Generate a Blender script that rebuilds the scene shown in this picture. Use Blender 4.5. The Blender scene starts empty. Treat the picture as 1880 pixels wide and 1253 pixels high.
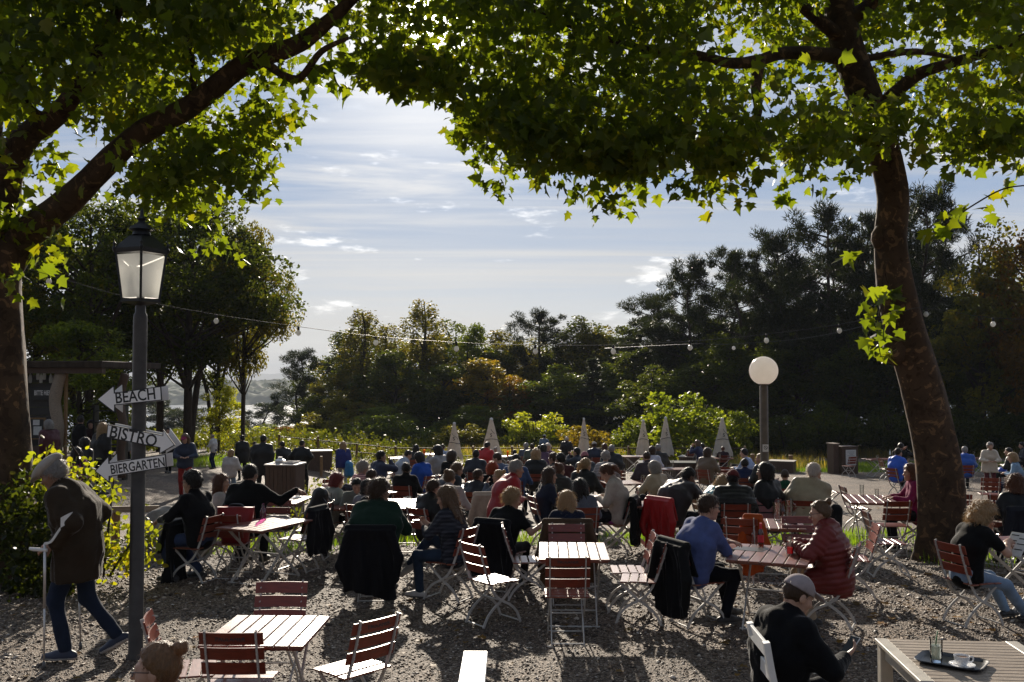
import bpy, math, random
import numpy as np
from mathutils import Vector, Matrix

random.seed(7)
RNG = np.random.default_rng(11)
scene = bpy.context.scene
COL = scene.collection
PI = math.pi

# ---------------------------------------------------------------- camera numbers
FPX, CX, CY, HORIZON, HCAM = 1775.0, 940.0, 626.5, 692.0, 2.62
PITCH = math.atan((HORIZON - CY) / FPX)
CP, SP = math.cos(PITCH), math.sin(PITCH)


def sstep(t):
    t = np.clip(t, 0.0, 1.0)
    return t * t * (3 - 2 * t)


def zg(x, y):
    """terrain height: flat terrace by the camera, gentle fall to the meadow, hillside to the lake"""
    x = np.asarray(x, float)
    y = np.asarray(y, float)
    b = -0.060 * 1.5 * np.logaddexp(0.0, (y - 12.2) / 1.5)
    b = b + 0.026 * 2 * np.logaddexp(0.0, (y - 36.0) / 2.0)
    b = b + 0.62 * sstep((-7.0 - x) / 4.0) * sstep((y - 13.0) / 8.0)
    start = 70 + 55 * sstep((x + 14.0) / 24.0)
    b = b - 0.13 * 6 * np.logaddexp(0.0, np.clip((y - start) / 6.0, -40, 400))
    return np.maximum(b, -42.0)


def gz(x, y):
    return float(zg(x, y))


def ray(px, py):
    a, b = (px - CX) / FPX, (CY - py) / FPX
    return Vector((a, CP - b * SP, SP + b * CP))


def pt(px, py, Y):
    """world point seen at a pixel of the photograph, at distance Y ahead"""
    d = ray(px, py)
    return Vector((d.x * Y / d.y, Y, HCAM + d.z * Y / d.y))


def at_height(px, py, h, lo=2.5, hi=150.0):
    """point h above the terrain on the line of sight through a pixel"""
    d = ray(px, py)
    for _ in range(60):
        m = 0.5 * (lo + hi)
        t = m / d.y
        if HCAM + d.z * t - gz(d.x * t, m) - h > 0:
            lo = m
        else:
            hi = m
    t = lo / d.y
    return Vector((d.x * t, lo, gz(d.x * t, lo) + h))


# ---------------------------------------------------------------- tagging
def tag(o, label=None, cat=None, group=None, kind=None):
    if label: o['label'] = label
    if cat: o['category'] = cat
    if group: o['group'] = group
    if kind: o['kind'] = kind
    return o


def empty(name, loc=(0, 0, 0), rz=0.0):
    o = bpy.data.objects.new(name, None)
    o.empty_display_size = 0.2
    o.location = loc
    o.rotation_euler = (0, 0, rz)
    COL.objects.link(o)
    return o


def link(name, me, mats, parent=None, color=None, smooth=None):
    o = bpy.data.objects.new(name, me)
    COL.objects.link(o)
    if mats is not None:
        for m in (mats if isinstance(mats, (list, tuple)) else [mats]):
            me.materials.append(m)
    if parent is not None: o.parent = parent
    if color is not None: o.color = (color[0], color[1], color[2], 1)
    if smooth: me.polygons.foreach_set('use_smooth', np.ones(len(me.polygons), bool))
    return o


def kids(o):
    return list(o.children)


def copy_tree(o, parent=None, skip=()):
    c = o.copy()
    COL.objects.link(c)
    c.parent = parent
    if parent is not None: c.matrix_parent_inverse = o.matrix_parent_inverse.copy()
    for ch in kids(o):
        if ch.name.split('.')[0] in skip: continue
        copy_tree(ch, c, skip)
    return c


# ---------------------------------------------------------------- meshes from arrays
def np_mesh(name, V, F, mi=None):
    """V (n,3), F (m,k) of one size or a list of such arrays"""
    Fs = F if isinstance(F, list) else [F]
    Fs = [np.asarray(f, np.int32) for f in Fs if len(f)]
    me = bpy.data.meshes.new(name)
    V = np.asarray(V, np.float32)
    me.vertices.add(len(V))
    me.vertices.foreach_set('co', V.ravel())
    idx = np.concatenate([f.ravel() for f in Fs])
    tot = np.concatenate([np.full(len(f), f.shape[1], np.int32) for f in Fs])
    st = np.concatenate([[0], np.cumsum(tot)[:-1]]).astype(np.int32)
    me.loops.add(len(idx))
    me.loops.foreach_set('vertex_index', idx)
    me.polygons.add(len(tot))
    me.polygons.foreach_set('loop_start', st)
    me.polygons.foreach_set('loop_total', tot)
    if mi is not None: me.polygons.foreach_set('material_index', np.asarray(mi, np.int32))
    me.update(calc_edges=True)
    return me


class MB:
    """collects boxes, bars, tubes and lathes, links them as one mesh object"""
    def __init__(s):
        s.v, s.f, s.m, s.cur = [], [], [], 0

    def add(s, vs, fs):
        n = len(s.v)
        s.v.extend([tuple(v) for v in vs])
        s.f.extend([tuple(i + n for i in f) for f in fs])
        s.m.extend([s.cur] * len(fs))
        return s

    def box(s, c, d, M=None, bev=0.0):
        x, y, z = [k * 0.5 for k in d]
        if bev <= 0:
            vs = [Vector((a * x, b * y, e * z)) for a in (-1, 1) for b in (-1, 1) for e in (-1, 1)]
            fs = [(0, 1, 3, 2), (4, 6, 7, 5), (0, 4, 5, 1), (2, 3, 7, 6), (0, 2, 6, 4), (1, 5, 7, 3)]
        else:
            b_ = min(bev, x * .8, y * .8, z * .8)
            vs, ix = [], {}
            for a in (-1, 1):
                for b in (-1, 1):
                    for e in (-1, 1):
                        for k in range(3):
                            p = [a * x, b * y, e * z]
                            for j in range(3):
                                if j != k: p[j] -= b_ * (a, b, e)[j]
                            ix[(a, b, e, k)] = len(vs)
                            vs.append(Vector(p))
            fs = []
            for k in range(3):
                o1, o2 = (k + 1) % 3, (k + 2) % 3
                for sg in (-1, 1):
                    q = []
                    for (u, w) in ((-1, -1), (1, -1), (1, 1), (-1, 1)):
                        key = [0, 0, 0]; key[k] = sg; key[o1] = u; key[o2] = w
                        q.append(ix[(*key, k)])
                    fs.append(tuple(q) if sg > 0 else tuple(q[::-1]))
            for k in range(3):
                o1, o2 = (k + 1) % 3, (k + 2) % 3
                for u in (-1, 1):
                    for w in (-1, 1):
                        def kk(sg, face):
                            key = [0, 0, 0]; key[k] = sg; key[o1] = u; key[o2] = w
                            return ix[(*key, face)]
                        q = (kk(-1, o1), kk(1, o1), kk(1, o2), kk(-1, o2))
                        fs.append(q if u * w < 0 else q[::-1])
            for a in (-1, 1):
                for b in (-1, 1):
                    for e in (-1, 1):
                        q = (ix[(a, b, e, 0)], ix[(a, b, e, 1)], ix[(a, b, e, 2)])
                        fs.append(q if a * b * e > 0 else q[::-1])
        if M is not None: vs = [M @ v for v in vs]
        c = Vector(c)
        return s.add([v + c for v in vs], fs)

    def bar(s, path, w, t, up=(1, 0, 0), cap=True):
        """rectangular bar along a path; w is its width along `up`, t across"""
        P = [Vector(p) for p in path]
        up = Vector(up).normalized()
        vs, fs = [], []
        for i, p in enumerate(P):
            d = (P[min(i + 1, len(P) - 1)] - P[max(i - 1, 0)]).normalized()
            n = d.cross(up).normalized()
            u = n.cross(d).normalized()
            for a, b in ((-1, -1), (1, -1), (1, 1), (-1, 1)):
                vs.append(p + u * (a * w / 2) + n * (b * t / 2))
            if i:
                k = 4 * i
                for j in range(4):
                    fs.append((k - 4 + j, k - 4 + (j + 1) % 4, k + (j + 1) % 4, k + j))
        if cap:
            k = 4 * (len(P) - 1)
            fs += [(3, 2, 1, 0), (k, k + 1, k + 2, k + 3)]
        return s.add(vs, fs)

    def tube(s, path, r, n=8, cap=True):
        P = [Vector(p) for p in path]
        R = r if isinstance(r, (list, tuple, np.ndarray)) else [r] * len(P)
        vs, fs = [], []
        ref = Vector((0.137, 0.29, 0.94)).normalized()
        d0 = (P[-1] - P[0])
        if d0.length > 0 and abs(d0.normalized().dot(ref)) > .9: ref = Vector((1, 0.1, 0)).normalized()
        for i, p in enumerate(P):
            d = (P[min(i + 1, len(P) - 1)] - P[max(i - 1, 0)]).normalized()
            a = (ref - d * ref.dot(d)).normalized()
            b = d.cross(a)
            ref = a
            for j in range(n):
                t = 2 * PI * j / n
                vs.append(p + (a * math.cos(t) + b * math.sin(t)) * R[i])
            if i:
                k = n * i
                for j in range(n):
                    fs.append((k - n + j, k - n + (j + 1) % n, k + (j + 1) % n, k + j))
        if cap:
            k = n * (len(P) - 1)
            fs += [tuple(range(n - 1, -1, -1)), tuple(range(k, k + n))]
        return s.add(vs, fs)

    def lathe(s, prof, n=20, c=(0, 0, 0), M=None, cap=True):
        c = Vector(c)
        vs, fs = [], []
        for i, (r, z) in enumerate(prof):
            for j in range(n):
                t = 2 * PI * j / n
                vs.append(Vector((r * math.cos(t), r * math.sin(t), z)))
            if i:
                k = n * i
                for j in range(n):
                    fs.append((k - n + j, k - n + (j + 1) % n, k + (j + 1) % n, k + j))
        if cap:
            k = n * (len(prof) - 1)
            if prof[0][0] > 1e-5: fs.append(tuple(range(n - 1, -1, -1)))
            if prof[-1][0] > 1e-5: fs.append(tuple(range(k, k + n)))
        if M is not None: vs = [M @ v for v in vs]
        return s.add([v + c for v in vs], fs)

    def prism(s, poly, d, M=None, c=(0, 0, 0)):
        """polygon in XZ, extruded along Y by d"""
        n = len(poly)
        vs = [Vector((x, -d / 2, z)) for x, z in poly] + [Vector((x, d / 2, z)) for x, z in poly]
        fs = [tuple(range(n)), tuple(range(2 * n - 1, n - 1, -1))]
        fs += [(i, i + n, (i + 1) % n + n, (i + 1) % n) for i in range(n)]
        if M is not None: vs = [M @ v for v in vs]
        c = Vector(c)
        return s.add([v + c for v in vs], fs)

    def build(s, name, mats, parent=None, smooth=False, color=None, auto=None):
        me = bpy.data.meshes.new(name)
        me.from_pydata(s.v, [], s.f)
        if max(s.m, default=0): me.polygons.foreach_set('material_index', s.m)
        o = link(name, me, mats, parent, color, smooth)
        if auto:
            me.set_sharp_from_angle(angle=math.radians(auto))
        me.update()
        return o


def spline(pts, n=6):
    """Catmull-Rom through points"""
    P = [Vector(p) for p in pts]
    out = []
    for i in range(len(P) - 1):
        a, b, c, d = P[max(i - 1, 0)], P[i], P[i + 1], P[min(i + 2, len(P) - 1)]
        for k in range(n):
            t = k / n
            out.append(0.5 * ((2 * b) + (c - a) * t + (2 * a - 5 * b + 4 * c - d) * t * t + (3 * b - a - 3 * c + d) * t ** 3))
    out.append(P[-1])
    return out


def lerp_list(v, n=6):
    out = []
    for i in range(len(v) - 1):
        out += [v[i] + (v[i + 1] - v[i]) * k / n for k in range(n)]
    return out + [v[-1]]


def text_mesh(s, size, extrude=0.0015):
    cu = bpy.data.curves.new('lettering', 'FONT')
    cu.body = s
    cu.size = size
    cu.align_x = 'CENTER'
    cu.align_y = 'CENTER'
    cu.extrude = extrude
    cu.offset = 0.014 * size
    cu.resolution_u = 3
    o = bpy.data.objects.new('lettering_src', cu)
    COL.objects.link(o)
    dg = bpy.context.evaluated_depsgraph_get()
    me = bpy.data.meshes.new_from_object(o.evaluated_get(dg))
    bpy.data.objects.remove(o)
    bpy.data.curves.remove(cu)
    me.name = 'lettering'
    return me


# ---------------------------------------------------------------- materials
def new_mat(name):
    m = bpy.data.materials.new(name)
    m.use_nodes = True
    nt = m.node_tree
    b = nt.nodes['Principled BSDF']
    return m, nt, b


def N(nt, kind, **kw):
    n = nt.nodes.new(kind)
    for k, v in kw.items():
        if k in n.inputs: n.inputs[k].default_value = v
        else: setattr(n, k, v)
    return n


def L(nt, a, b):
    nt.links.new(a, b)


def ramp(nt, fac, stops):
    r = nt.nodes.new('ShaderNodeValToRGB')
    e = r.color_ramp.elements
    while len(e) < len(stops): e.new(0.5)
    for i, (p, c) in enumerate(stops):
        e[i].position = p
        e[i].color = (*c, 1) if len(c) == 3 else c
    L(nt, fac, r.inputs[0])
    return r


def mul(nt, a, b):
    m = nt.nodes.new('ShaderNodeMix')
    m.data_type = 'RGBA'; m.blend_type = 'MULTIPLY'; m.inputs[0].default_value = 1
    L(nt, a, m.inputs[6]); L(nt, b, m.inputs[7])
    return m.outputs[2]


def simple(name, col, rough=0.6, metal=0.0, var=0.25, vscale=6.0, bump=0.0, bscale=60.0, spec=0.5, coat=0.0,
           objcolor=False, sheen=0.0, stretch=None, transl=0.0, tcol=None):
    """principled surface with procedural mottling and bump; objcolor tints it by the object's own colour"""
    m, nt, b = new_mat(name)
    tc = N(nt, 'ShaderNodeTexCoord')
    co = tc.outputs['Object']
    if stretch:
        mp = N(nt, 'ShaderNodeMapping'); mp.inputs['Scale'].default_value = stretch
        L(nt, co, mp.inputs[0]); co = mp.outputs[0]
    n = N(nt, 'ShaderNodeTexNoise', Scale=vscale, Detail=5.0, Roughness=0.6)
    L(nt, co, n.inputs['Vector'])
    lo, hi = 1 - var, 1 + var * .6
    r = ramp(nt, n.outputs[0], [(0.3, (lo, lo, lo)), (0.72, (hi, hi, hi))])
    if objcolor:
        oi = N(nt, 'ShaderNodeObjectInfo')
        cout = mul(nt, oi.outputs['Color'], r.outputs[0])
    else:
        rgb = N(nt, 'ShaderNodeRGB'); rgb.outputs[0].default_value = (*col, 1)
        cout = mul(nt, rgb.outputs[0], r.outputs[0])
    L(nt, cout, b.inputs['Base Color'])
    b.inputs['Roughness'].default_value = rough
    b.inputs['Metallic'].default_value = metal
    b.inputs['Specular IOR Level'].default_value = spec
    b.inputs['Coat Weight'].default_value = coat
    b.inputs['Coat Roughness'].default_value = 0.22
    if sheen:
        b.inputs['Sheen Weight'].default_value = sheen
        b.inputs['Sheen Roughness'].default_value = 0.18
    if bump:
        n2 = N(nt, 'ShaderNodeTexNoise', Scale=bscale, Detail=4.0)
        L(nt, co, n2.inputs['Vector'])
        bp = N(nt, 'ShaderNodeBump', Strength=bump, Distance=0.01)
        L(nt, n2.outputs[0], bp.inputs['Height'])
        L(nt, bp.outputs[0], b.inputs['Normal'])
    if transl:
        out = nt.nodes['Material Output']
        tr = N(nt, 'ShaderNodeBsdfTranslucent')
        if tcol is None: L(nt, cout, tr.inputs[0])
        else:
            mm = nt.nodes.new('ShaderNodeMix'); mm.data_type = 'RGBA'; mm.blend_type = 'MULTIPLY'; mm.inputs[0].default_value = 1
            L(nt, cout, mm.inputs[6]); mm.inputs[7].default_value = (*tcol, 1)
            mm.clamp_result = False
            L(nt, mm.outputs[2], tr.inputs[0])
        mx = N(nt, 'ShaderNodeMixShader'); mx.inputs[0].default_value = transl
        L(nt, b.outputs[0], mx.inputs[1]); L(nt, tr.outputs[0], mx.inputs[2]); L(nt, mx.outputs[0], out.inputs['Surface'])
    return m


def glass_mat(name, col=(1, 1, 1), gloss=1.0):
    """thin clear glass: tinted see-through body with a fresnel reflection"""
    m, nt, b = new_mat(name)
    nt.nodes.remove(b)
    tp = N(nt, 'ShaderNodeBsdfTransparent'); tp.inputs[0].default_value = (*col, 1)
    gs = N(nt, 'ShaderNodeBsdfGlossy'); gs.inputs['Roughness'].default_value = 0.06; gs.inputs['Color'].default_value = (.95, .95, .95, 1)
    lw = N(nt, 'ShaderNodeLayerWeight', Blend=0.22)
    tc = N(nt, 'ShaderNodeTexCoord')
    n = N(nt, 'ShaderNodeTexNoise', Scale=30.0, Detail=3.0); L(nt, tc.outputs['Object'], n.inputs['Vector'])
    mu = nt.nodes.new('ShaderNodeMath'); mu.operation = 'MULTIPLY_ADD'; mu.use_clamp = True
    L(nt, lw.outputs['Fresnel'], mu.inputs[0]); mu.inputs[1].default_value = 1.15 * gloss
    m2 = nt.nodes.new('ShaderNodeMath'); m2.operation = 'MULTIPLY'; m2.inputs[1].default_value = 0.12
    L(nt, n.outputs[0], m2.inputs[0]); L(nt, m2.outputs[0], mu.inputs[2])
    mx = N(nt, 'ShaderNodeMixShader'); L(nt, mu.outputs[0], mx.inputs[0])
    L(nt, tp.outputs[0], mx.inputs[1]); L(nt, gs.outputs[0], mx.inputs[2])
    L(nt, mx.outputs[0], nt.nodes['Material Output'].inputs['Surface'])
    return m


M_ = {}
M_['wood_red'] = simple('varnished_wood', (0.20, 0.030, 0.014), 0.35, var=0.35, vscale=5, bump=0.10, bscale=30, coat=0.25, stretch=(2, 12, 12))
M_['wood_seat'] = simple('varnished_seat_wood', (0.23, 0.05, 0.022), 0.34, var=0.35, vscale=5, bump=0.12, bscale=30, coat=0.7, stretch=(2, 12, 12))
M_['wood_top'] = simple('varnished_table_wood', (0.20, 0.05, 0.028), 0.36, var=0.45, vscale=4, bump=0.18, bscale=26, coat=0.5, stretch=(12, 1.6, 12))
M_['steel'] = simple('painted_steel', (0.48, 0.46, 0.43), 0.42, metal=0.0, var=0.25, vscale=14, bump=0.05, bscale=90)
M_['iron'] = simple('black_iron', (0.012, 0.012, 0.013), 0.45, metal=0.3, var=0.3, vscale=12, bump=0.05)
M_['post'] = simple('grey_lamp_post', (0.055, 0.048, 0.044), 0.45, metal=0.4, var=0.35, vscale=8, bump=0.05)
M_['cloth'] = simple('woven_cloth', (1, 1, 1), 0.85, var=0.25, vscale=9, bump=0.3, bscale=160, objcolor=True, sheen=0.45, spec=0.15)
def patterned(name, kind):
    m = simple(name, (1, 1, 1), 0.85, var=0.2, vscale=9, bump=0.3, bscale=160, objcolor=True, spec=0.15)
    nt = m.node_tree; b = nt.nodes['Principled BSDF']
    src = b.inputs['Base Color'].links[0].from_socket
    tc = N(nt, 'ShaderNodeTexCoord')
    def bands(axis, sc, lo_, hi_):
        w_ = N(nt, 'ShaderNodeTexWave', Scale=sc, Distortion=0.6); w_.bands_direction = axis
        L(nt, tc.outputs['Object'], w_.inputs['Vector'])
        return ramp(nt, w_.outputs[0], [(0.45, (lo_, lo_, lo_)), (0.6, (hi_, hi_, hi_))]).outputs[0]
    c = mul(nt, src, bands('Z', 9.0 if kind == 'stripe' else 7.0, .55 if kind == 'stripe' else .75, 1.4 if kind == 'stripe' else 1.35))
    if kind == 'plaid': c = mul(nt, c, bands('DIAGONAL', 6.0, .75, 1.35))
    L(nt, c, b.inputs['Base Color'])
    return m


M_['stripe'] = patterned('striped_cloth', 'stripe')
M_['plaid'] = patterned('checked_cloth', 'plaid')
M_['shiny'] = simple('nylon_cloth', (1, 1, 1), 0.5, var=0.18, vscale=9, bump=0.15, bscale=80, objcolor=True, sheen=0.2, spec=0.3)
M_['skin'] = simple('skin', (1, 1, 1), 0.5, var=0.10, vscale=18, bump=0.04, bscale=150, objcolor=True, spec=0.4)
M_['skin'].node_tree.nodes['Principled BSDF'].inputs['Subsurface Weight'].default_value = 0.0
M_['hair'] = simple('hair', (1, 1, 1), 0.42, var=0.35, vscale=30, bump=0.5, bscale=70, objcolor=True, spec=0.4, stretch=(3, 3, 0.6), sheen=0.9, transl=0.3, tcol=(2.0, 1.75, 1.45))
M_['eye'] = simple('eye', (0.02, 0.015, 0.012), 0.15)
M_['sole'] = simple('shoe_sole', (0.5, 0.48, 0.46), 0.6)
M_['leather'] = simple('shoe_upper', (1, 1, 1), 0.55, var=0.2, objcolor=True, bump=0.1, bscale=80)
M_['white'] = simple('white_paint', (0.74, 0.73, 0.70), 0.4, var=0.12, vscale=10, bump=0.05, bscale=40)
M_['sign'] = simple('sign_face', (0.88, 0.86, 0.84), 0.3, var=0.06, vscale=4)
M_['ink'] = simple('black_ink', (0.012, 0.012, 0.013), 0.5, var=0.1)
M_['dark_wood'] = simple('dark_wood', (0.085, 0.045, 0.026), 0.6, var=0.45, vscale=4, bump=0.3, bscale=25, stretch=(14, 14, 1.4))
M_['grey_wood'] = simple('weathered_wood', (0.30, 0.235, 0.175), 0.6, var=0.45, vscale=5, bump=0.3, bscale=26, stretch=(1.5, 14, 14))
M_['pale_wood'] = simple('pale_painted_wood', (0.52, 0.47, 0.39), 0.5, var=0.25, vscale=6, bump=0.15, bscale=30)
M_['post_wood'] = simple('timber_post', (0.25, 0.14, 0.05), 0.65, var=0.4, vscale=6, bump=0.3, bscale=25, stretch=(10, 10, 1.5))
M_['plastic'] = simple('black_plastic', (0.014, 0.014, 0.016), 0.35, var=0.2)
M_['rubber'] = simple('grey_rubber', (0.12, 0.12, 0.12), 0.6)
M_['alu'] = simple('brushed_aluminium', (0.62, 0.60, 0.58), 0.35, metal=0.6, var=0.15)
M_['canvas'] = simple('umbrella_canvas', (0.68, 0.61, 0.52), 0.8, var=0.15, vscale=5, bump=0.15, bscale=12, transl=0.3)
M_['porcelain'] = simple('porcelain', (0.78, 0.78, 0.78), 0.12, var=0.04)
M_['coffee'] = simple('milk_coffee', (0.28, 0.15, 0.07), 0.4)
M_['glass'] = glass_mat('clear_glass', (.93, .95, .95))
M_['frost'] = simple('frosted_pane', (0.95, 0.95, 0.92), 0.5, var=0.03, transl=0.85)
M_['globe'] = simple('opal_globe', (0.95, 0.91, 0.86), 0.25, var=0.05, transl=0.6)
M_['bulb'] = simple('opal_bulb', (0.8, 0.8, 0.78), 0.2, transl=0.45)
M_['beer'] = simple('amber_beer', (0.85, 0.42, 0.03), 0.15, var=0.08, transl=0.8)
M_['red_drink'] = simple('red_drink', (0.75, 0.03, 0.03), 0.1, transl=0.7, tcol=(1.3, 1.0, 1.0))
M_['brown_glass'] = glass_mat('brown_bottle_glass', (0.42, 0.15, 0.04))
M_['pink_glass'] = glass_mat('pink_bottle_glass', (0.95, 0.45, 0.75))
M_['green_glass'] = glass_mat('green_bottle_plastic', (0.25, 0.85, 0.25))
M_['label'] = simple('red_paper_label', (0.6, 0.03, 0.05), 0.5)
M_['paper'] = simple('paper', (0.72, 0.72, 0.70), 0.7, var=0.1, vscale=20, transl=0.15)
M_['tint'] = simple('tinted_plastic', (1, 1, 1), 0.4, objcolor=True, var=0.1)
M_['stone'] = simple('grey_stone', (0.23, 0.21, 0.19), 0.85, var=0.4, vscale=7, bump=0.5, bscale=14)
# ================================================================ camera, sun, sky
cam_d = bpy.data.cameras.new('camera')
cam = bpy.data.objects.new('camera', cam_d)
COL.objects.link(cam)
cam.location = (0, 0, HCAM)
cam.rotation_euler = (PI / 2 + PITCH, 0, 0)
cam_d.sensor_width = 36.0
cam_d.lens = FPX / 1880 * 36
cam_d.clip_end = 30000
cam_d.clip_start = 0.05
scene.camera = cam

sd = ray(792, 36).normalized()
SUN_EL = math.asin(sd.z)
SUN_AZ = math.atan2(sd.x, sd.y)
SUN_STRENGTH, SKY_STRENGTH, EXPOSURE = 5.0, 0.05, 0.62
ld = bpy.data.lights.new('sun', 'SUN')
lo = bpy.data.objects.new('sun', ld)
COL.objects.link(lo)
ld.energy = SUN_STRENGTH
ld.angle = math.radians(0.55)
ld.color = (1.0, 0.89, 0.74)
lo.rotation_euler = Vector((-sd.x, -sd.y, -sd.z)).to_track_quat('-Z', 'Y').to_euler()
lo.location = (0, 0, 40)

w = bpy.data.worlds.new('World')
scene.world = w
w.use_nodes = True
nt = w.node_tree
bg = nt.nodes['Background']
sky = N(nt, 'ShaderNodeTexSky')
sky.sky_type = 'NISHITA'
sky.sun_disc = False
sky.sun_elevation = SUN_EL
sky.sun_rotation = SUN_AZ
sky.altitude = 60
sky.air_density = 1.0
sky.dust_density = 0.35
sky.ozone_density = 3.0
tc = N(nt, 'ShaderNodeTexCoord')
sep = N(nt, 'ShaderNodeSeparateXYZ')
L(nt, tc.outputs['Generated'], sep.inputs[0])


def math_n(op, a, b=None, clamp=False):
    n = nt.nodes.new('ShaderNodeMath'); n.operation = op; n.use_clamp = clamp
    for i, v in enumerate((a, b)):
        if v is None: continue
        if isinstance(v, (int, float)): n.inputs[i].default_value = v
        else: L(nt, v, n.inputs[i])
    return n.outputs[0]


zc = math_n('MAXIMUM', sep.outputs[2], 0.0)
den = math_n('ADD', zc, 0.09)
u = math_n('DIVIDE', sep.outputs[0], den)
v = math_n('DIVIDE', sep.outputs[1], den)
cmb = N(nt, 'ShaderNodeCombineXYZ'); L(nt, u, cmb.inputs[0]); L(nt, v, cmb.inputs[1])


def cloud(scale, sx, sy, detail, rough, lo_, hi_, off=(0, 0, 0), rot=0.0, dist=0.0):
    mp = N(nt, 'ShaderNodeMapping')
    mp.inputs['Scale'].default_value = (sx, sy, 1); mp.inputs['Location'].default_value = off
    mp.inputs['Rotation'].default_value = (0, 0, rot)
    L(nt, cmb.outputs[0], mp.inputs[0])
    n = N(nt, 'ShaderNodeTexNoise', Scale=scale, Detail=detail, Roughness=rough, Distortion=dist)
    L(nt, mp.outputs[0], n.inputs['Vector'])
    mr = nt.nodes.new('ShaderNodeMapRange'); mr.interpolation_type = 'SMOOTHSTEP'
    mr.inputs['From Min'].default_value = lo_; mr.inputs['From Max'].default_value = hi_
    L(nt, n.outputs[0], mr.inputs[0])
    return mr.outputs[0]


def mixc(fac, a, b):
    m = nt.nodes.new('ShaderNodeMix'); m.data_type = 'RGBA'
    if isinstance(fac, (int, float)): m.inputs[0].default_value = fac
    else: L(nt, fac, m.inputs[0])
    for i, c in ((6, a), (7, b)):
        if isinstance(c, tuple): m.inputs[i].default_value = (*c, 1)
        else: L(nt, c, m.inputs[i])
    return m.outputs[2]


thin = cloud(0.9, 0.16, 1.15, 6, 0.62, 0.36, 0.72, (3.1, 7.7, 0), 0.06, 0.6)      # cirrus veils lying in bands
streak = cloud(1.5, 0.10, 1.6, 7, 0.6, 0.50, 0.74, (1.3, 2.2, 0), -0.05, 0.8)
# small bright cumulus low over the horizon, in azimuth and elevation
az = math_n('ARCTAN2', sep.outputs[0], sep.outputs[1])
el = math_n('ARCSINE', sep.outputs[2])
cm2 = N(nt, 'ShaderNodeCombineXYZ'); L(nt, az, cm2.inputs[0]); L(nt, math_n('MULTIPLY', el, 3.6), cm2.inputs[1]); cm2.inputs[2].default_value = 4.3
pn = N(nt, 'ShaderNodeTexNoise', Scale=12.0, Detail=7.0, Roughness=0.55); L(nt, cm2.outputs[0], pn.inputs['Vector'])
pm = nt.nodes.new('ShaderNodeMapRange'); pm.interpolation_type = 'SMOOTHSTEP'
pm.inputs['From Min'].default_value = 0.59; pm.inputs['From Max'].default_value = 0.72
L(nt, pn.outputs[0], pm.inputs[0])
ew = nt.nodes.new('ShaderNodeMapRange'); ew.interpolation_type = 'SMOOTHSTEP'
ew.inputs['From Min'].default_value = 0.30; ew.inputs['From Max'].default_value = 0.12
L(nt, el, ew.inputs[0])
puff = math_n('MULTIPLY', pm.outputs[0], ew.outputs[0])
# clouds glow more towards the sun
nrm = nt.nodes.new('ShaderNodeVectorMath'); nrm.operation = 'DOT_PRODUCT'
L(nt, tc.outputs['Generated'], nrm.inputs[0]); nrm.inputs[1].default_value = tuple(sd)
toward = math_n('POWER', math_n('MAXIMUM', nrm.outputs['Value'], 0.0), 60.0)
glow = math_n('ADD', math_n('ADD', math_n('MULTIPLY', toward, 9.0), 10.2), math_n('MULTIPLY', math_n('POWER', toward, 40.0), 220.0))
veil_col = nt.nodes.new('ShaderNodeVectorMath'); veil_col.operation = 'SCALE'
veil_col.inputs[0].default_value = (1.0, 0.97, 0.92); L(nt, glow, veil_col.inputs['Scale'])
puff_col = nt.nodes.new('ShaderNodeVectorMath'); puff_col.operation = 'SCALE'
puff_col.inputs[0].default_value = (1.0, 0.98, 0.95); L(nt, math_n('MULTIPLY', glow, 2.0), puff_col.inputs['Scale'])
hz_f = nt.nodes.new('ShaderNodeMapRange'); hz_f.inputs['From Min'].default_value = 0.0; hz_f.inputs['From Max'].default_value = 0.22
L(nt, sep.outputs[2], hz_f.inputs[0])
blue = mixc(hz_f.outputs[0], (12.0, 11.8, 11.3), (2.6, 4.6, 8.3))
cm3 = N(nt, 'ShaderNodeCombineXYZ'); L(nt, math_n('MULTIPLY', az, 1.1), cm3.inputs[0]); L(nt, math_n('MULTIPLY', el, 13.0), cm3.inputs[1]); cm3.inputs[2].default_value = 1.7
bn = N(nt, 'ShaderNodeTexNoise', Scale=1.6, Detail=7.0, Roughness=0.6, Distortion=0.7); L(nt, cm3.outputs[0], bn.inputs['Vector'])
bm_ = nt.nodes.new('ShaderNodeMapRange'); bm_.interpolation_type = 'SMOOTHSTEP'
bm_.inputs['From Min'].default_value = 0.47; bm_.inputs['From Max'].default_value = 0.70
L(nt, bn.outputs[0], bm_.inputs[0])
bands = math_n('MULTIPLY', bm_.outputs[0], 0.75)
base0 = mixc(0.86, sky.outputs[0], blue)
dm = nt.nodes.new('ShaderNodeMapRange'); dm.interpolation_type = 'SMOOTHSTEP'      # a little deeper away from the sun
dm.inputs['From Min'].default_value = -0.2; dm.inputs['From Max'].default_value = 0.8; dm.inputs['To Min'].default_value = 0.42
L(nt, nrm.outputs['Value'], dm.inputs[0])
bs = nt.nodes.new('ShaderNodeVectorMath'); bs.operation = 'SCALE'
L(nt, base0, bs.inputs[0]); L(nt, dm.outputs[0], bs.inputs['Scale'])
base = bs.outputs[0]
c0 = mixc(math_n('MULTIPLY', math_n('POWER', toward, 2.0), 0.8), base, veil_col.outputs[0])
c1 = mixc(math_n('MULTIPLY', math_n('MULTIPLY', thin, dm.outputs[0]), 0.62), c0, veil_col.outputs[0])
c1 = mixc(math_n('MULTIPLY', bands, dm.outputs[0]), c1, veil_col.outputs[0])
c2 = mixc(math_n('MULTIPLY', math_n('MULTIPLY', streak, dm.outputs[0]), 0.72), c1, veil_col.outputs[0])
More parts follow.
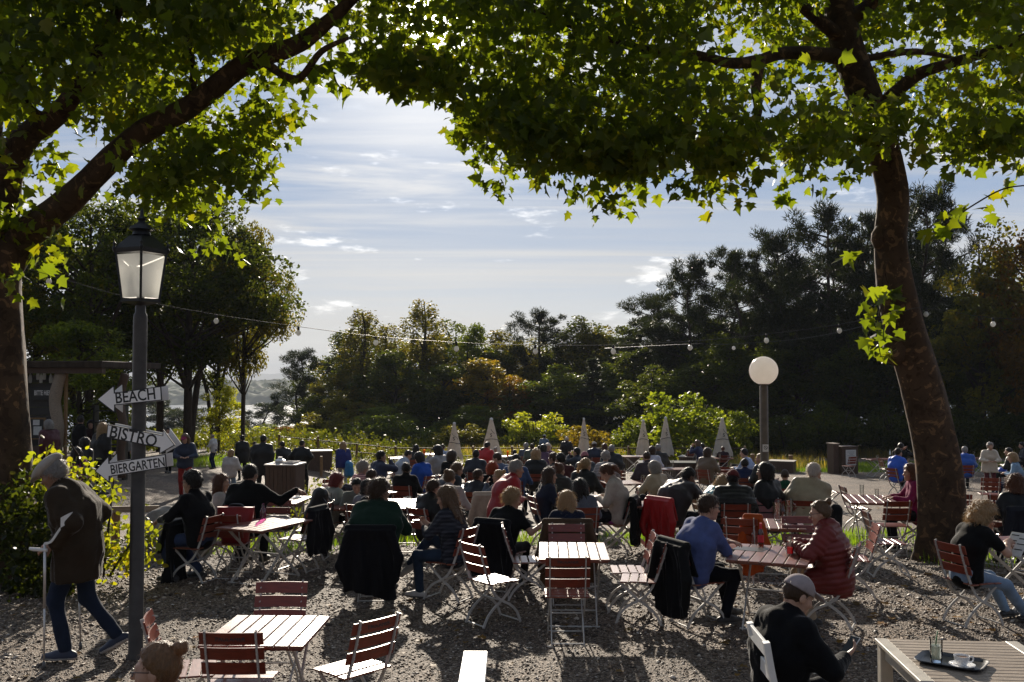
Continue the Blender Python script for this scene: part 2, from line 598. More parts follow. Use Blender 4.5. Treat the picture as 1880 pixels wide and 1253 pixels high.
c3 = mixc(math_n('MULTIPLY', puff, 0.8), c2, puff_col.outputs[0])
fin = nt.nodes.new('ShaderNodeVectorMath'); fin.operation = 'SCALE'; fin.inputs['Scale'].default_value = 0.96
L(nt, c3, fin.inputs[0])
L(nt, fin.outputs[0], bg.inputs[0])
bg.inputs[1].default_value = SKY_STRENGTH

scene.view_settings.view_transform = 'Standard'
scene.view_settings.look = 'None'
scene.view_settings.exposure = EXPOSURE
scene.view_settings.gamma = 1
cyc = scene.cycles
cyc.max_bounces = 7
cyc.diffuse_bounces = 3
cyc.glossy_bounces = 3
cyc.transmission_bounces = 7
cyc.transparent_max_bounces = 8
cyc.volume_bounces = 0
cyc.caustics_reflective = False
cyc.caustics_refractive = False
cyc.sample_clamp_indirect = 4.0
cyc.use_denoising = True
try:
    cyc.denoiser = 'OPENIMAGEDENOISE'
    cyc.denoising_input_passes = 'RGB_ALBEDO_NORMAL'
    cyc.denoising_prefilter = 'ACCURATE'
except Exception:
    pass

# ================================================================ ground
def gravel_material():
    m, nt, b = new_mat('gravel')
    tc = N(nt, 'ShaderNodeTexCoord')
    co = tc.outputs['Object']
    vo = N(nt, 'ShaderNodeTexVoronoi', Scale=58.0); L(nt, co, vo.inputs['Vector'])
    sepc = N(nt, 'ShaderNodeSeparateColor'); L(nt, vo.outputs['Color'], sepc.inputs[0])
    stones = ramp(nt, sepc.outputs[0], [(0.0, (0.024, 0.018, 0.013)), (0.45, (0.115, 0.078, 0.052)), (0.8, (0.24, 0.176, 0.127)), (1.0, (0.42, 0.36, 0.3))])
    n = N(nt, 'ShaderNodeTexNoise', Scale=0.55, Detail=5.0); L(nt, co, n.inputs['Vector'])
    r = ramp(nt, n.outputs[0], [(0.3, (0.55, 0.53, 0.51)), (0.5, (.95, .93, .9)), (0.7, (1.3, 1.22, 1.12))])
    L(nt, mul(nt, stones.outputs[0], r.outputs[0]), b.inputs['Base Color'])
    b.inputs['Roughness'].default_value = 0.75
    b.inputs['Specular IOR Level'].default_value = 0.4
    v2 = N(nt, 'ShaderNodeTexVoronoi', Scale=58.0); L(nt, co, v2.inputs['Vector'])
    n3 = N(nt, 'ShaderNodeTexNoise', Scale=16.0, Detail=6.0); L(nt, co, n3.inputs['Vector'])
    h = nt.nodes.new('ShaderNodeMath'); h.operation = 'SUBTRACT'
    L(nt, n3.outputs[0], h.inputs[0]); L(nt, v2.outputs['Distance'], h.inputs[1])
    bp = N(nt, 'ShaderNodeBump', Strength=1.0, Distance=0.022)
    L(nt, h.outputs[0], bp.inputs['Height']); L(nt, bp.outputs[0], b.inputs['Normal'])
    return m


def meadow_ground_material():
    """one terrain sheet: gravel on the terrace, grass and scrub soil further down"""
    m = gravel_material()
    m.name = 'ground_gravel_and_turf'
    nt = m.node_tree
    b = nt.nodes['Principled BSDF']
    src = b.inputs['Base Color'].links[0].from_socket
    tc = N(nt, 'ShaderNodeTexCoord')
    sp = N(nt, 'ShaderNodeSeparateXYZ'); L(nt, tc.outputs['Object'], sp.inputs[0])
    n = N(nt, 'ShaderNodeTexNoise', Scale=0.9, Detail=5.0); L(nt, tc.outputs['Object'], n.inputs['Vector'])
    ad = nt.nodes.new('ShaderNodeMath'); ad.operation = 'MULTIPLY_ADD'
    L(nt, n.outputs[0], ad.inputs[0]); ad.inputs[1].default_value = 6.0; L(nt, sp.outputs[1], ad.inputs[2])
    mr = nt.nodes.new('ShaderNodeMapRange'); mr.inputs['From Min'].default_value = 58; mr.inputs['From Max'].default_value = 63
    L(nt, ad.outputs[0], mr.inputs[0])
    g = ramp(nt, n.outputs[0], [(0.35, (0.035, 0.045, 0.014)), (0.65, (0.085, 0.09, 0.03))])
    mx = nt.nodes.new('ShaderNodeMix'); mx.data_type = 'RGBA'
    L(nt, mr.outputs[0], mx.inputs[0]); L(nt, src, mx.inputs[6]); L(nt, g.outputs[0], mx.inputs[7])
    L(nt, mx.outputs[2], b.inputs['Base Color'])
    return m


def grid_mesh(name, xs, ys, zf):
    X, Y = np.meshgrid(xs, ys, indexing='ij')
    V = np.stack([X, Y, zf(X, Y)], -1).reshape(-1, 3)
    nx, ny = len(xs), len(ys)
    i, j = np.meshgrid(np.arange(nx - 1), np.arange(ny - 1), indexing='ij')
    a = (i * ny + j).ravel()
    F = np.stack([a, a + ny, a + ny + 1, a + 1], -1)
    return np_mesh(name, V, F)


ys_ = np.unique(np.concatenate([np.arange(-12, 24, 0.25), np.arange(24, 80, 1.0), np.arange(80, 330, 5), np.linspace(330, 9500, 22)]))
xs_ = np.unique(np.concatenate([np.arange(-14, 14.01, 0.25), np.arange(-80, -14, 2), np.arange(14, 80, 2), np.linspace(-6500, -80, 18), np.linspace(80, 6500, 18)]))


def ground_z(X, Y):
    k = np.clip(1 - Y / 60, 0, 1)
    und = 0.018 * np.sin(X * 1.7 + 1.1 * np.sin(Y * 0.9)) * np.sin(Y * 1.3 + 0.7) + 0.008 * np.sin(X * 4.1 + 2) * np.sin(Y * 3.7)
    return zg(X, Y) + und * k


M_['ground'] = meadow_ground_material()
g_o = link('ground', grid_mesh('ground', xs_, ys_, ground_z), M_['ground'], smooth=True)
tag(g_o, 'brown gravel terrace falling gently towards the lake', 'ground', kind='structure')


def scatter_in(boxes, n):
    """random points in XY rectangles (x0,x1,y0,y1), by area"""
    A = np.array([(b[1] - b[0]) * (b[3] - b[2]) for b in boxes], float)
    k = RNG.choice(len(boxes), n, p=A / A.sum())
    B = np.array(boxes)[k]
    r = RNG.random((n, 2))
    return np.stack([B[:, 0] + r[:, 0] * (B[:, 1] - B[:, 0]), B[:, 2] + r[:, 1] * (B[:, 3] - B[:, 2])], -1)


# loose stones: real pebbles where the camera can resolve them
def pebbles():
    n = 130000
    y = 4.6 + (RNG.random(n) ** 1.25) * 13.5
    x = (RNG.random(n) * 2 - 1) * (y * 0.56 + 0.6)
    s = 0.0048 + 0.011 * RNG.random(n) ** 2.2 + 0.014 * (RNG.random(n) > .975)
    s *= np.clip(y / 9.0, 0.85, 1.35)
    base = np.array([[0, 0, 1], [1, 0, 0], [0, 1, 0], [-1, 0, 0], [0, -1, 0], [0, 0, -1]], float)
    fa = np.array([[0, 1, 2], [0, 2, 3], [0, 3, 4], [0, 4, 1], [5, 2, 1], [5, 3, 2], [5, 4, 3], [5, 1, 4]])
    V = base[None] * (0.6 + 0.8 * RNG.random((n, 6, 1)))
    V[:, :, 0] *= (0.8 + 1.0 * RNG.random((n, 1)))
    V[:, :, 2] *= 0.62
    th = RNG.random(n) * 2 * PI
    c, si = np.cos(th)[:, None], np.sin(th)[:, None]
    X = V[:, :, 0] * c - V[:, :, 1] * si
    Y = V[:, :, 0] * si + V[:, :, 1] * c
    tilt = (RNG.random((n, 1)) - .5) * 1.1
    Z = V[:, :, 2] * np.cos(tilt) + X * np.sin(tilt)
    W = np.stack([X, Y, Z], -1) * s[:, None, None]
    W[:, :, 0] += x[:, None]; W[:, :, 1] += y[:, None]
    W[:, :, 2] += (ground_z(x, y) + s * 0.25)[:, None]
    F = (fa[None] + (np.arange(n) * 6)[:, None, None]).reshape(-1, 3)
    m, nt, b = new_mat('pebble')
    gi = N(nt, 'ShaderNodeNewGeometry')
    r = ramp(nt, gi.outputs['Random Per Island'], [(0.0, (0.018, 0.013, 0.010)), (0.45, (0.105, 0.068, 0.044)), (0.78, (0.23, 0.165, 0.115)), (0.93, (0.36, 0.30, 0.24)), (1.0, (0.65, 0.58, 0.5))])
    L(nt, r.outputs[0], b.inputs['Base Color'])
    b.inputs['Roughness'].default_value = 0.6
    o = link('gravel_stones', np_mesh('gravel_stones', W.reshape(-1, 3), F), m)
    tag(o, 'loose brown pebbles and bark chips covering the terrace', 'gravel', kind='stuff')


pebbles()


# ---------------------------------------------------------------- foliage material
def foliage(name, tr_gain=(7.8, 6.4, 1.2), mix=0.42, rough=0.45, var=0.45, vscale=1.3, refl=0.6, spec=0.22):
    m, nt, b = new_mat(name)
    oi = N(nt, 'ShaderNodeObjectInfo')
    gi = N(nt, 'ShaderNodeNewGeometry')
    tc = N(nt, 'ShaderNodeTexCoord')
    n = N(nt, 'ShaderNodeTexNoise', Scale=vscale, Detail=3.0); L(nt, tc.outputs['Object'], n.inputs['Vector'])
    a = nt.nodes.new('ShaderNodeMath'); a.operation = 'MULTIPLY_ADD'
    L(nt, gi.outputs['Random Per Island'], a.inputs[0]); a.inputs[1].default_value = 0.5
    b2 = nt.nodes.new('ShaderNodeMath'); b2.operation = 'MULTIPLY'; b2.inputs[1].default_value = 0.6
    L(nt, n.outputs[0], b2.inputs[0]); L(nt, b2.outputs[0], a.inputs[2])
    r = ramp(nt, a.outputs[0], [(0.2, (1 - var, 1 - var, 1 - var * .8)), (0.5, (.95, .95, 1)), (0.76, (1.35, 1.15, 0.8)), (0.92, (2.1, 1.3, 0.5)), (0.98, (2.2, .9, .4))])
    c = mul(nt, oi.outputs['Color'], r.outputs[0])
    vb = nt.nodes.new('ShaderNodeVectorMath'); vb.operation = 'SCALE'; vb.inputs['Scale'].default_value = refl
    L(nt, c, vb.inputs[0]); L(nt, vb.outputs[0], b.inputs['Base Color'])
    b.inputs['Roughness'].default_value = rough
    b.inputs['Specular IOR Level'].default_value = spec
    vm = nt.nodes.new('ShaderNodeVectorMath'); vm.operation = 'MULTIPLY'
    L(nt, c, vm.inputs[0]); vm.inputs[1].default_value = tr_gain
    tr = N(nt, 'ShaderNodeBsdfTranslucent'); L(nt, vm.outputs[0], tr.inputs[0])
    mx = N(nt, 'ShaderNodeMixShader'); mx.inputs[0].default_value = mix
    L(nt, b.outputs[0], mx.inputs[1]); L(nt, tr.outputs[0], mx.inputs[2])
    L(nt, mx.outputs[0], nt.nodes['Material Output'].inputs['Surface'])
    return m


M_['leaf'] = foliage('broad_leaf')
M_['leaf_far'] = foliage('distant_leaf', tr_gain=(4.6, 4.0, 1.0), mix=0.45, var=0.55, vscale=0.5, spec=0.06)
M_['needle'] = foliage('pine_needle', tr_gain=(1.6, 1.6, 0.8), mix=0.28, var=0.5, vscale=0.6, spec=0.06)
M_['grass'] = foliage('grass_blade', tr_gain=(3.2, 3.0, 0.8), mix=0.5, vscale=0.8)
M_['bark'] = simple('plane_bark', (0.070, 0.042, 0.024), 0.8, var=0.5, vscale=2.2, bump=0.9, bscale=11, spec=0.2)
M_['bark_dark'] = simple('dark_bark', (0.05, 0.036, 0.026), 0.9, var=0.5, vscale=3, bump=0.5, bscale=9, stretch=(3, 3, 1), spec=0.2)
# flaking plates of plane bark: pale patches with edges of their own
_nt = M_['bark'].node_tree
_b = _nt.nodes['Principled BSDF']
_src = _b.inputs['Base Color'].links[0].from_socket
_tc = N(_nt, 'ShaderNodeTexCoord')
_n = N(_nt, 'ShaderNodeTexNoise', Scale=6.5, Detail=5.0, Roughness=0.55, Distortion=0.9); L(_nt, _tc.outputs['Object'], _n.inputs['Vector'])
_r = ramp(_nt, _n.outputs[0], [(0.40, (.62, .60, .58)), (0.43, (1, 1, 1)), (0.585, (1, 1, 1)), (0.605, (2.6, 2.5, 2.2))])
L(_nt, mul(_nt, _src, _r.outputs[0]), _b.inputs['Base Color'])


# ---------------------------------------------------------------- grass, meadow, fallen leaves
def blades(name, boxes, n, h0, h1, wd, lean, color, label, cat, mat):
    p = scatter_in(boxes, n)
    # ragged borders: thin out by a lumpy field
    fld = np.sin(p[:, 0] * 2.3 + 1.3 * np.sin(p[:, 1] * 1.9)) + np.sin(p[:, 1] * 2.7 + p[:, 0] * 0.9)
    p = p[fld + RNG.random(n) * 2.2 > 0.0]
    n = len(p)
    h = h0 + (h1 - h0) * RNG.random(n)
    th = RNG.random(n) * 2 * PI
    ln = lean * RNG.random(n) * h
    z = ground_z(p[:, 0], p[:, 1]) - 0.01
    dx, dy = np.cos(th), np.sin(th)
    wx, wy = -dy * wd, dx * wd
    V = np.zeros((n, 5, 3))
    for k, (hh, ww) in enumerate(((0, 1), (0, -1), (0.55, -.8), (0.55, .8), (1, 0))):
        V[:, k, 0] = p[:, 0] + wx * ww + dx * ln * hh ** 2
        V[:, k, 1] = p[:, 1] + wy * ww + dy * ln * hh ** 2
        V[:, k, 2] = z + h * hh
    base = np.arange(n)[:, None] * 5
    me = np_mesh(name, V.reshape(-1, 3), [base + np.array([[0, 1, 2, 3]]), base + np.array([[3, 2, 4]])])
    o = link(name, me, mat, color=color)
    tag(o, label, cat, kind='stuff')
    return o


blades('grass', [(-5.5, 6.2, 16.6, 18.4), (2.0, 6.2, 16.5, 18.8), (6.3, 9.6, 17.0, 19.0), (-5.0, -2.0, 15.4, 17.0), (6.2, 7.6, 14.0, 15.4), (5.5, 17.0, 43.5, 52), (11, 26, 44, 52), (-16.5, -9.5, 36.5, 47)],
       62000, 0.07, 0.21, 0.007, 0.6, (0.085, 0.15, 0.022), 'bright green grass growing in strips between the gravel rows', 'grass', M_['grass'])
blades('rough_grass', [(10.5, 15, 45, 50), (-9, 30, 56, 64)], 16000, 0.25, 0.75, 0.012, 0.8, (0.17, 0.15, 0.07),
       'pale dry tufts of tall grass along the far meadow edge', 'grass', M_['grass'])


def leafy(name, boxes, n, h0, h1, ls, color, label, cat):
    """meadow herbs: short stems with pairs of leaves"""
    p = scatter_in(boxes, n)
    fld = np.sin(p[:, 0] * 1.1 + 1.7 * np.sin(p[:, 1] * 0.8)) + np.sin(p[:, 1] * 1.3 + p[:, 0] * 0.6)
    p = p[fld + RNG.random(n) * 2.0 > 0.1]
    n = len(p)
    H = h0 + (h1 - h0) * RNG.random(n) ** 1.5
    k = 9
    t = np.linspace(0.15, 1, k)
    c = np.zeros((n, k, 3))
    c[:, :, 0] = p[:, 0, None] + (RNG.random((n, k)) - .5) * 0.16
    c[:, :, 1] = p[:, 1, None] + (RNG.random((n, k)) - .5) * 0.16
    c[:, :, 2] = zg(p[:, 0], p[:, 1])[:, None] + H[:, None] * t
    C = c.reshape(-1, 3)
    V, F = leaf_quads(C, ls * (0.6 + 0.8 * RNG.random(len(C))), droop=0.2)
    o = link(name, np_mesh(name, V, F), M_['leaf_far'], color=color)
    tag(o, label, cat, kind='stuff')


def rand_dirs(n):
    d = RNG.normal(size=(n, 3))
    return d / np.linalg.norm(d, axis=1, keepdims=True)


def leaf_quads(C, size, droop=0.3, aspect=0.62):
    """diamond leaves at points C"""
    n = len(C)
    a = rand_dirs(n)
    a[:, 2] -= droop
    a /= np.linalg.norm(a, axis=1, keepdims=True)
    b = np.cross(a, rand_dirs(n))
    b /= np.linalg.norm(b, axis=1, keepdims=True) + 1e-9
    s = np.asarray(size)[:, None]
    P0 = C - a * s * 0.5
    P2 = C + a * s * 0.5
    P1 = C + b * s * aspect * 0.5
    P3 = C - b * s * aspect * 0.5
    V = np.stack([P0, P1, P2, P3], 1).reshape(-1, 3)
    return V, np.arange(n * 4).reshape(-1, 4)


leafy('meadow_herbs', [(-6.4, -3.6, 24, 36), (-14, -1, 42, 60), (-1, 14, 52, 62), (9, 15, 50, 53), (-9.5, -3.5, 17.5, 20)], 3000, 0.2, 0.7, 0.10, (0.055, 0.072, 0.02),
      'loose green meadow herbs between the far rows of tables', 'plants')
leafy('bank_scrub', [(-24, -6, 50, 72), (-6, 24, 62, 70)], 4600, 0.4, 1.2, 0.19, (0.036, 0.048, 0.012),
      'yellow green scrub growing along the edge of the slope', 'plants')

# ---------------------------------------------------------------- lake, far shores, haze
lake_m, lnt, lb = new_mat('lake_water')
lb.inputs['Base Color'].default_value = (0.05, 0.07, 0.08, 1)
lb.inputs['Roughness'].default_value = 0.3
ltc = N(lnt, 'ShaderNodeTexCoord')
lmp = N(lnt, 'ShaderNodeMapping'); lmp.inputs['Scale'].default_value = (0.5, 0.12, 1); L(lnt, ltc.outputs['Object'], lmp.inputs[0])
ln_ = N(lnt, 'ShaderNodeTexNoise', Scale=0.25, Detail=6.0); L(lnt, lmp.outputs[0], ln_.inputs['Vector'])
lbp = N(lnt, 'ShaderNodeBump', Strength=0.5, Distance=3.0); L(lnt, ln_.outputs[0], lbp.inputs['Height']); L(lnt, lbp.outputs[0], lb.inputs['Normal'])
lake = link('water', np_mesh('water', [(-6400, 150, -38), (6400, 150, -38), (6400, 9400, -38), (-6400, 9400, -38)], np.array([[0, 1, 2, 3]])), lake_m)
tag(lake, 'pale glittering lake behind the wooded slope', 'water', kind='structure')


def hill(name, x0, x1, y0, y1, prof, rough, col, label, nx=260, ny=60):
    xs = np.linspace(x0, x1, nx)
    ys = np.linspace(y0, y1, ny)

    def zf(X, Y):
        t = (Y - y0) / (y1 - y0)
        h = prof(X) * np.sin(np.clip(t * 1.25, 0, 1) * PI / 2) ** 0.8 * (1 - sstep((t - 0.85) / 0.15) * .4)
        r = np.random.default_rng(3).random(X.shape)
        bump = np.abs(np.sin(X * 0.11 + 2 * np.sin(Y * 0.05))) * np.abs(np.sin(Y * 0.09 + 1.5 * np.sin(X * 0.06)))
        e = sstep(t / 0.08)
        return -39 + h + rough * (bump + 0.9 * r) * e

    m = simple(name + '_wood', col, 0.9, var=0.55, vscale=0.03, spec=0.1)
    o = link(name, grid_mesh(name, xs, ys, zf), m)
    tag(o, label, 'hills', kind='structure')


hill('headland', -1300, 1500, 1380, 2000, lambda X: 13 + 22 * sstep((X + 640) / 420) + 5 * np.sin(X / 130), 9, (0.05, 0.065, 0.028),
     'wooded headland standing out into the lake')
hill('far_hills', -6000, 6000, 6300, 8600, lambda X: 74 + 26 * np.sin(X / 900 + 0.4) + 10 * np.sin(X / 310), 14, (0.05, 0.06, 0.04),
     'blue hazy ridge of hills beyond the lake', 240, 40)

HAZE = True
if HAZE:
    bm = MB().box((0, 4540, 42), (11800, 9180, 174))
    hm = bpy.data.materials.new('haze_air')
    hm.use_nodes = True
    hn = hm.node_tree
    for n_ in list(hn.nodes): hn.nodes.remove(n_)
    ho = hn.nodes.new('ShaderNodeOutputMaterial')
    hv = hn.nodes.new('ShaderNodeVolumePrincipled')
    hv.inputs['Color'].default_value = (0.80, 0.86, 0.95, 1)
    hv.inputs['Density'].default_value = 0.00020
    hv.inputs['Anisotropy'].default_value = 0.0
    hn.links.new(hv.outputs[0], ho.inputs['Volume'])
    hz = bm.build('haze', hm)
    tag(hz, 'thin autumn haze over terrace, lake and hills', 'haze', kind='stuff')
# ================================================================ trees
PLANE_LEAF = np.array([(0, 0), (.20, -.06), (.46, .06), (.30, .22), (.56, .46), (.30, .50), (.20, .66), (.0, 1.0), (-.20, .66), (-.30, .50), (-.56, .46), (-.30, .22), (-.46, .06), (-.20, -.06)], float)
OVAL_LEAF = np.array([(0, 0), (.26, .18), (.36, .48), (.22, .8), (0, 1.08), (-.22, .8), (-.36, .48), (-.26, .18)], float)


def leaf_shapes(C, size, outline, droop=0.7, out=None, fold=0.22):
    """lobed leaves, folded along the midrib; C is where the stalk meets the blade"""
    n = len(C)
    a = rand_dirs(n)
    a[:, 2] -= droop
    if out is not None: a += out
    a /= np.linalg.norm(a, axis=1, keepdims=True)
    b = np.cross(a, rand_dirs(n))
    b /= np.linalg.norm(b, axis=1, keepdims=True) + 1e-9
    c = np.cross(a, b)
    k = len(outline)
    s = np.asarray(size)[:, None, None]
    ol = outline.copy()
    jit = 1 + 0.12 * RNG.normal(size=(n, 1, 1))
    x = ol[None, :, 0:1] * jit
    y = ol[None, :, 1:2]
    curl = RNG.normal(size=(n, 1, 1)) * 0.16
    z = np.abs(x) * fold + curl * (y - .4) ** 2 * 1.5
    P = C[:, None, :] + s * (x * b[:, None, :] + y * a[:, None, :] + z * c[:, None, :])
    mid = C[:, None, :] + s * (0.42 * a[:, None, :])
    V = np.concatenate([mid, P], 1)
    base = np.arange(n)[:, None] * (k + 1)
    tri = np.array([(0, 1 + j, 1 + (j + 1) % k) for j in range(k)])
    F = (base[:, :, None] + tri[None]).reshape(-1, 3)
    return V.reshape(-1, 3), F


def in_poly(P, poly):
    x, y = P[:, 0], P[:, 1]
    r = np.zeros(len(P), bool)
    n = len(poly)
    for i in range(n):
        x1, y1 = poly[i]; x2, y2 = poly[(i + 1) % n]
        c = ((y1 > y) != (y2 > y)) & (x < (x2 - x1) * (y - y1) / (y2 - y1 + 1e-9) + x1)
        r ^= c
    return r


def region_points(poly, n, Y0, Y1):
    """n points spread through a volume whose front outline is poly (photo pixels), between two distances"""
    poly = np.array(poly, float)
    lo_, hi_ = poly.min(0), poly.max(0)
    out = []
    while len(out) < n:
        p = lo_ + RNG.random((n * 2, 2)) * (hi_ - lo_)
        out.extend(p[in_poly(p, poly)].tolist())
    p = np.array(out[:n])
    Y = Y0 + (Y1 - Y0) * RNG.random(n)
    a, b = (p[:, 0] - CX) / FPX, (CY - p[:, 1]) / FPX
    dy, dz = CP - b * SP, SP + b * CP
    return np.stack([a * Y / dy, Y, HCAM + dz * Y / dy], -1)


def nosun(C):
    """a chink in the crown where the sun comes through"""
    d = C - np.array([0, 0, HCAM]); d = d / np.linalg.norm(d, axis=1, keepdims=True)
    return C[np.degrees(np.arccos(np.clip(d @ np.array(sd), -1, 1))) > 1.35]


LIMBS_L = [(-10, 520, 40, 440), (40, 440, 130, 365), (130, 365, 245, 255), (245, 255, 350, 195), (350, 195, 450, 118), (450, 118, 575, 70), (0, 330, 45, 255), (45, 255, 140, 165)]
LIMBS_R = [(1640, 360, 1622, 280), (1622, 280, 1590, 190), (1590, 190, 1556, 90), (1556, 90, 1535, -60), (1550, 105, 1440, 98), (1440, 98, 1340, 116), (1605, 210, 1690, 135), (1690, 135, 1760, 112), (1545, 70, 1500, 35), (1545, 40, 1600, 10)]


def clear(C, segs, w=38):
    """keep the near foliage off the big limbs, as the shaded inside of a crown is bare"""
    x = CX + FPX * C[:, 0] / C[:, 1]; y = HORIZON - FPX * (C[:, 2] - HCAM) / C[:, 1]
    keep = np.ones(len(C), bool)
    for x1, y1, x2, y2 in segs:
        t = np.clip(((x - x1) * (x2 - x1) + (y - y1) * (y2 - y1)) / ((x2 - x1) ** 2 + (y2 - y1) ** 2), 0, 1)
        keep &= np.hypot(x - x1 - t * (x2 - x1), y - y1 - t * (y2 - y1)) > w
    return C[keep]


def chink(C):
    """sunlight reaches the lantern between the hanging sprays"""
    a = np.array(pt(258, 510, 9.15)); d = np.array(sd)
    v = C - a
    return C[np.linalg.norm(v - np.outer(v @ d, d), axis=1) > .5]


def sprays(C, per, rad, size, flat=0.6):
    """leaves hung round each spray centre"""
    n = len(C)
    k = int(per)
    off = RNG.normal(size=(n, k, 3)) * rad
    off[:, :, 2] *= flat
    P = (C[:, None, :] + off).reshape(-1, 3)
    s = size * (0.55 + 0.7 * RNG.random(len(P)))
    o = off.reshape(-1, 3)
    o = o / (np.linalg.norm(o, axis=1, keepdims=True) + 1e-6)
    return P, s, o


def limb(mb, pts, rads, n=12, sub=6, wob=0.0):
    P = spline(pts, sub)
    R = lerp_list(rads, sub)
    if wob:
        R = [r * (1 + wob * math.sin(i * 1.7) + wob * .7 * math.sin(i * 0.63 + 1)) for i, r in enumerate(R)]
    return mb.tube(P, R, n)


def rough_trunk(mb, pts, rads, n=26, sub=10, seed=0, flare=0.8):
    """trunk with bark relief and root flare"""
    rg = np.random.default_rng(seed)
    P = spline(pts, sub)
    R = lerp_list(rads, sub)
    ph = rg.random(6) * 6.28
    vs, fs = [], []
    ref = Vector((1, 0, 0))
    for i, p in enumerate(P):
        d = (P[min(i + 1, len(P) - 1)] - P[max(i - 1, 0)]).normalized()
        a = (ref - d * ref.dot(d)).normalized(); b = d.cross(a); ref = a
        h = (p - P[0]).length
        for j in range(n):
            t = 2 * PI * j / n
            k = 1 + 0.035 * math.sin(3 * t + ph[0] + h * .8) + 0.03 * math.sin(5 * t + ph[1] - h * 1.3) + 0.022 * math.sin(9 * t + h * 3 + ph[2]) + 0.02 * (rg.random() - .5)
            k += flare * math.exp(-h / 0.40) * (0.55 + 0.45 * math.sin(5 * t + ph[3]))
            vs.append(p + (a * math.cos(t) + b * math.sin(t)) * (R[i] * k))
        if i:
            q = n * i
            for j in range(n): fs.append((q - n + j, q - n + (j + 1) % n, q + (j + 1) % n, q + j))
    fs.append(tuple(range(n * (len(P) - 1), n * len(P))))
    return mb.add(vs, fs)


def P3(lst):
    return [pt(x, y, Y) for x, y, Y in lst]


# ---- left plane tree by the hut
LT = empty('plane_tree', (pt(-5, 1072, 13).x, 13, gz(-6.9, 13)))
tag(LT, 'big plane tree on the left with one long limb reaching over the lamp', 'tree')
inv = Matrix.Translation(-Vector(LT.location))


def sub(pts): return [inv @ p for p in pts]


mb = MB()
rough_trunk(mb, sub(P3([(2, 1076, 13), (2, 1000, 13), (0, 850, 13), (-8, 640, 13), (-12, 530, 13), (-4, 450, 13)])), [.46, .40, .38, .37, .36, .33], seed=3)
mb.build('trunk', M_['bark'], LT, smooth=True)
mb = MB()
limb(mb, sub(P3([(-8, 520, 13), (40, 440, 12.9), (130, 365, 12.7), (245, 255, 12.4), (350, 195, 12.1), (450, 118, 11.8), (540, 85, 11.6), (590, 50, 11.5), (640, 5, 11.3), (700, -60, 11.1)])),
     [.28, .22, .175, .15, .137, .128, .112, .09, .07, .05], n=16, wob=0.03)
limb(mb, sub(P3([(490, 118, 11.75), (545, 146, 11.6), (590, 95, 11.4), (640, 70, 11.2)])), [.06, .05, .04, .02], n=8)
limb(mb, sub(P3([(350, 195, 12.1), (355, 140, 12.3), (345, 60, 12.4), (330, -40, 12.5)])), [.06, .045, .035, .02], n=8)
mb.build('branch', M_['bark'], LT, smooth=True)
mb = MB()
limb(mb, sub(P3([(-15, 500, 13), (10, 330, 12.8), (45, 255, 12.6), (100, 215, 12.4), (140, 165, 12.2), (200, 60, 12.0), (240, -60, 11.8)])), [.30, .22, .17, .14, .11, .08, .04], n=14, wob=.03)
limb(mb, sub(P3([(-20, 480, 13), (-30, 300, 13), (-10, 120, 13.1), (20, -60, 13.2)])), [.28, .22, .17, .12], n=14)
limb(mb, sub(P3([(95, 218, 12.4), (55, 200, 12.3), (40, 140, 12.2), (60, 40, 12.0)])), [.07, .055, .04, .02], n=8)
mb.build('branch', M_['bark'], LT, smooth=True)

left_top = [(-90, -260), (760, -260), (720, 50), (640, 85), (580, 90), (530, 110), (460, 160), (400, 215), (330, 240), (230, 250), (140, 240), (40, 200), (-90, 240)]
left_low = [(300, 215), (400, 200), (500, 130), (540, 145), (525, 200), (508, 255), (482, 320), (445, 370), (415, 485), (395, 470), (370, 430), (300, 400), (260, 330), (230, 300)]
left_mid = [(-80, 200), (120, 250), (200, 280), (190, 350), (140, 400), (110, 470), (160, 510), (90, 530), (-80, 520)]
C1, s1, o1 = sprays(nosun(np.concatenate([clear(region_points(left_top, 150, 10.3, 12.3), LIMBS_L, 62), region_points(left_top, 170, 12.9, 16.5)])), 50, .30, .155)
C2, s2, o2 = sprays(chink(clear(region_points(left_low, 80, 11.0, 13.6), LIMBS_L, 40)), 34, .19, .14)
C3, s3, o3 = sprays(clear(region_points(left_mid, 30, 11.6, 13.4), LIMBS_L, 30), 20, .19, .16)
edge = [(690, 110), (760, 60), (740, 170), (715, 185), (700, 150), (620, 140), (600, 160), (590, 120)]
C4, s4, o4 = sprays(region_points(edge, 14, 10.8, 12.5), 14, .14, .19)
V, F = leaf_shapes(np.concatenate([C1, C2, C3, C4]) - np.array(LT.location)[None], np.concatenate([s1, s2, s3, s4]), PLANE_LEAF, out=np.concatenate([o1, o2, o3, o4]) * .6)
link('crown', np_mesh('crown', V, F), M_['leaf'], LT, color=(0.046, 0.074, 0.012))

# ---- right plane tree
RT = empty('plane_tree', (pt(1733, 1048, 15).x, 15, gz(6.7, 15)))
tag(RT, 'tall leaning plane tree with a thick flaking trunk on the right', 'tree')
inv = Matrix.Translation(-Vector(RT.location))
mb = MB()
rough_trunk(mb, sub(P3([(1733, 1056, 15), (1730, 1000, 15), (1722, 860, 15), (1694, 720, 15), (1664, 610, 14.9), (1645, 520, 14.8), (1636, 440, 14.8), (1640, 360, 14.7), (1622, 280, 14.6), (1590, 190, 14.5), (1556, 90, 14.4), (1540, 10, 14.3), (1535, -80, 14.2)])),
            [.385, .335, .325, .315, .295, .27, .235, .23, .24, .25, .235, .21, .17], seed=8, flare=.85)
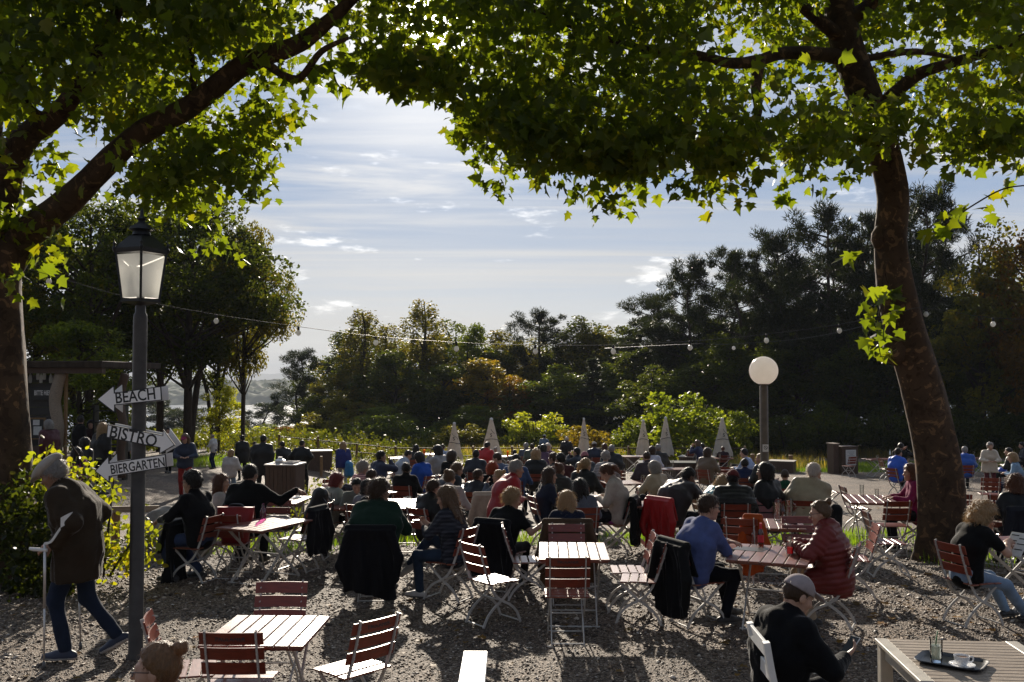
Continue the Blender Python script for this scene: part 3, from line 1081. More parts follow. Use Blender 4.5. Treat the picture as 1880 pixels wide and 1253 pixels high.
# swollen burr where a limb was lost
c0 = inv @ pt(1614, 435, 14.75)
mb.lathe([(0.0, -.22), (.12, -.17), (.17, -.05), (.16, .06), (.10, .16), (0, .2)], 12, c0 + Vector((.05, 0, 0)))
c0 = inv @ pt(1640, 640, 14.85)
mb.lathe([(0.0, -.28), (.14, -.2), (.19, -.02), (.16, .12), (.09, .24), (0, .28)], 12, c0 + Vector((.03, 0, 0)))
mb.build('trunk', M_['bark'], RT, smooth=True)
mb = MB()
limb(mb, sub(P3([(1560, 110, 14.4), (1510, 100, 14.2), (1440, 98, 13.9), (1390, 112, 13.6), (1340, 116, 13.3), (1270, 100, 13.0), (1180, 90, 12.6), (1080, 60, 12.2), (980, 20, 11.9)])), [.13, .105, .09, .085, .075, .065, .055, .04, .025], n=12, wob=.03)
limb(mb, sub(P3([(1395, 112, 13.6), (1388, 160, 13.5), (1392, 205, 13.4), (1380, 260, 13.3)])), [.09, .075, .06, .02], n=9)
limb(mb, sub(P3([(1545, 70, 14.3), (1500, 35, 14.1), (1450, -10, 13.9), (1380, -90, 13.6)])), [.12, .095, .08, .05], n=10)
mb.build('branch', M_['bark'], RT, smooth=True)
mb = MB()
limb(mb, sub(P3([(1605, 210, 14.5), (1650, 165, 14.3), (1690, 135, 14.1), (1740, 118, 13.9), (1830, 90, 13.6), (1940, 40, 13.2)])), [.13, .105, .09, .08, .065, .04], n=12, wob=.03)
limb(mb, sub(P3([(1545, 40, 14.3), (1590, 15, 14.2), (1640, -40, 14.0), (1720, -120, 13.8)])), [.13, .11, .09, .06], n=10)
limb(mb, sub(P3([(1580, 110, 14.4), (1680, 95, 14.6), (1760, 110, 14.9)])), [.06, .05, .02], n=8)
mb.build('branch', M_['bark'], RT, smooth=True)
mb = MB()                                   # the young shoots on the trunk and the bare hanging twig
twig = sub(P3([(1640, 545, 14.55), (1625, 500, 14.45), (1632, 475, 14.4)])), sub(P3([(1650, 590, 14.5), (1630, 540, 14.4), (1610, 600, 14.3), (1618, 660, 14.3)])), sub(P3([(1700, 440, 14.3), (1740, 410, 14.0), (1790, 375, 13.6), (1850, 345, 13.2), (1930, 340, 13.0)]))
for t in twig: limb(mb, t, [.012] * (len(t) - 1) + [.005], n=5)
mb.build('twig', M_['bark'], RT, smooth=True)

right_top = [(700, -260), (1990, -260), (1990, 215), (1880, 225), (1800, 240), (1700, 230), (1640, 190), (1560, 230), (1480, 235), (1400, 215), (1330, 225), (1260, 240), (1150, 265), (1060, 250), (960, 225), (880, 170), (800, 110), (720, 70)]
right_low = [(720, 110), (800, 100), (880, 165), (960, 220), (1060, 245), (1150, 260), (1240, 235), (1300, 225), (1380, 220), (1385, 285), (1300, 310), (1240, 268), (1160, 325), (1105, 318), (1050, 295), (960, 285), (905, 290), (868, 240), (835, 175), (770, 150)]
right_low2 = [(1400, 215), (1480, 230), (1560, 225), (1640, 190), (1700, 225), (1800, 240), (1880, 225), (1950, 220), (1950, 290), (1860, 270), (1780, 290), (1700, 255), (1650, 255), (1560, 265), (1500, 285), (1440, 300), (1400, 255)]
C1, s1, o1 = sprays(nosun(np.concatenate([clear(region_points(right_top, 250, 10.6, 13.6), LIMBS_R, 68), region_points(right_top, 280, 14.6, 18.5)])), 52, .32, .15)
C2, s2, o2 = sprays(region_points(right_low, 78, 11.0, 13.8), 36, .19, .145)
C3, s3, o3 = sprays(region_points(right_low2, 50, 12.6, 15.2), 33, .2, .15)
shoot = [(1585, 530), (1640, 510), (1660, 560), (1650, 600), (1640, 660), (1590, 660), (1575, 610)]
C4 = region_points(shoot, 46, 14.1, 14.5); s4 = .17 + .1 * RNG.random(len(C4))
C5 = np.concatenate([region_points([(1545, 465), (1575, 460), (1570, 500), (1555, 500)], 5, 14.3, 14.5),
                     region_points([(1690, 425), (1760, 380), (1840, 350), (1850, 375), (1780, 420), (1700, 450)], 30, 13.4, 14.2)])
s5 = .15 + .09 * RNG.random(len(C5))
tips = [(722, 178), (775, 170), (850, 262), (880, 300), (905, 340), (930, 315), (985, 322), (1020, 330), (1050, 350), (1085, 350), (1108, 382), (1150, 386), (1175, 340), (1225, 300), (1255, 342), (1297, 360), (1335, 348), (1372, 342), (1395, 300),
        (1440, 360), (1470, 318), (1500, 322), (1545, 332), (1590, 298), (1690, 296), (1745, 318), (1790, 298), (1860, 326), (1300, 318), (1340, 300)]
C6 = np.array([pt(x, y - 12, 11.2 + 3.4 * RNG.random()) for x, y in tips])
C6, s6, o6 = sprays(C6, 17, .10, .155, 1.1)
allC = np.concatenate([C1, C2, C3, C4, C5, C6])
allS = np.concatenate([s1, s2, s3, s4, s5, s6])
allO = np.concatenate([o1, o2, o3, np.zeros((len(C4) + len(C5), 3)), o6])
V, F = leaf_shapes(allC - np.array(RT.location)[None], allS, PLANE_LEAF, out=allO * .6)
link('crown', np_mesh('crown', V, F), M_['leaf'], RT, color=(0.046, 0.074, 0.012))


# ---- trees of the wood: a few kinds, each copied with its own size, turn and tint
def clumpy(cs, rs, per, size, droop=0.2, flat=0.7, shell=0.55):
    n = len(cs)
    d = rand_dirs(n * per).reshape(n, per, 3)
    r = (shell + (1 - shell) * RNG.random((n, per, 1)))
    off = d * r * np.asarray(rs)[:, None, None]
    off[:, :, 2] *= flat
    C = (np.asarray(cs)[:, None, :] + off).reshape(-1, 3)
    return leaf_quads(C, size * (0.55 + 0.9 * RNG.random(len(C))), droop)


def needle_tufts(cs, rs, per, ln, wd, flat=0.45):
    n = len(cs)
    d = rand_dirs(n * per).reshape(n, per, 3)
    off = d * (0.35 + 0.65 * RNG.random((n, per, 1))) * np.asarray(rs)[:, None, None]
    off[:, :, 2] *= flat
    C = (np.asarray(cs)[:, None, :] + off).reshape(-1, 3)
    m = len(C)
    a = off.reshape(-1, 3) + rand_dirs(m) * 0.5 + np.array([0, 0, .35])
    a /= np.linalg.norm(a, axis=1, keepdims=True)
    b = np.cross(a, rand_dirs(m)); b /= np.linalg.norm(b, axis=1, keepdims=True) + 1e-9
    L_ = (ln * (0.6 + 0.8 * RNG.random((m, 1))))
    V = np.stack([C - a * L_ * .4 + b * wd, C + a * L_ * .6, C - a * L_ * .4 - b * wd], 1).reshape(-1, 3)
    return V, np.arange(m * 3).reshape(-1, 3)


def proto(kind, seed):
    global RNG
    RNG = np.random.default_rng(seed)
    rg = random.Random(seed)
    mb = MB()
    if kind == 'pine':
        H = 18.0
        bend = [Vector((rg.uniform(-.16, .16) * k, rg.uniform(-.16, .16) * k, H * k / 5)) for k in range(6)]
        bend[0] = Vector((0, 0, -1))
        limb(mb, bend, [.27, .24, .2, .16, .11, .04], n=7, sub=3)
        cs, rs = [], []
        for i in range(24):
            h = .34 + .66 * (i + rg.random()) / 24
            rad = .235 * H * math.sqrt(max(0.02, 1 - ((h - .60) / .44) ** 2)) * rg.uniform(.45, 1.15)
            t = i * 2.4 + rg.uniform(-.6, .6)
            k = h * 5 * .97; j = min(int(k), 4)
            base = bend[j].lerp(bend[j + 1], k - j)
            tip_ = base + Vector((rad * math.cos(t), rad * math.sin(t), rg.uniform(.1, .9)))
            limb(mb, [base + Vector((0, 0, -.5)), base.lerp(tip_, .5) + Vector((0, 0, -.3)), tip_], [.08, .055, .02], n=5, sub=2)
            for q_ in range(4):
                c = base.lerp(tip_, rg.uniform(.45, 1.05)) + Vector((rg.gauss(0, .55), rg.gauss(0, .55), rg.uniform(-.7, .9)))
                cs.append(tuple(c)); rs.append(rg.uniform(.55, 1.15))
        for q_ in range(6):
            cs.append((bend[5].x + rg.gauss(0, .6), bend[5].y + rg.gauss(0, .6), H - rg.uniform(.2, 1.6))); rs.append(rg.uniform(.6, .95))
        V, F = needle_tufts(cs, rs, 160, .44, .042, .78)
    elif kind == 'spruce':
        H = 15.0
        limb(mb, [Vector((0, 0, -1)), Vector((0, 0, H * .5)), Vector((0, 0, H))], [.22, .14, .03], n=6, sub=2)
        cs, rs = [], []
        for i in range(70):
            h = rg.uniform(.05, 1) ** .9
            rad = 2.9 * (1 - h) * rg.uniform(.5, 1.05); t = rg.uniform(0, 2 * PI)
            cs.append((rad * math.cos(t), rad * math.sin(t), H * h)); rs.append(.45 + .75 * (1 - h))
        V, F = needle_tufts(cs, rs, 170, .38, .035, .6)
    elif kind == 'birch':
        H = 17.0
        limb(mb, [Vector((0, 0, -1)), Vector((.2, 0, H * .45)), Vector((-.1, .2, H * .8)), Vector((0, 0, H))], [.2, .14, .08, .02], n=6, sub=3)
        C = []
        for i in range(120):
            h = rg.uniform(.32, 1.0); rad = (2.9 * math.sin(min(1, (1.05 - h) * 1.9) * PI / 2)) * rg.uniform(.15, 1); t = rg.uniform(0, 2 * PI)
            top = Vector((rad * math.cos(t), rad * math.sin(t), H * h + .2))
            if i % 3 == 0: limb(mb, [Vector((0, 0, max(H * h - 2.0, 3))), top], [.04, .015], n=4, sub=1)
            ln = rg.uniform(.8, 2.4)
            q = np.linspace(0, 1, 62)[:, None]
            p = np.array(top)[None] + q * np.array([[.25 * math.cos(t), .25 * math.sin(t), -ln]]) + RNG.normal(size=(62, 3)) * .16
            C.append(p)
        C = np.concatenate(C)
        V, F = leaf_quads(C, .20 * (.6 + .8 * RNG.random(len(C))), .5)
    elif kind == 'bush':
        H = 4.0
        for i in range(6):
            t = rg.uniform(0, 2 * PI)
            limb(mb, [Vector((0, 0, -.3)), Vector((.5 * math.cos(t), .5 * math.sin(t), 1.2)), Vector((1.0 * math.cos(t), 1.0 * math.sin(t), 2.8))], [.05, .04, .015], n=5, sub=2)
        cs, rs = [], []
        for i in range(34):
            d = rand_dirs(1)[0]; r = rg.uniform(.4, 1)
            cs.append((d[0] * 1.7 * r, d[1] * 1.7 * r, 1.7 + d[2] * 1.5 * r)); rs.append(rg.uniform(.35, .75))
        V, F = clumpy(cs, rs, 190, .17, .1, .9)
    else:                                       # broad crown, or a tall shade tree with bare stems
        H = 15.0
        low = .14 if kind == 'broad' else .30
        a = rg.uniform(-.4, .4)
        stem = [Vector((0, 0, -1)), Vector((a, 0, H * .3)), Vector((a * .5, a, H * .6)), Vector((0, 0, H * .9))]
        limb(mb, stem, [.26, .2, .13, .03], n=7, sub=3)
        if kind == 'shade':
            limb(mb, [Vector((0, 0, -1)), Vector((.8, .2, H * .28)), Vector((2.0, .4, H * .5)), Vector((3.0, .6, H * .75))], [.2, .16, .1, .02], n=7, sub=3)
            limb(mb, [Vector((a, 0, H * .25)), Vector((-1.6, .2, H * .5)), Vector((-3.0, .1, H * .7))], [.15, .1, .02], n=6, sub=3)
        cs, rs = [], []
        mid = (low + 1) / 2; hh = (1 - low) / 2
        for i in range(62 if kind == 'broad' else 125):
            d = rand_dirs(1)[0]; r = rg.uniform(.35, 1) ** .6
            rx = 3.7 if kind == 'broad' else 5.2
            sq = 1.0 - .25 * max(0, d[2])
            c = Vector((d[0] * rx * r * sq, d[1] * rx * r * sq, H * (mid + d[2] * hh * r * .93)))
            cs.append(tuple(c)); rs.append(rg.uniform(.6, 1.35))
            if i % 3 == 0:
                b0 = Vector((0, 0, max(c.z - 2.4, H * low * .8)))
                limb(mb, [b0, b0.lerp(c, .6) + Vector((0, 0, -.2)), c], [.08, .05, .015], n=5, sub=2)
        V, F = clumpy(cs, rs, 215 if kind == 'broad' else 230, .26 if kind == 'broad' else .2, .15, .8)
    tr = bpy.data.meshes.new('trunk')
    tr.from_pydata(mb.v, [], mb.f)
    tr.polygons.foreach_set('use_smooth', np.ones(len(tr.polygons), bool))
    cr = np_mesh('crown', V, F)
    tr.materials.append(M_['bark_dark'])
    cr.materials.append(M_['needle'] if kind in ('pine', 'spruce') else M_['leaf_far'])
    return tr, cr, H, {'pine': 7.6, 'spruce': 5.6, 'birch': 5.8, 'bush': 4.4, 'broad': 8.2, 'shade': 11.0}[kind]


PROTO = {}
for kind, seeds in (('pine', (1, 2, 3)), ('birch', (4, 5)), ('broad', (6, 7, 8)), ('spruce', (9,)), ('bush', (10, 11)), ('shade', (12, 13))):
    PROTO[kind] = [proto(kind, s) for s in seeds]
RNG = np.random.default_rng(21)

G = {'dk': (0.028, 0.042, 0.012), 'gr': (0.050, 0.075, 0.018), 'lt': (0.16, 0.20, 0.032), 'vb': (0.075, 0.108, 0.02), 'ye': (0.11, 0.095, 0.017), 'or': (0.10, 0.055, 0.014),  # lt, vb: leaf colours brightened to stand in for sunlight the pines block
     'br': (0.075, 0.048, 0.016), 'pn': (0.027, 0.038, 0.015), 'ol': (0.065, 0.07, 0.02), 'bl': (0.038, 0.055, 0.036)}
NAME = {'pine': 'pine_tree', 'spruce': 'spruce_tree', 'birch': 'birch_tree', 'broad': 'broadleaf_tree', 'bush': 'shrub', 'shade': 'broadleaf_tree'}
TREE_N = [0]


def wood_tree(kind, cx, top, wpx, Y, col, label, group=None, lean=0.0, base=None):
    i = TREE_N[0]; TREE_N[0] += 1
    tr, cr, H0, W0 = PROTO[kind][i % len(PROTO[kind])]
    p = pt(cx, top, Y)
    g = gz(p.x, Y) if base is None else base
    H = max(p.z - g, .8)
    sz = H / H0
    sx = (wpx / FPX * Y) / W0
    root = empty(NAME[kind], (p.x, Y, g), random.uniform(0, 6.28))
    root.scale = (sx, sx, sz)
    root.rotation_euler[1] = lean
    tag(root, label, 'shrub' if kind == 'bush' else 'tree', group)
    c = link('crown', cr, None, root)
    k = random.uniform(.82, 1.18)
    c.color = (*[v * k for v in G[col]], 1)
    t = link('stem' if kind == 'bush' else 'trunk', tr, None, root)
    return root


for r in [
    ('pine', 548, 648, 95, 88, 'bl', 'thin crooked pine standing alone against the lake'),
    ('birch', 665, 572, 165, 84, 'ol', 'airy drooping birch at the left end of the central wood'),
    ('birch', 778, 553, 165, 86, 'ol', 'tallest airy birch in the middle of the wood'),
    ('broad', 858, 588, 130, 88, 'gr', 'leafy green treetop just right of the tallest birch'),
    ('pine', 988, 577, 120, 92, 'pn', 'lone dark flat-topped pine above the string of bulbs'),
    ('broad', 1080, 592, 150, 90, 'ol', 'olive green treetop right of the lone flat-topped pine'),
    ('pine', 1195, 548, 130, 86, 'pn', 'dark pine beginning the tall stand on the right'),
    ('pine', 1262, 484, 130, 74, 'pn', 'dark pine with a stepped crown above the bright green bush'),
    ('pine', 1350, 468, 150, 72, 'pn', 'broad dark pine rising behind the globe lamp'),
    ('pine', 1432, 434, 140, 70, 'pn', 'dark pine right of the globe lamp with bare lower stem'),
    ('pine', 1516, 392, 170, 68, 'pn', 'highest dark pine left of the leaning plane trunk'),
    ('pine', 1592, 404, 140, 69, 'pn', 'dark pine half hidden by the leaning plane trunk'),
    ('pine', 1692, 352, 150, 66, 'pn', 'tall dark pine just right of the leaning plane trunk'),
    ('broad', 1795, 400, 240, 60, 'ol', 'big olive broadleaf tree at the right of the wood'),
    ('broad', 1900, 385, 220, 57, 'br', 'russet brown broadleaf tree at the far right edge'),
    ('broad', 893, 655, 185, 79, 'ye', 'yellow autumn tree in the middle of the wood'),
    ('broad', 935, 690, 120, 76, 'or', 'rust orange young tree below the yellow autumn tree'),
    ('broad', 815, 660, 150, 78, 'dk', 'dark shaded tree under the tallest birch'),
    ('broad', 725, 640, 170, 80, 'dk', 'dark green tree between the two birches'),
    ('broad', 1005, 668, 170, 77, 'gr', 'mid green tree right of the yellow autumn tree'),
    ('spruce', 1088, 660, 130, 75, 'bl', 'blue green spruce behind the middle closed umbrella'),
    ('broad', 1160, 640, 150, 78, 'dk', 'dark tree between the spruce and the tall pines'),
    ('broad', 620, 665, 130, 82, 'ol', 'olive tree at the left foot of the central wood'),
    ('bush', 1245, 699, 235, 53, 'vb', 'bright backlit green tree behind the pair of closed umbrellas'),
    ('bush', 1340, 738, 130, 54, 'vb', 'light green shrub right of the bright backlit tree'),
    ('bush', 1165, 755, 120, 54, 'vb', 'light green shrub left of the bright backlit tree'),
    ('bush', 1075, 770, 110, 60, 'ye', 'yellow leaved shrub behind the middle closed umbrella'),
    ('bush', 985, 745, 150, 66, 'lt', 'green shrub behind the far middle tables'),
    ('broad', 1325, 610, 170, 70, 'dk', 'dark understorey tree behind the globe lamp'),
    ('bush', 845, 770, 120, 64, 'ol', 'olive shrub behind the leftmost closed umbrella'),
    ('bush', 690, 752, 150, 66, 'gr', 'green shrub behind the woman with the blue bag'),
    ('bush', 600, 745, 140, 70, 'ol', 'olive shrub at the far left of the central wood'),
    ('bush', 522, 775, 120, 72, 'or', 'rusty shrub under the crooked pine'),
    ('bush', 455, 778, 150, 66, 'lt', 'yellow green shrub behind the standing drinkers'),
    ('broad', 402, 692, 90, 50, 'lt', 'young bright green tree between the dark double stems'),
    ('pine', 488, 744, 120, 150, 'bl', 'rounded dark pine top in front of the lake'),
    ('pine', 330, 752, 160, 130, 'bl', 'wide dark pine top left of the double stems'),
    ('pine', 292, 735, 90, 135, 'bl', 'narrow dark pine top beside the lamp post'),
    ('broad', 415, 770, 120, 110, 'gr', 'green treetop below the lake at the double stems'),
]:
    wood_tree(*r)
wood_tree('broad', 932, 622, 140, 90, 'ol', 'olive treetop right behind the yellow autumn tree')
wood_tree('broad', 1042, 606, 130, 92, 'dk', 'dark treetop between the lone pine and the olive treetop')
wood_tree('birch', 712, 598, 140, 88, 'ol', 'airy birch between the two taller birches')
wood_tree('broad', 1148, 592, 150, 88, 'dk', 'dark treetop left of the tall pine stand')
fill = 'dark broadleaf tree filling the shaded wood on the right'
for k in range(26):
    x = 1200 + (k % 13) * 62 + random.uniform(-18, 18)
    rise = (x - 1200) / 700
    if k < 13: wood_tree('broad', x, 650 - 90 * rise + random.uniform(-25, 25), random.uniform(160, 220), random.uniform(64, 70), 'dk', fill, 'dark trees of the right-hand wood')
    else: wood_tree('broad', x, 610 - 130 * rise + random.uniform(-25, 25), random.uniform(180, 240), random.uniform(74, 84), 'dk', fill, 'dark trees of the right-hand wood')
for k in range(9):
    x = 1225 + k * 62 + random.uniform(-12, 12)
    wood_tree('pine', x, 560 - 150 * min(1, (x - 1200) / 450) + random.uniform(-15, 45), random.uniform(130, 180), random.uniform(72, 82), 'pn', 'dark pine crown closing the ranks of the tall pine stand', 'pines of the tall stand')
for k in range(20):
    x = 1230 + k * 38 + random.uniform(-14, 14)
    wood_tree('bush', x, random.uniform(715, 760), random.uniform(130, 170), random.uniform(57, 62), 'dk', 'dark shrub at the foot of the shaded right-hand wood', 'dark shrubs of the right-hand wood')
for k in range(26):
    x = 590 + (k % 13) * 48 + random.uniform(-16, 16)
    if k < 13: wood_tree(random.choice(['broad', 'birch', 'broad']), x, random.uniform(578, 632) + max(0, 650 - x) * 1.0, random.uniform(140, 190), random.uniform(88, 100), random.choice(['dk', 'gr', 'ol']), 'dark tree closing the gaps of the central wood', 'dark trees of the central wood')
    else: wood_tree('broad', x, random.uniform(705, 745), random.uniform(130, 170), random.uniform(72, 78), random.choice(['dk', 'ol', 'gr']), 'low shaded tree at the front of the central wood', 'low trees of the central wood')
for k in range(15):
    x = 545 + k * 34 + random.uniform(-8, 8)
    wood_tree('bush', x, random.uniform(765, 785), random.uniform(110, 150), random.uniform(68, 76), random.choice(['dk', 'dk', 'gr']), 'dark shrub along the foot of the central wood', 'shrubs of the central wood')
for k in range(9):
    x = 270 + k * 34 + random.uniform(-8, 8)
    wood_tree('bush', x, random.uniform(776, 800), random.uniform(80, 110), random.uniform(78, 100), random.choice(['gr', 'lt', 'ol']), 'low green shrub on the slope above the lake', 'shrubs on the lake slope')
for k in range(10):
    x = 300 + k * 27 + random.uniform(-8, 8)
    wood_tree('broad', x, random.uniform(762, 785), random.uniform(60, 90), random.uniform(120, 180), random.choice(['gr', 'ol', 'dk']), 'green treetop on the slope below the terrace', 'treetops on the lake slope')

# the dark multi-stemmed trees behind the lantern
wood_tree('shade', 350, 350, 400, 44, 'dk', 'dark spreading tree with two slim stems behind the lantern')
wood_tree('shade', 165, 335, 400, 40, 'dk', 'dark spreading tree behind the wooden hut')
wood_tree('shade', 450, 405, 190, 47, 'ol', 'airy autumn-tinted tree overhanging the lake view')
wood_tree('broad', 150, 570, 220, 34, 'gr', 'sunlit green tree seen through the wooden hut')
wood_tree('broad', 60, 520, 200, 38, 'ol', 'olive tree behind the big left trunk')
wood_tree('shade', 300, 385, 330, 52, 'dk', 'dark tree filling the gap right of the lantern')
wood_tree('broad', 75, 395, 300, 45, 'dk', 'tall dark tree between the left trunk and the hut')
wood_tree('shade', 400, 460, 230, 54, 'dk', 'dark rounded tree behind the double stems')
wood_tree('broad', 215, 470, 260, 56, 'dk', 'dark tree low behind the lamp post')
wood_tree('bush', 235, 740, 110, 40, 'lt', 'yellow green shrub behind the arrow signs')


# ---- the hazel bush by the left trunk, shade and backlight put into two leaf colours
def hazel(label, regions, col, seed, stems, loc):
    global RNG
    RNG = np.random.default_rng(seed)
    root = empty('hazel_bush', loc)
    tag(root, label, 'bush')
    Cs, Ss, Os = [], [], []
    for poly, n, Y0, Y1, per, rad, sz in regions:
        c, s, o = sprays(region_points(poly, n, Y0, Y1), per, rad, sz, .8)
        Cs.append(c); Ss.append(s); Os.append(o)
    C = np.concatenate(Cs); C[:, 2] = np.maximum(C[:, 2], zg(C[:, 0], C[:, 1]) + .04)
    V, F = leaf_shapes(C - np.array(loc)[None], np.concatenate(Ss), OVAL_LEAF, droop=.35, out=np.concatenate(Os) * .5)
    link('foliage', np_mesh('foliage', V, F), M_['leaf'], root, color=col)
    mb = MB()
    for t in stems: limb(mb, [Vector(p) - Vector(loc) for p in P3(t)], [.016] * (len(t) - 1) + [.006], n=5, sub=4)
    mb.build('stem', M_['bark_dark'], root, smooth=True)


g0 = at_height(95, 1072, 0)
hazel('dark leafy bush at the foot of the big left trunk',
      [([(0, 890), (60, 880), (120, 900), (150, 980), (150, 1075), (0, 1085)], 85, 11.7, 12.9, 34, .13, .085)], (0.012, 0.020, 0.006), 5,  # leaf colour darkened as painted shade, sun would light these leaves yellow
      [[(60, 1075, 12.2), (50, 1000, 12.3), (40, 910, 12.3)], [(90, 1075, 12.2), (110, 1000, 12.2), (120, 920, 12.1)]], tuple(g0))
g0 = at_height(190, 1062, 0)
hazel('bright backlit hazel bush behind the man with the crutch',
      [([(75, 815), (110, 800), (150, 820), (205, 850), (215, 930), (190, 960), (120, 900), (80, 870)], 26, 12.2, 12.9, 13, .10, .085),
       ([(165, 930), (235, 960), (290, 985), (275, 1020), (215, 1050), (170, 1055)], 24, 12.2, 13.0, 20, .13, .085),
       ([(90, 870), (180, 890), (190, 1000), (150, 1060), (110, 1060)], 18, 12.3, 13.0, 26, .13, .09)], (0.078, 0.106, 0.018), 6,  # lighter leaf colour paints the backlit part of the bush
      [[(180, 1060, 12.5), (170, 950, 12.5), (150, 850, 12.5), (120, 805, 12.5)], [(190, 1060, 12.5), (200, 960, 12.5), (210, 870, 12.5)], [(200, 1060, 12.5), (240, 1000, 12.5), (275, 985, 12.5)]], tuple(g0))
RNG = np.random.default_rng(33)


# ---- fallen leaves lying on the gravel
def fallen():
    n = 1500
    y = 5 + RNG.random(n) ** 1.2 * 22
    x = (RNG.random(n) * 2 - 1) * y * .55
    keep = RNG.random(n) < np.where(x > 2, 1.0, .6)
    x, y = x[keep], y[keep]; n = len(x)
    C = np.stack([x, y, ground_z(x, y) + .014], -1)
    V, F = leaf_shapes(np.zeros((n, 3)), np.ones(n), PLANE_LEAF, droop=0)
    # lay them flat: rebuild from the outline
    k = len(PLANE_LEAF)
    th = RNG.random(n) * 2 * PI
    s = (.03 + .09 * RNG.random(n) ** 1.5)
    ol = np.concatenate([[[0, .42]], PLANE_LEAF])
    X = ol[None, :, 0] * np.cos(th)[:, None] - ol[None, :, 1] * np.sin(th)[:, None]
    Yy = ol[None, :, 0] * np.sin(th)[:, None] + ol[None, :, 1] * np.cos(th)[:, None]
    Z = .22 * np.abs(ol[None, :, 0]) + .1 * RNG.random((n, k + 1)) + .2 * RNG.random((n, 1)) * ol[None, :, 1]
    P = np.stack([C[:, 0:1] + X * s[:, None], C[:, 1:2] + Yy * s[:, None], C[:, 2:3] + Z * s[:, None]], -1)
    m = foliage('fallen_leaf', (1.4, 1.2, .8), .35, .6, .6, 3)
    o = link('fallen_leaves', np_mesh('fallen_leaves', P.reshape(-1, 3), F), m, color=(0.27, 0.165, 0.034))
    tag(o, 'yellow and brown fallen leaves scattered over the gravel', 'leaves', kind='stuff')


fallen()
# ================================================================ folding chairs and tables
def rotz(v, yaw):
    """yaw is clockwise seen from above: 0 faces away from the camera, 90 faces right"""
    a = math.radians(yaw); c, s_ = math.cos(a), math.sin(a)
    return Vector((v[0] * c + v[1] * s_, -v[0] * s_ + v[1] * c, v[2] if len(v) > 2 else 0))


def ground_loc(x, y): return (x, y, gz(x, y) + 0.006)


UPR = [(-.315, .885), (-.275, .74), (-.225, .585), (-.175, .455), (-.105, .335), (-.01, .262), (.10, .205), (.185, .12), (.225, .03), (.235, .004)]
REAR = [(.205, .445), (.115, .372), (.01, .275), (-.10, .200), (-.185, .12), (-.235, .03), (-.245, .004)]


def back_y(z):
    return np.interp(z, [.455, .585, .74, .885], [-.175, -.225, -.275, -.315])


def make_chair(text=False):
    root = empty('folding_chair')
    W = .44
    mb = MB()
    slope = math.atan2(.09, .30)
    for zc in (.605, .715, .825):
        n = 9
        vs, fs = [], []
        for i in range(n):
            x = -W / 2 + W * i / (n - 1)
            bow = -.018 * (1 - (2 * x / W) ** 2)
            yb = float(back_y(zc)) + bow + .016
            for a, b in ((-1, -1), (1, -1), (1, 1), (-1, 1)):
                h = .046 * a; t = .0065 * b
                vs.append((x, yb - h * math.sin(slope) + t, zc + h * math.cos(slope)))
            if i:
                k = 4 * i
                for j in range(4): fs.append((k - 4 + j, k - 4 + (j + 1) % 4, k + (j + 1) % 4, k + j))
        fs += [(3, 2, 1, 0), (4 * n - 4, 4 * n - 3, 4 * n - 2, 4 * n - 1)]
        mb.add(vs, fs)
    br = mb.build('backrest', M_['wood_red'], root)
    if text:
        t = link('lettering', text_mesh('PAULANER', .042, .0008), M_['ink'], br)
        t.rotation_euler = (PI / 2 - slope * 0.9, 0, 0)
        zc = .825
        t.location = (0, float(back_y(zc)) - .012, zc)
    mb = MB()
    for k in range(4):
        mb.box((0, -.15 + .098 * k, .463 - .008 * (k - 1.5) ** 2 * .3), (W, .084, .014), bev=.004)
    mb.build('seat', M_['wood_seat'], root)
    for s_ in (-1, 1):
        m1 = MB().bar(spline([(s_ * .175, y, z) for y, z in UPR], 3), .012, .026)
        for zc in (.605, .715, .825):
            m1.tube([(s_ * .175, float(back_y(zc)) - .02, zc), (s_ * .175, float(back_y(zc)) + .032, zc)], .006, 6)
        m1.build('upright', M_['steel'], root)
        m2 = MB().bar(spline([(s_ * .158, y, z) for y, z in REAR], 3), .012, .026)
        m2.bar([(s_ * .158, -.19, .449), (s_ * .158, .215, .449)], .012, .014)
        m2.build('leg', M_['steel'], root)
    for y, z, hw in ((.231, .02, .175), (-.24, .02, .158), (-.02, .266, .16)):
        MB().tube([(-hw, y, z), (hw, y, z)], .008, 6).build('cross_bar', M_['steel'], root)
    return root


def make_table(Lg=1.1, Wd=.75):
    root = empty('folding_table')
    mb = MB()
    nb = 7
    bw = Wd / nb
    for i in range(nb):
        mb.box((-Wd / 2 + bw * (i + .5), 0, .738), (bw - .010, Lg, .024), bev=.004)
    for y in (-Lg * .42, 0, Lg * .42):
        mb.box((0, y, .714), (Wd - .05, .05, .02))
    mb.build('tabletop', M_['wood_top'], root)
    for s_ in (-1, 1):
        for d in (-1, 1):
            x = s_ * (Wd * .36 if d > 0 else Wd * .32)
            MB().bar([(x, -d * Lg * .36, .70), (x, d * Lg * .34, .03), (x, d * Lg * .34 + .0, .004)], .014, .034).build('leg', M_['steel'], root)
    for y, h in ((-Lg * .34, .02), (Lg * .34, .02), (0, .36)):
        MB().tube([(-Wd * .36, y, h), (Wd * .36, y, h)], .009, 6).build('cross_bar', M_['steel'], root)
    for s_ in (-1, 1): MB().bar([(s_ * Wd * .34, -Lg * .4, .70), (s_ * Wd * .34, Lg * .4, .70)], .02, .012).build('rail', M_['steel'], root)
    return root


CHAIR0 = make_chair(False)
CHAIR_T = make_chair(True)
TABLE0 = make_table()
USED = {'c': False, 't': False, 'b': False}


def place(proto_, key, loc, yaw, label, cat, group):
    o = proto_ if not USED[key] else copy_tree(proto_)
    USED[key] = True
    o.location = loc
    o.rotation_euler = (0, 0, -math.radians(yaw))
    return tag(o, label, cat, group)


CHAIR_POS = []


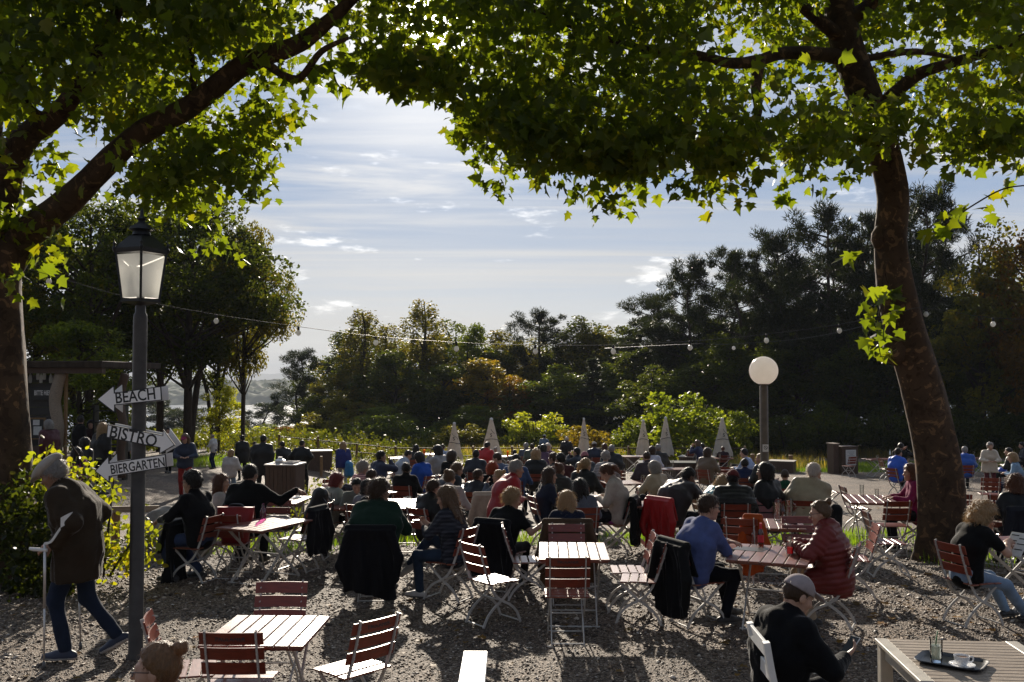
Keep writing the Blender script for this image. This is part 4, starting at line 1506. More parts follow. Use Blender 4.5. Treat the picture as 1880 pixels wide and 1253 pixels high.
def short(t, n=16):
    w_ = t.split()[:n]
    while w_[-1] in ('and', 'with', 'a', 'the', 'in', 'of', 'to', 'his', 'her', 'on', 'at', 'from', 'into', 'an', 'beside', 'behind', 'left', 'right', 'under', 'dark'): w_.pop()
    return ' '.join(w_)


def chair_at(x, y, yaw, label, text=False, tint=None):
    o = place(CHAIR_T if text else CHAIR0, 't' if text else 'c', ground_loc(x, y), yaw, short(label), 'chair', 'folding chairs of the beer garden')
    CHAIR_POS.append((x, y, yaw))
    return o


def chair_px(px, py, yaw, label, text=False):
    """place a chair so that the middle of its top slat shows at this pixel"""
    p = at_height(px, py, .885)
    off = rotz((0, -.315, 0), yaw)
    return chair_at(p.x - off.x, p.y - off.y, yaw, label, text)


TABLES = {}


def table_px(key, px, py, yaw, label, scale=(1, 1, 1)):
    p = at_height(px, py, .75)
    o = place(TABLE0, 'b', ground_loc(p.x, p.y), yaw, label, 'table', 'folding tables of the beer garden')
    o.scale = scale
    TABLES[key] = (p, yaw)
    return o


def on_table(px, py, h=.751):
    p = at_height(px, py, h)
    return p


S3 = (1, .72, 1)
table_px('near', 492, 1158, 2, 'empty slatted table in the left foreground between three empty chairs', (1, .78, 1))
table_px('mid', 1052, 1012, 2, 'empty slatted table in the centre surrounded by five empty chairs', (1, .95, 1))
table_px('blue', 1418, 1018, 22, 'slatted table between the man in the blue shirt and the woman in the red jacket', (1.1, .95, 1))
table_px('pink', 487, 962, 24, 'slatted table with a pink bottle beside the red bag')
table_px('left_back', 523, 918, 5, 'slatted table in front of the man in black with his arm out')
table_px('green', 735, 925, 4, 'wide slatted table in front of the man in the green fleece', (1.5, 1.1, 1))
table_px('left_end', 640, 927, 10, 'slatted table left of the man in the green fleece')
table_px('glasses', 1035, 918, 8, 'slatted table crowded with tall glasses in front of the blonde woman', (1.1, 1, 1))
table_px('low', 1150, 926, 90, 'slatted table with a black cap beside the short wooden post')
table_px('beige', 1150, 886, 80, 'slatted table with a black pouch beside the man in the beige jacket')
table_px('jugs', 1417, 962, 12, 'slatted table with two empty beer jugs and a bottle', (1.1, .8, 1))
table_px('stripe', 1606, 917, 12, 'sunlit empty striped table left of the woman in magenta', (1.3, 1.1, 1))
table_px('bottle_row', 1328, 905, 70, 'slatted table with a jug between the bent man and the child in the pink cap')
table_px('menu', 1238, 861, 85, 'slatted table with menus left of the bent man')
table_px('bag', 1335, 862, 60, 'slatted table with a dark bag in front of the boy in blue')
table_px('orange', 870, 868, 60, 'bright slatted table behind the woman with the bun')
table_px('orange_b', 880, 893, 70, 'slatted table with an orange bottle right of the woman with the bun')
table_px('drink', 668, 906, 40, 'slatted table beside the woman in grey with red hair')
table_px('navy', 738, 841, 75, 'slatted table in front of the drinking man in navy')
table_px('hoodie', 790, 834, 85, 'slatted table with a glass of beer at the grey hoodie')
table_px('beerglass', 936, 838, 85, 'bright slatted table with two beer glasses beside the man in red')
table_px('sunglass', 985, 862, 70, 'slatted table with a green bottle beside the man in sunglasses')
table_px('pinkhat', 1105, 858, 80, 'slatted table behind the woman reading in the beige sweater')
table_px('grey', 1165, 838, 85, 'bright slatted table below the fourth closed umbrella')
table_px('striped', 1100, 838, 85, 'slatted table beside the grey-haired person in stripes')
table_px('maroon', 1012, 877, 60, 'slatted table with a white napkin behind the man in the red jacket')
table_px('right_back', 1612, 843, 80, 'slatted table beside the man in the bright blue jacket')
table_px('right_far', 1795, 841, 85, 'slatted table with wine glasses behind the leaning tree')
table_px('reader', 1885, 995, 80, 'slatted table cut off by the right edge beside the reading woman')
table_px('jug_back', 1445, 887, 20, 'small pinkish table beside the man in the green shirt')
table_px('far_a', 1320, 841, 85, 'far slatted table below the last closed umbrella')
table_px('far_b', 1045, 827, 85, 'far slatted table in front of the dark-haired man facing left')
table_px('far_c', 985, 823, 85, 'far slatted table before the row of seated guests')

# empty chairs (middle of the top slat in the photograph, facing, what tells it apart)
for px, py, yaw, lab, tx in [
    (422, 1160, 0, 'empty red-brown chair with branded back in the left foreground', True),
    (519, 1066, 180, 'empty chair facing the camera behind the left foreground table', False),
    (697, 1134, -48, 'empty chair turned left beside the left foreground table', True),
    (266, 1128, 76, 'empty chair half hidden behind the grey lamp post', False),
    (862, 997, 52, 'empty chair with a glaring sunlit seat left of the centre table', False),
    (922, 964, 88, 'empty chair side-on beside the chair with the glaring seat', False),
    (1043, 1022, 0, 'empty branded chair with its back to the camera at the centre table', True),
    (1040, 962, 181, 'empty chair facing the camera at the far end of the centre table', False),
    (1203, 978, -88, 'empty chair side-on right of the centre table, the farther of two', False),
    (1226, 992, -80, 'empty chair side-on right of the centre table, the nearer of two', False),
    (1283, 968, -30, 'empty chair partly hidden behind the man in the blue shirt', False),
    (1612, 962, -80, 'empty chair half hidden behind the woman in the red jacket', False),
    (1650, 918, 0, 'empty chair with its back to the camera at the sunlit striped table', False),
    (1586, 938, 95, 'empty chair side-on at the near side of the sunlit striped table', False),
    (1545, 893, 92, 'pale sunlit chair side-on left of the sunlit striped table', False),
    (510, 919, 182, 'empty chair facing the camera under the black bag beside the pink bottle', False),
    (609, 878, -40, 'empty chair with sunlit slats near the table left of the green fleece', False),
    (700, 953, 180, 'empty chair facing the camera beside the man in the green fleece', False),
    (1358, 950, 20, 'chair with an orange jacket on it behind the man in the blue shirt', False),
    (1465, 948, 185, 'empty chair facing the camera at the table with the beer jugs', False),
    (1408, 917, 182, 'empty chair in front of the child in the green shirt', False),
    (1452, 902, 175, 'empty chair behind the beer jugs near the beige coat', False),
    (1262, 884, -70, 'small empty chair behind the man in the beige jacket', False),
    (1298, 852, 0, 'empty chair beside the table with the dark bag', False),
    (1330, 856, 5, 'empty chair at the near side of the table with the dark bag', False),
    (1135, 862, 5, 'empty chair right of the grey-haired person in stripes', False),
    (1760, 905, 20, 'empty sunlit chair just right of the leaning trunk', False),
    (1815, 928, 60, 'low empty chair between the leaning trunk and the curly-haired woman', False),
    (1838, 908, 40, 'empty chair beside the curly-haired woman at the right edge', False),
    (1820, 876, 15, 'empty chair in front of the standing woman in the cream jacket', False),
    (1735, 848, 15, 'empty chair right of the leaning trunk at the far table', False),
    (1782, 841, 10, 'red empty chair behind the leaning tree at the far table', False),
    (1876, 832, 80, 'empty chair at the right edge of the far tables', False),
    (1567, 838, -20, 'empty chair beside the notice box at the wood', False),
    (1615, 842, 80, 'empty chair at the left side of the far right table', False),
    (1668, 842, -60, 'empty chair just left of the leaning trunk behind the blue jacket', False),
    (937, 868, -60, 'empty chair right of the blue rucksack', False),
    (905, 888, 60, 'empty chair with bright slats behind the beige hanging coat', False),
    (1048, 838, 180, 'empty red chair in the far rows below the dark-haired man', False),
    (1168, 862, 120, 'empty chair left of the man in grey brown', False),
    (848, 852, 90, 'empty chair behind the seated man leaning right', False),
    (1500, 872, 95, 'olive lit empty chair beside the man in the beige coat', False),
]:
    chair_px(px, py, yaw, lab, tx)
# ================================================================ people: implicit surfaces, one continuous skin per body
F32 = np.float32


class Field:
    """signed distance field built from primitives, then meshed with surface nets"""
    def __init__(s, lo_, hi_, h):
        s.h = h
        s.o = np.array(lo_, F32)
        n = np.maximum(np.ceil((np.array(hi_) - np.array(lo_)) / h).astype(int) + 1, 4)
        s.n = n
        ax = [s.o[i] + h * np.arange(n[i], dtype=F32) for i in range(3)]
        s.P = np.stack(np.meshgrid(*ax, indexing='ij'), -1).reshape(-1, 3)
        s.d = None

    def put(s, d, k=0.03):
        if s.d is None: s.d = d
        elif k <= 0: s.d = np.minimum(s.d, d)
        else:
            h = np.maximum(k - np.abs(s.d - d), 0) / k
            s.d = np.minimum(s.d, d) - h * h * k * 0.25
        return s

    def cut(s, d, k=0.01):
        """keep where d < 0"""
        h = np.maximum(k - np.abs(s.d - d), 0) / k
        s.d = np.maximum(s.d, d) + h * h * k * 0.25
        return s

    def rc(s, a, b, ra, rb, flat=None, k=0.03):
        return s.put(rcone(s.P, a, b, ra, rb, flat), k)

    def el(s, c, r, R=None, k=0.03):
        return s.put(ellip(s.P, c, r, R), k)

    def mesh(s):
        return surfnet(s.d.reshape(s.n), s.o, s.h)


def rcone(P, a, b, ra, rb, flat=None):
    a = np.asarray(a, F32); b = np.asarray(b, F32)
    q = P - a
    ab = b - a
    if flat is not None:
        r, f = np.asarray(flat[0], F32), flat[1]
        q = q - np.outer(q @ r, r * F32(1 - f))
        ab = ab - r * (ab @ r) * (1 - f)
    l2 = max(float(ab @ ab), 1e-9)
    t = np.clip((q @ ab) / l2, 0, 1)
    return np.linalg.norm(q - t[:, None] * ab, axis=1) - (ra + (rb - ra) * t)


def ellip(P, c, r, R=None):
    q = P - np.asarray(c, F32)
    if R is not None: q = q @ np.asarray(R, F32)
    r = np.asarray(r, F32)
    k0 = np.linalg.norm(q / r, axis=1)
    k1 = np.linalg.norm(q / (r * r), axis=1)
    return k0 * (k0 - 1) / np.maximum(k1, 1e-6)


def fold_noise(P, sc, seed=0):
    rg = np.random.default_rng(seed)
    v = np.zeros(len(P), F32)
    for i in range(4):
        d = rg.normal(size=3); d /= np.linalg.norm(d)
        v += np.sin(P @ (d * sc * (1 + .6 * i)).astype(F32) + rg.random() * 6 + 1.5 * np.sin(P @ (rg.normal(size=3) * sc * .4).astype(F32))) / (1 + .5 * i)
    return v * 0.4


def surfnet(f, o, h):
    nx, ny, nz = f.shape
    f = f.copy()
    for sl in ((0, slice(None), slice(None)), (-1, slice(None), slice(None)), (slice(None), 0, slice(None)), (slice(None), -1, slice(None)), (slice(None), slice(None), 0), (slice(None), slice(None), -1)):
        f[sl] = np.maximum(f[sl], h * .5)
    ins = f < 0
    c = (nx - 1, ny - 1, nz - 1)
    sm = np.zeros(c + (3,), F32); cnt = np.zeros(c, F32)
    for ax in range(3):
        o1, o2 = [a for a in range(3) if a != ax]
        for a in (0, 1):
            for b in (0, 1):
                s0 = [None] * 3; s1 = [None] * 3
                s0[ax] = slice(0, -1); s1[ax] = slice(1, None)
                for q, e in ((o1, a), (o2, b)):
                    s0[q] = s1[q] = slice(e, f.shape[q] - 1 + e)
                fa, fb = f[tuple(s0)], f[tuple(s1)]
                cr = (fa < 0) != (fb < 0)
                t = np.where(cr, fa / np.where(cr, fa - fb, 1), 0)
                cnt += cr
                sm[..., ax] += t
                sm[..., o1] += cr * a
                sm[..., o2] += cr * b
    m = cnt > 0
    if not m.any(): return np.zeros((0, 3)), np.zeros((0, 4), int)
    idx = np.full(c, -1, np.int64)
    idx[m] = np.arange(m.sum())
    cell = np.argwhere(m).astype(F32)
    V = o + h * (cell + sm[m] / cnt[m][:, None])
    Fs = []
    for ax in range(3):
        o1, o2 = (ax + 1) % 3, (ax + 2) % 3
        s0 = [slice(1, -1)] * 3; s1 = [slice(1, -1)] * 3
        s0[ax] = slice(0, -1); s1[ax] = slice(1, None)
        A, B = ins[tuple(s0)], ins[tuple(s1)]
        for flip, e in ((False, A & ~B), (True, ~A & B)):
            p = np.argwhere(e)
            if not len(p): continue
            off = np.ones(3, int); off[ax] = 0
            p = p + off
            q = []
            for (a, b) in ((0, 0), (1, 0), (1, 1), (0, 1)):
                pp = p.copy(); pp[:, o1] -= a; pp[:, o2] -= b
                q.append(idx[pp[:, 0], pp[:, 1], pp[:, 2]])
            q = np.stack(q, -1)
            Fs.append(q[:, ::-1] if flip else q)
    return V, np.concatenate(Fs)


def nrm(v):
    v = np.asarray(v, float)
    return v / (np.linalg.norm(v) + 1e-9)


def ik(a, t, l1, l2, pole):
    a, t = np.array(a, float), np.array(t, float)
    d = t - a
    L_ = np.linalg.norm(d)
    if L_ > (l1 + l2) * .985:
        t = a + d / L_ * (l1 + l2) * .985; d = t - a; L_ = np.linalg.norm(d)
    u_ = d / L_
    x = (l1 * l1 - l2 * l2 + L_ * L_) / (2 * L_)
    h = math.sqrt(max(l1 * l1 - x * x, 1e-6))
    p = np.array(pole, float); p = p - u_ * (p @ u_); p = nrm(p)
    return a + u_ * x + p * h, t


def rot_head(yaw, pitch, roll=0):
    """columns: head right, forward, up, in body space (yaw clockwise to the right, pitch down)"""
    a, b, r = math.radians(yaw), math.radians(pitch), math.radians(roll)
    Rz = np.array([[math.cos(a), math.sin(a), 0], [-math.sin(a), math.cos(a), 0], [0, 0, 1]])
    Rx = np.array([[1, 0, 0], [0, math.cos(b), math.sin(b)], [0, -math.sin(b), math.cos(b)]])
    Ry = np.array([[math.cos(r), 0, math.sin(r)], [0, 1, 0], [-math.sin(r), 0, math.cos(r)]])
    return Rz @ Rx @ Ry


# arm targets in body space for the right hand (mirrored for the left): wrist, elbow pole, finger direction, palm normal
ARM = {
    'table': ((.12, .40, .80), (1.0, -.3, -.8), (-.35, .95, -.05), (0, 0, -1)),
    'near_table': ((.10, .30, .80), (1.0, -.4, -.8), (-.8, .6, 0), (0, .2, -1)),
    'lap': ((.10, .26, .70), (1.0, -.5, -.3), (-.5, .85, -.2), (0, 0, -1)),
    'phone': ((.06, .33, .84), (1.0, -.4, -.8), (-.3, .75, .6), (-.5, -.6, .6)),
    'face': ((.06, .26, 1.06), (.7, .5, -1.0), (-.15, -.15, 1), (-.2, -1, 0)),
    'drink': ((.04, .25, 1.12), (1.0, .4, -1.0), (-.6, .1, .6), (-.7, -.5, 0)),
    'hang': ((.27, .03, .50), (.3, -1, 0), (0, .1, -1), (-1, 0, 0)),
    'stand': ((.24, .04, .78), (.4, -1, 0), (0, .12, -1), (-1, 0, 0)),
    'hip': ((.20, .03, 1.00), (1, -.6, 0), (-.6, .7, -.3), (-.8, -.2, 0)),
    'cup': ((.10, .30, 1.18), (.8, -.6, -.8), (-.6, .7, .3), (-.7, 0, .3)),
    'side': ((.55, .34, .82), (.5, -.3, -1), (.8, .6, 0), (0, 0, -1)),
    'knee': ((.14, .42, .60), (1, -.3, -.2), (-.2, .9, -.4), (0, 0, -1)),
    'fold': ((-.10, .27, .86), (1, .1, -.8), (-.9, .3, .1), (0, -.8, -.3)),
}
SKIN = {'l': (.46, .27, .19), 'm': (.36, .20, .13), 't': (.27, .145, .09)}
HAIRC = {'br': (.055, .028, .013), 'dk': (.014, .010, .008), 'bl': (.33, .235, .125), 'au': (.12, .05, .024), 'gr': (.30, .29, .28), 'wh': (.56, .54, .52), 'rd': (.17, .022, .018), 'lb': (.14, .085, .045)}


def joints(p):
    """skeleton in body space (origin on the ground under the hips, y forward, z up)"""
    J = {}
    male = p['sex'] == 'm'
    sit = p['pose'] == 'sit'
    hz_ = .535 if sit else .91
    le, tw, si = math.radians(p['lean']), math.radians(p['twist']), math.radians(p['side'])
    C = np.array([0, 0, hz_])
    u1 = nrm([math.sin(si), math.sin(le * .8), math.cos(le * .8)])
    le2 = le + math.radians(p['hunch'])
    u2 = nrm([math.sin(si), math.sin(le2), math.cos(le2)])
    chest = C + u1 * .29
    neck = chest + u2 * .225
    r = np.array([math.cos(tw), -math.sin(tw), -math.sin(si) * .6]); r = nrm(r)
    sw = .180 if male else .158
    J.update(C=C, chest=chest, neck=neck, r=r, u2=u2)
    le3 = le2 * .8 + math.radians(p['head'][1]) * .35
    nd = nrm([math.sin(si) * .6, math.sin(le3), math.cos(le3)])
    J['headR'] = rot_head(p['head'][0], p['head'][1], p['roll'])
    J['headc'] = neck + nd * .085 + J['headR'] @ np.array([0, .02, .075])
    for i, s_ in ((0, -1), (1, 1)):
        sh = neck - u2 * .055 + r * s_ * sw
        spec = p['arms'][i]
        if isinstance(spec, str): wr, pole, fd, pn = ARM[spec]
        else: wr, pole, fd, pn = (tuple(spec) + (None,) * 4)[:4]
        m = np.array([s_, 1, 1], float)
        wr = np.array(wr) * m
        if p['lean'] and isinstance(spec, str) and spec in ('face', 'drink', 'cup', 'phone'):
            wr = wr + np.array([0, math.sin(le2) * .30, -(1 - math.cos(le2)) * .5])
        wr[0] += p['armx'] * 1.0
        if not sit and isinstance(spec, str) and spec in ('table', 'near_table', 'lap', 'phone', 'fold', 'knee'): wr = wr + np.array([0, 0, .30])
        if not sit and spec == 'face' or spec == 'drink' and not sit: wr = wr + np.array([0, 0, .38])
        el_, wr = ik(sh, wr, .285, .255, np.array(pole or (1, -.4, -.8)) * m)
        J['arm', i] = (sh, el_, wr, nrm(np.array(fd or (-.3, .9, 0)) * m), nrm(np.array(pn or (0, 0, -1)) * m))
        hip = C + np.array([s_ * .09, 0, -.01])
        ank = p['feet'][i] if p['feet'] else ((s_ * .12, .40, .085) if sit else (s_ * .10, -.01, .085))
        if p['feet'] is None and sit and p['cross'] and i == p['cross'] - 1: ank = (-s_ * .02, .62, .36)
        kn, ank = ik(hip, ank, .43, .42, (s_ * .12, 1, .55 if sit else .05))
        J['leg', i] = (hip, kn, ank)
    return J


HEADTOP = .118


def head_field(F, J, coarse=False):
    hc, R = J['headc'], J['headR']
    Q = ((F.P - hc.astype(F32)) @ R.astype(F32)).astype(F32)
    f2 = Field.__new__(Field); f2.P = Q; f2.d = None
    f2.el((0, -.012, .018), (.074, .094, .098), k=0)
    f2.el((0, .036, -.035), (.060, .056, .085), k=.03)
    f2.el((0, .046, -.088), (.042, .042, .038), k=.03)
    f2.rc((0, .088, .004), (0, .113, -.034), .008, .0145, k=.016)
    if not coarse:
        f2.rc((-.036, .079, .020), (.036, .079, .020), .013, .013, k=.018)
        for s_ in (-1, 1):
            f2.put(np.linalg.norm(Q - np.array([s_ * .043, .062, -.030], F32), axis=1) - .024, .03)
            h = -(np.linalg.norm(Q - np.array([s_ * .032, .100, .000], F32), axis=1) - .017)
            f2.cut(h, .012)
            f2.put(np.linalg.norm(Q - np.array([s_ * .031, .0785, -.002], F32), axis=1) - .0115, .002)
        f2.rc((-.020, .092, -.061), (.020, .092, -.061), .0075, .0075, k=.008)
        f2.rc((-.017, .091, -.073), (.017, .091, -.073), .008, .008, k=.008)
        f2.put(np.linalg.norm(Q - np.array([0, .078, -.108], F32), axis=1) - .02, .025)
    for s_ in (-1, 1):
        f2.el((s_ * .078, -.006, -.014), (.011, .021, .031), k=.012)
    F.put(f2.d, .02)
    return Q


def hand_prims(F, W, d, n, s_, curl=.55, k=.006, simple=False):
    d = nrm(d); n = nrm(n - d * (n @ d)); t = np.cross(n, d) * s_        # thumb side
    pc = W + d * .048
    R = np.stack([d, t, n], -1)
    F.put(ellip(F.P, pc, (.054, .040, .0155), R), .012)
    F.rc(W - d * .03, W + d * .02, .025, .024, flat=(n, 1.35), k=.02)
    if simple:
        F.put(ellip(F.P, W + d * .115 + n * .018, (.05, .034, .015), R), .012)
    else:
        for i, (ln, off) in enumerate(((.068, .029), (.077, .010), (.071, -.010), (.055, -.028))):
            a = W + d * (.088 - .004 * abs(i - 1)) + t * off
            ang = curl * (.35 + .1 * i)
            dirn = nrm(d + t * off * 1.5)
            r0 = .0088
            for sgm, fr in enumerate((.45, .31, .24)):
                v = dirn * math.cos(ang) + n * math.sin(ang)
                b = a + v * ln * fr
                F.rc(a, b, r0, r0 * .9, k=k); r0 *= .9
                a = b; ang += curl * .75
    a = W + d * .022 + t * .030
    v = nrm(d * .62 + t * .66 + n * .35)
    b = a + v * .036
    F.rc(a, b, .0125, .0105, k=.012)
    v2 = nrm(v + n * .35 - t * .25)
    F.rc(b, b + v2 * .030, .0105, .008, k=.005)


def merge(parts):
    Vs, Fs, Ms, n = [], [], [], 0
    for V, F, mi in parts:
        if not len(V): continue
        Vs.append(V); Fs.append(F + n); n += len(V)
        Ms.append(np.full(len(F), mi) if np.isscalar(mi) else mi)
    return np.concatenate(Vs), np.concatenate(Fs), np.concatenate(Ms)


def bbox(pts, pad):
    P = np.array(pts)
    return P.min(0) - pad, P.max(0) + pad


def hair_mesh(J, style, h, seed, near):
    hc, R = J['headc'], J['headR']
    lo_, hi_ = np.array([-.15, -.23, -.16]), np.array([.15, .16, .2])
    if style in ('long', 'pony', 'wavy'): lo_ = np.array([-.17, -.26, -.42])
    F = Field(lo_, hi_, h)
    P = F.P
    th = {'short': .014, 'crop': .007, 'curly': .034, 'bob': .028, 'wavy': .036, 'long': .022, 'bun': .016, 'pony': .016, 'bald': .006, 'mop': .030}[style]
    d = ellip(P, (0, -.014, .022), (.074 + th, .093 + th, .096 + th))
    z = P[:, 2]
    lim = np.where(z > 0, .018 + .78 * z, .018 + .95 * z)
    if style in ('bob', 'wavy', 'long'): lim = np.where(z > 0, .028 + .72 * z, .028 + .15 * z)
    if style == 'bun': lim = np.where(z > 0, .0 + .74 * z, .0 + .95 * z)
    lowz = {'bob': -.115, 'wavy': -.13, 'long': -.11}.get(style, -.088)
    if style in ('bob', 'wavy', 'long'):
        e = rcone(P, (0, -.035, .02), (0, -.035, lowz + .02), .085 + th * .9, .078 + th * 1.1)
        hq = np.maximum(.04 - np.abs(d - e), 0) / .04
        d = np.minimum(d, e) - hq * hq * .01
    d = np.maximum(d, (P[:, 1] - lim) * .8)
    d = np.maximum(d, lowz - z)
    if style == 'bald': d = np.maximum(d, z - .045)
    F.d = d
    if style == 'bun': F.el((0, -.118, .098), (.040, .036, .036), k=.012)
    if style == 'pony':
        F.rc((0, -.10, .03), (0, -.145, .0), .03, .034, k=.02); F.rc((0, -.145, .0), (0, -.165, -.13), .034, .018, k=.02)
    if style == 'long':
        for x in (-.075, -.03, .03, .075):
            F.rc((x, -.075 + .3 * abs(x), -.03), (x * 1.25, -.125 + .35 * abs(x), -.30 - .06 * math.sin(seed + x * 40)), .046, .028, k=.03)
        for s_ in (-1, 1): F.rc((s_ * .085, -.01, -.02), (s_ * .10, .045, -.27), .030, .020, k=.025)
    amp = {'short': .007, 'crop': .002, 'curly': .015, 'wavy': .017, 'mop': .014, 'bun': .005, 'bob': .008}.get(style, .008)
    F.d = F.d + amp * fold_noise(P * np.array([1, 1, .6], F32), 75, seed) + amp * .6 * fold_noise(P, 170, seed + 1)
    V, Q = F.mesh()
    if near and len(V):
        # loose strands that catch the light
        rg = np.random.default_rng(seed)
        n = (800 if style == 'bun' else 1300) if style not in ('crop', 'bald') else 120
        i = rg.integers(0, len(V), n)
        b = V[i]
        out = b - np.array([0, -.015, .01]); out /= np.linalg.norm(out, axis=1, keepdims=True) + 1e-9
        tang = np.cross(out, rg.normal(size=(n, 3))); tang /= np.linalg.norm(tang, axis=1, keepdims=True) + 1e-9
        tang[:, 2] -= .3
        ln = (.015 + .042 * rg.random((n, 1))) * (1.6 if style in ('long', 'wavy', 'curly') else .6 if style == 'bun' else 1.0)
        mid = b + tang * ln * .5 + out * ln * .32
        tip = b + tang * ln + out * ln * (.10 + .4 * rg.random((n, 1)))
        sd_ = np.cross(tang, out) * .0011
        SV = np.stack([b - sd_, b + sd_, mid + sd_ * .8, mid - sd_ * .8, tip], 1).reshape(-1, 3)
        k = len(V) + np.arange(n)[:, None] * 5
        Q = np.concatenate([Q, k + np.array([[0, 1, 2, 3]]), k + np.array([[3, 2, 4, 4]])])
        V = np.concatenate([V, SV])
        T = k + np.array([[3, 2, 4]])
        Q = Q[:-n]
        return V @ R.T + hc, [Q, T]
    return V @ R.T + hc, [Q]


def hat_mesh(J, kind, h):
    hc, R = J['headc'], J['headR']
    F = Field((-.2, -.17, -.06), (.2, .3, .24), h)
    P = F.P
    if kind == 'cap':
        d = ellip(P, (0, -.012, .028), (.094, .113, .108)); d = np.maximum(d, .030 - P[:, 2] - .10 * P[:, 1]); F.d = d
        F.put(np.maximum(ellip(P, (0, .105, .050), (.078, .088, .014), rot_head(0, 14)), .02 - P[:, 1]), .006)
    elif kind == 'beanie':
        d = ellip(P, (0, -.016, .030), (.096, .116, .116)); d = np.maximum(d, -.005 - P[:, 2] - .25 * P[:, 1]); F.d = d + .003 * np.sin(P[:, 0] * 300)
    elif kind == 'hood':
        d = ellip(P, (0, -.035, .02), (.112, .125, .135)); d = np.maximum(d, P[:, 1] - .055); F.d = d
    else:                                                # flat cap, sloping to the peak
        F.d = np.maximum(ellip(P, (0, .018, .078), (.108, .150, .060), rot_head(0, 16)), .022 - P[:, 2] - .0 * P[:, 1])
        F.put(ellip(P, (0, .135, .038), (.082, .060, .011), rot_head(0, 22)), .02)
    V, Q = F.mesh()
    return V @ R.T + hc, [Q]


def glasses_mesh(J, dark):
    hc, R = J['headc'], J['headR']
    mb = MB()
    for s_ in (-1, 1):
        c = Vector((s_ * .033, .104, -.002))
        ring = [c + Vector((.024 * math.cos(t), -.006 * abs(math.cos(t)) * s_ * math.cos(t), .019 * math.sin(t))) for t in np.linspace(0, 2 * PI, 17)]
        mb.tube(ring, .0022, 5, cap=False)
        mb.tube([c + Vector((s_ * .024, -.004, .005)), Vector((s_ * .076, .07, .008)), Vector((s_ * .081, -.005, .004))], .0022, 5)
        if dark:
            mb.add([c + Vector((.023 * math.cos(t), .001, .018 * math.sin(t))) for t in np.linspace(0, 2 * PI, 13)[:-1]], [tuple(range(12))])
    mb.tube([(-.010, .112, .004), (.010, .112, .004)], .002, 5)
    V = np.array(mb.v) @ R.T + hc
    me = bpy.data.meshes.new('glasses')
    me.from_pydata(V.tolist(), [], mb.f)
    return me


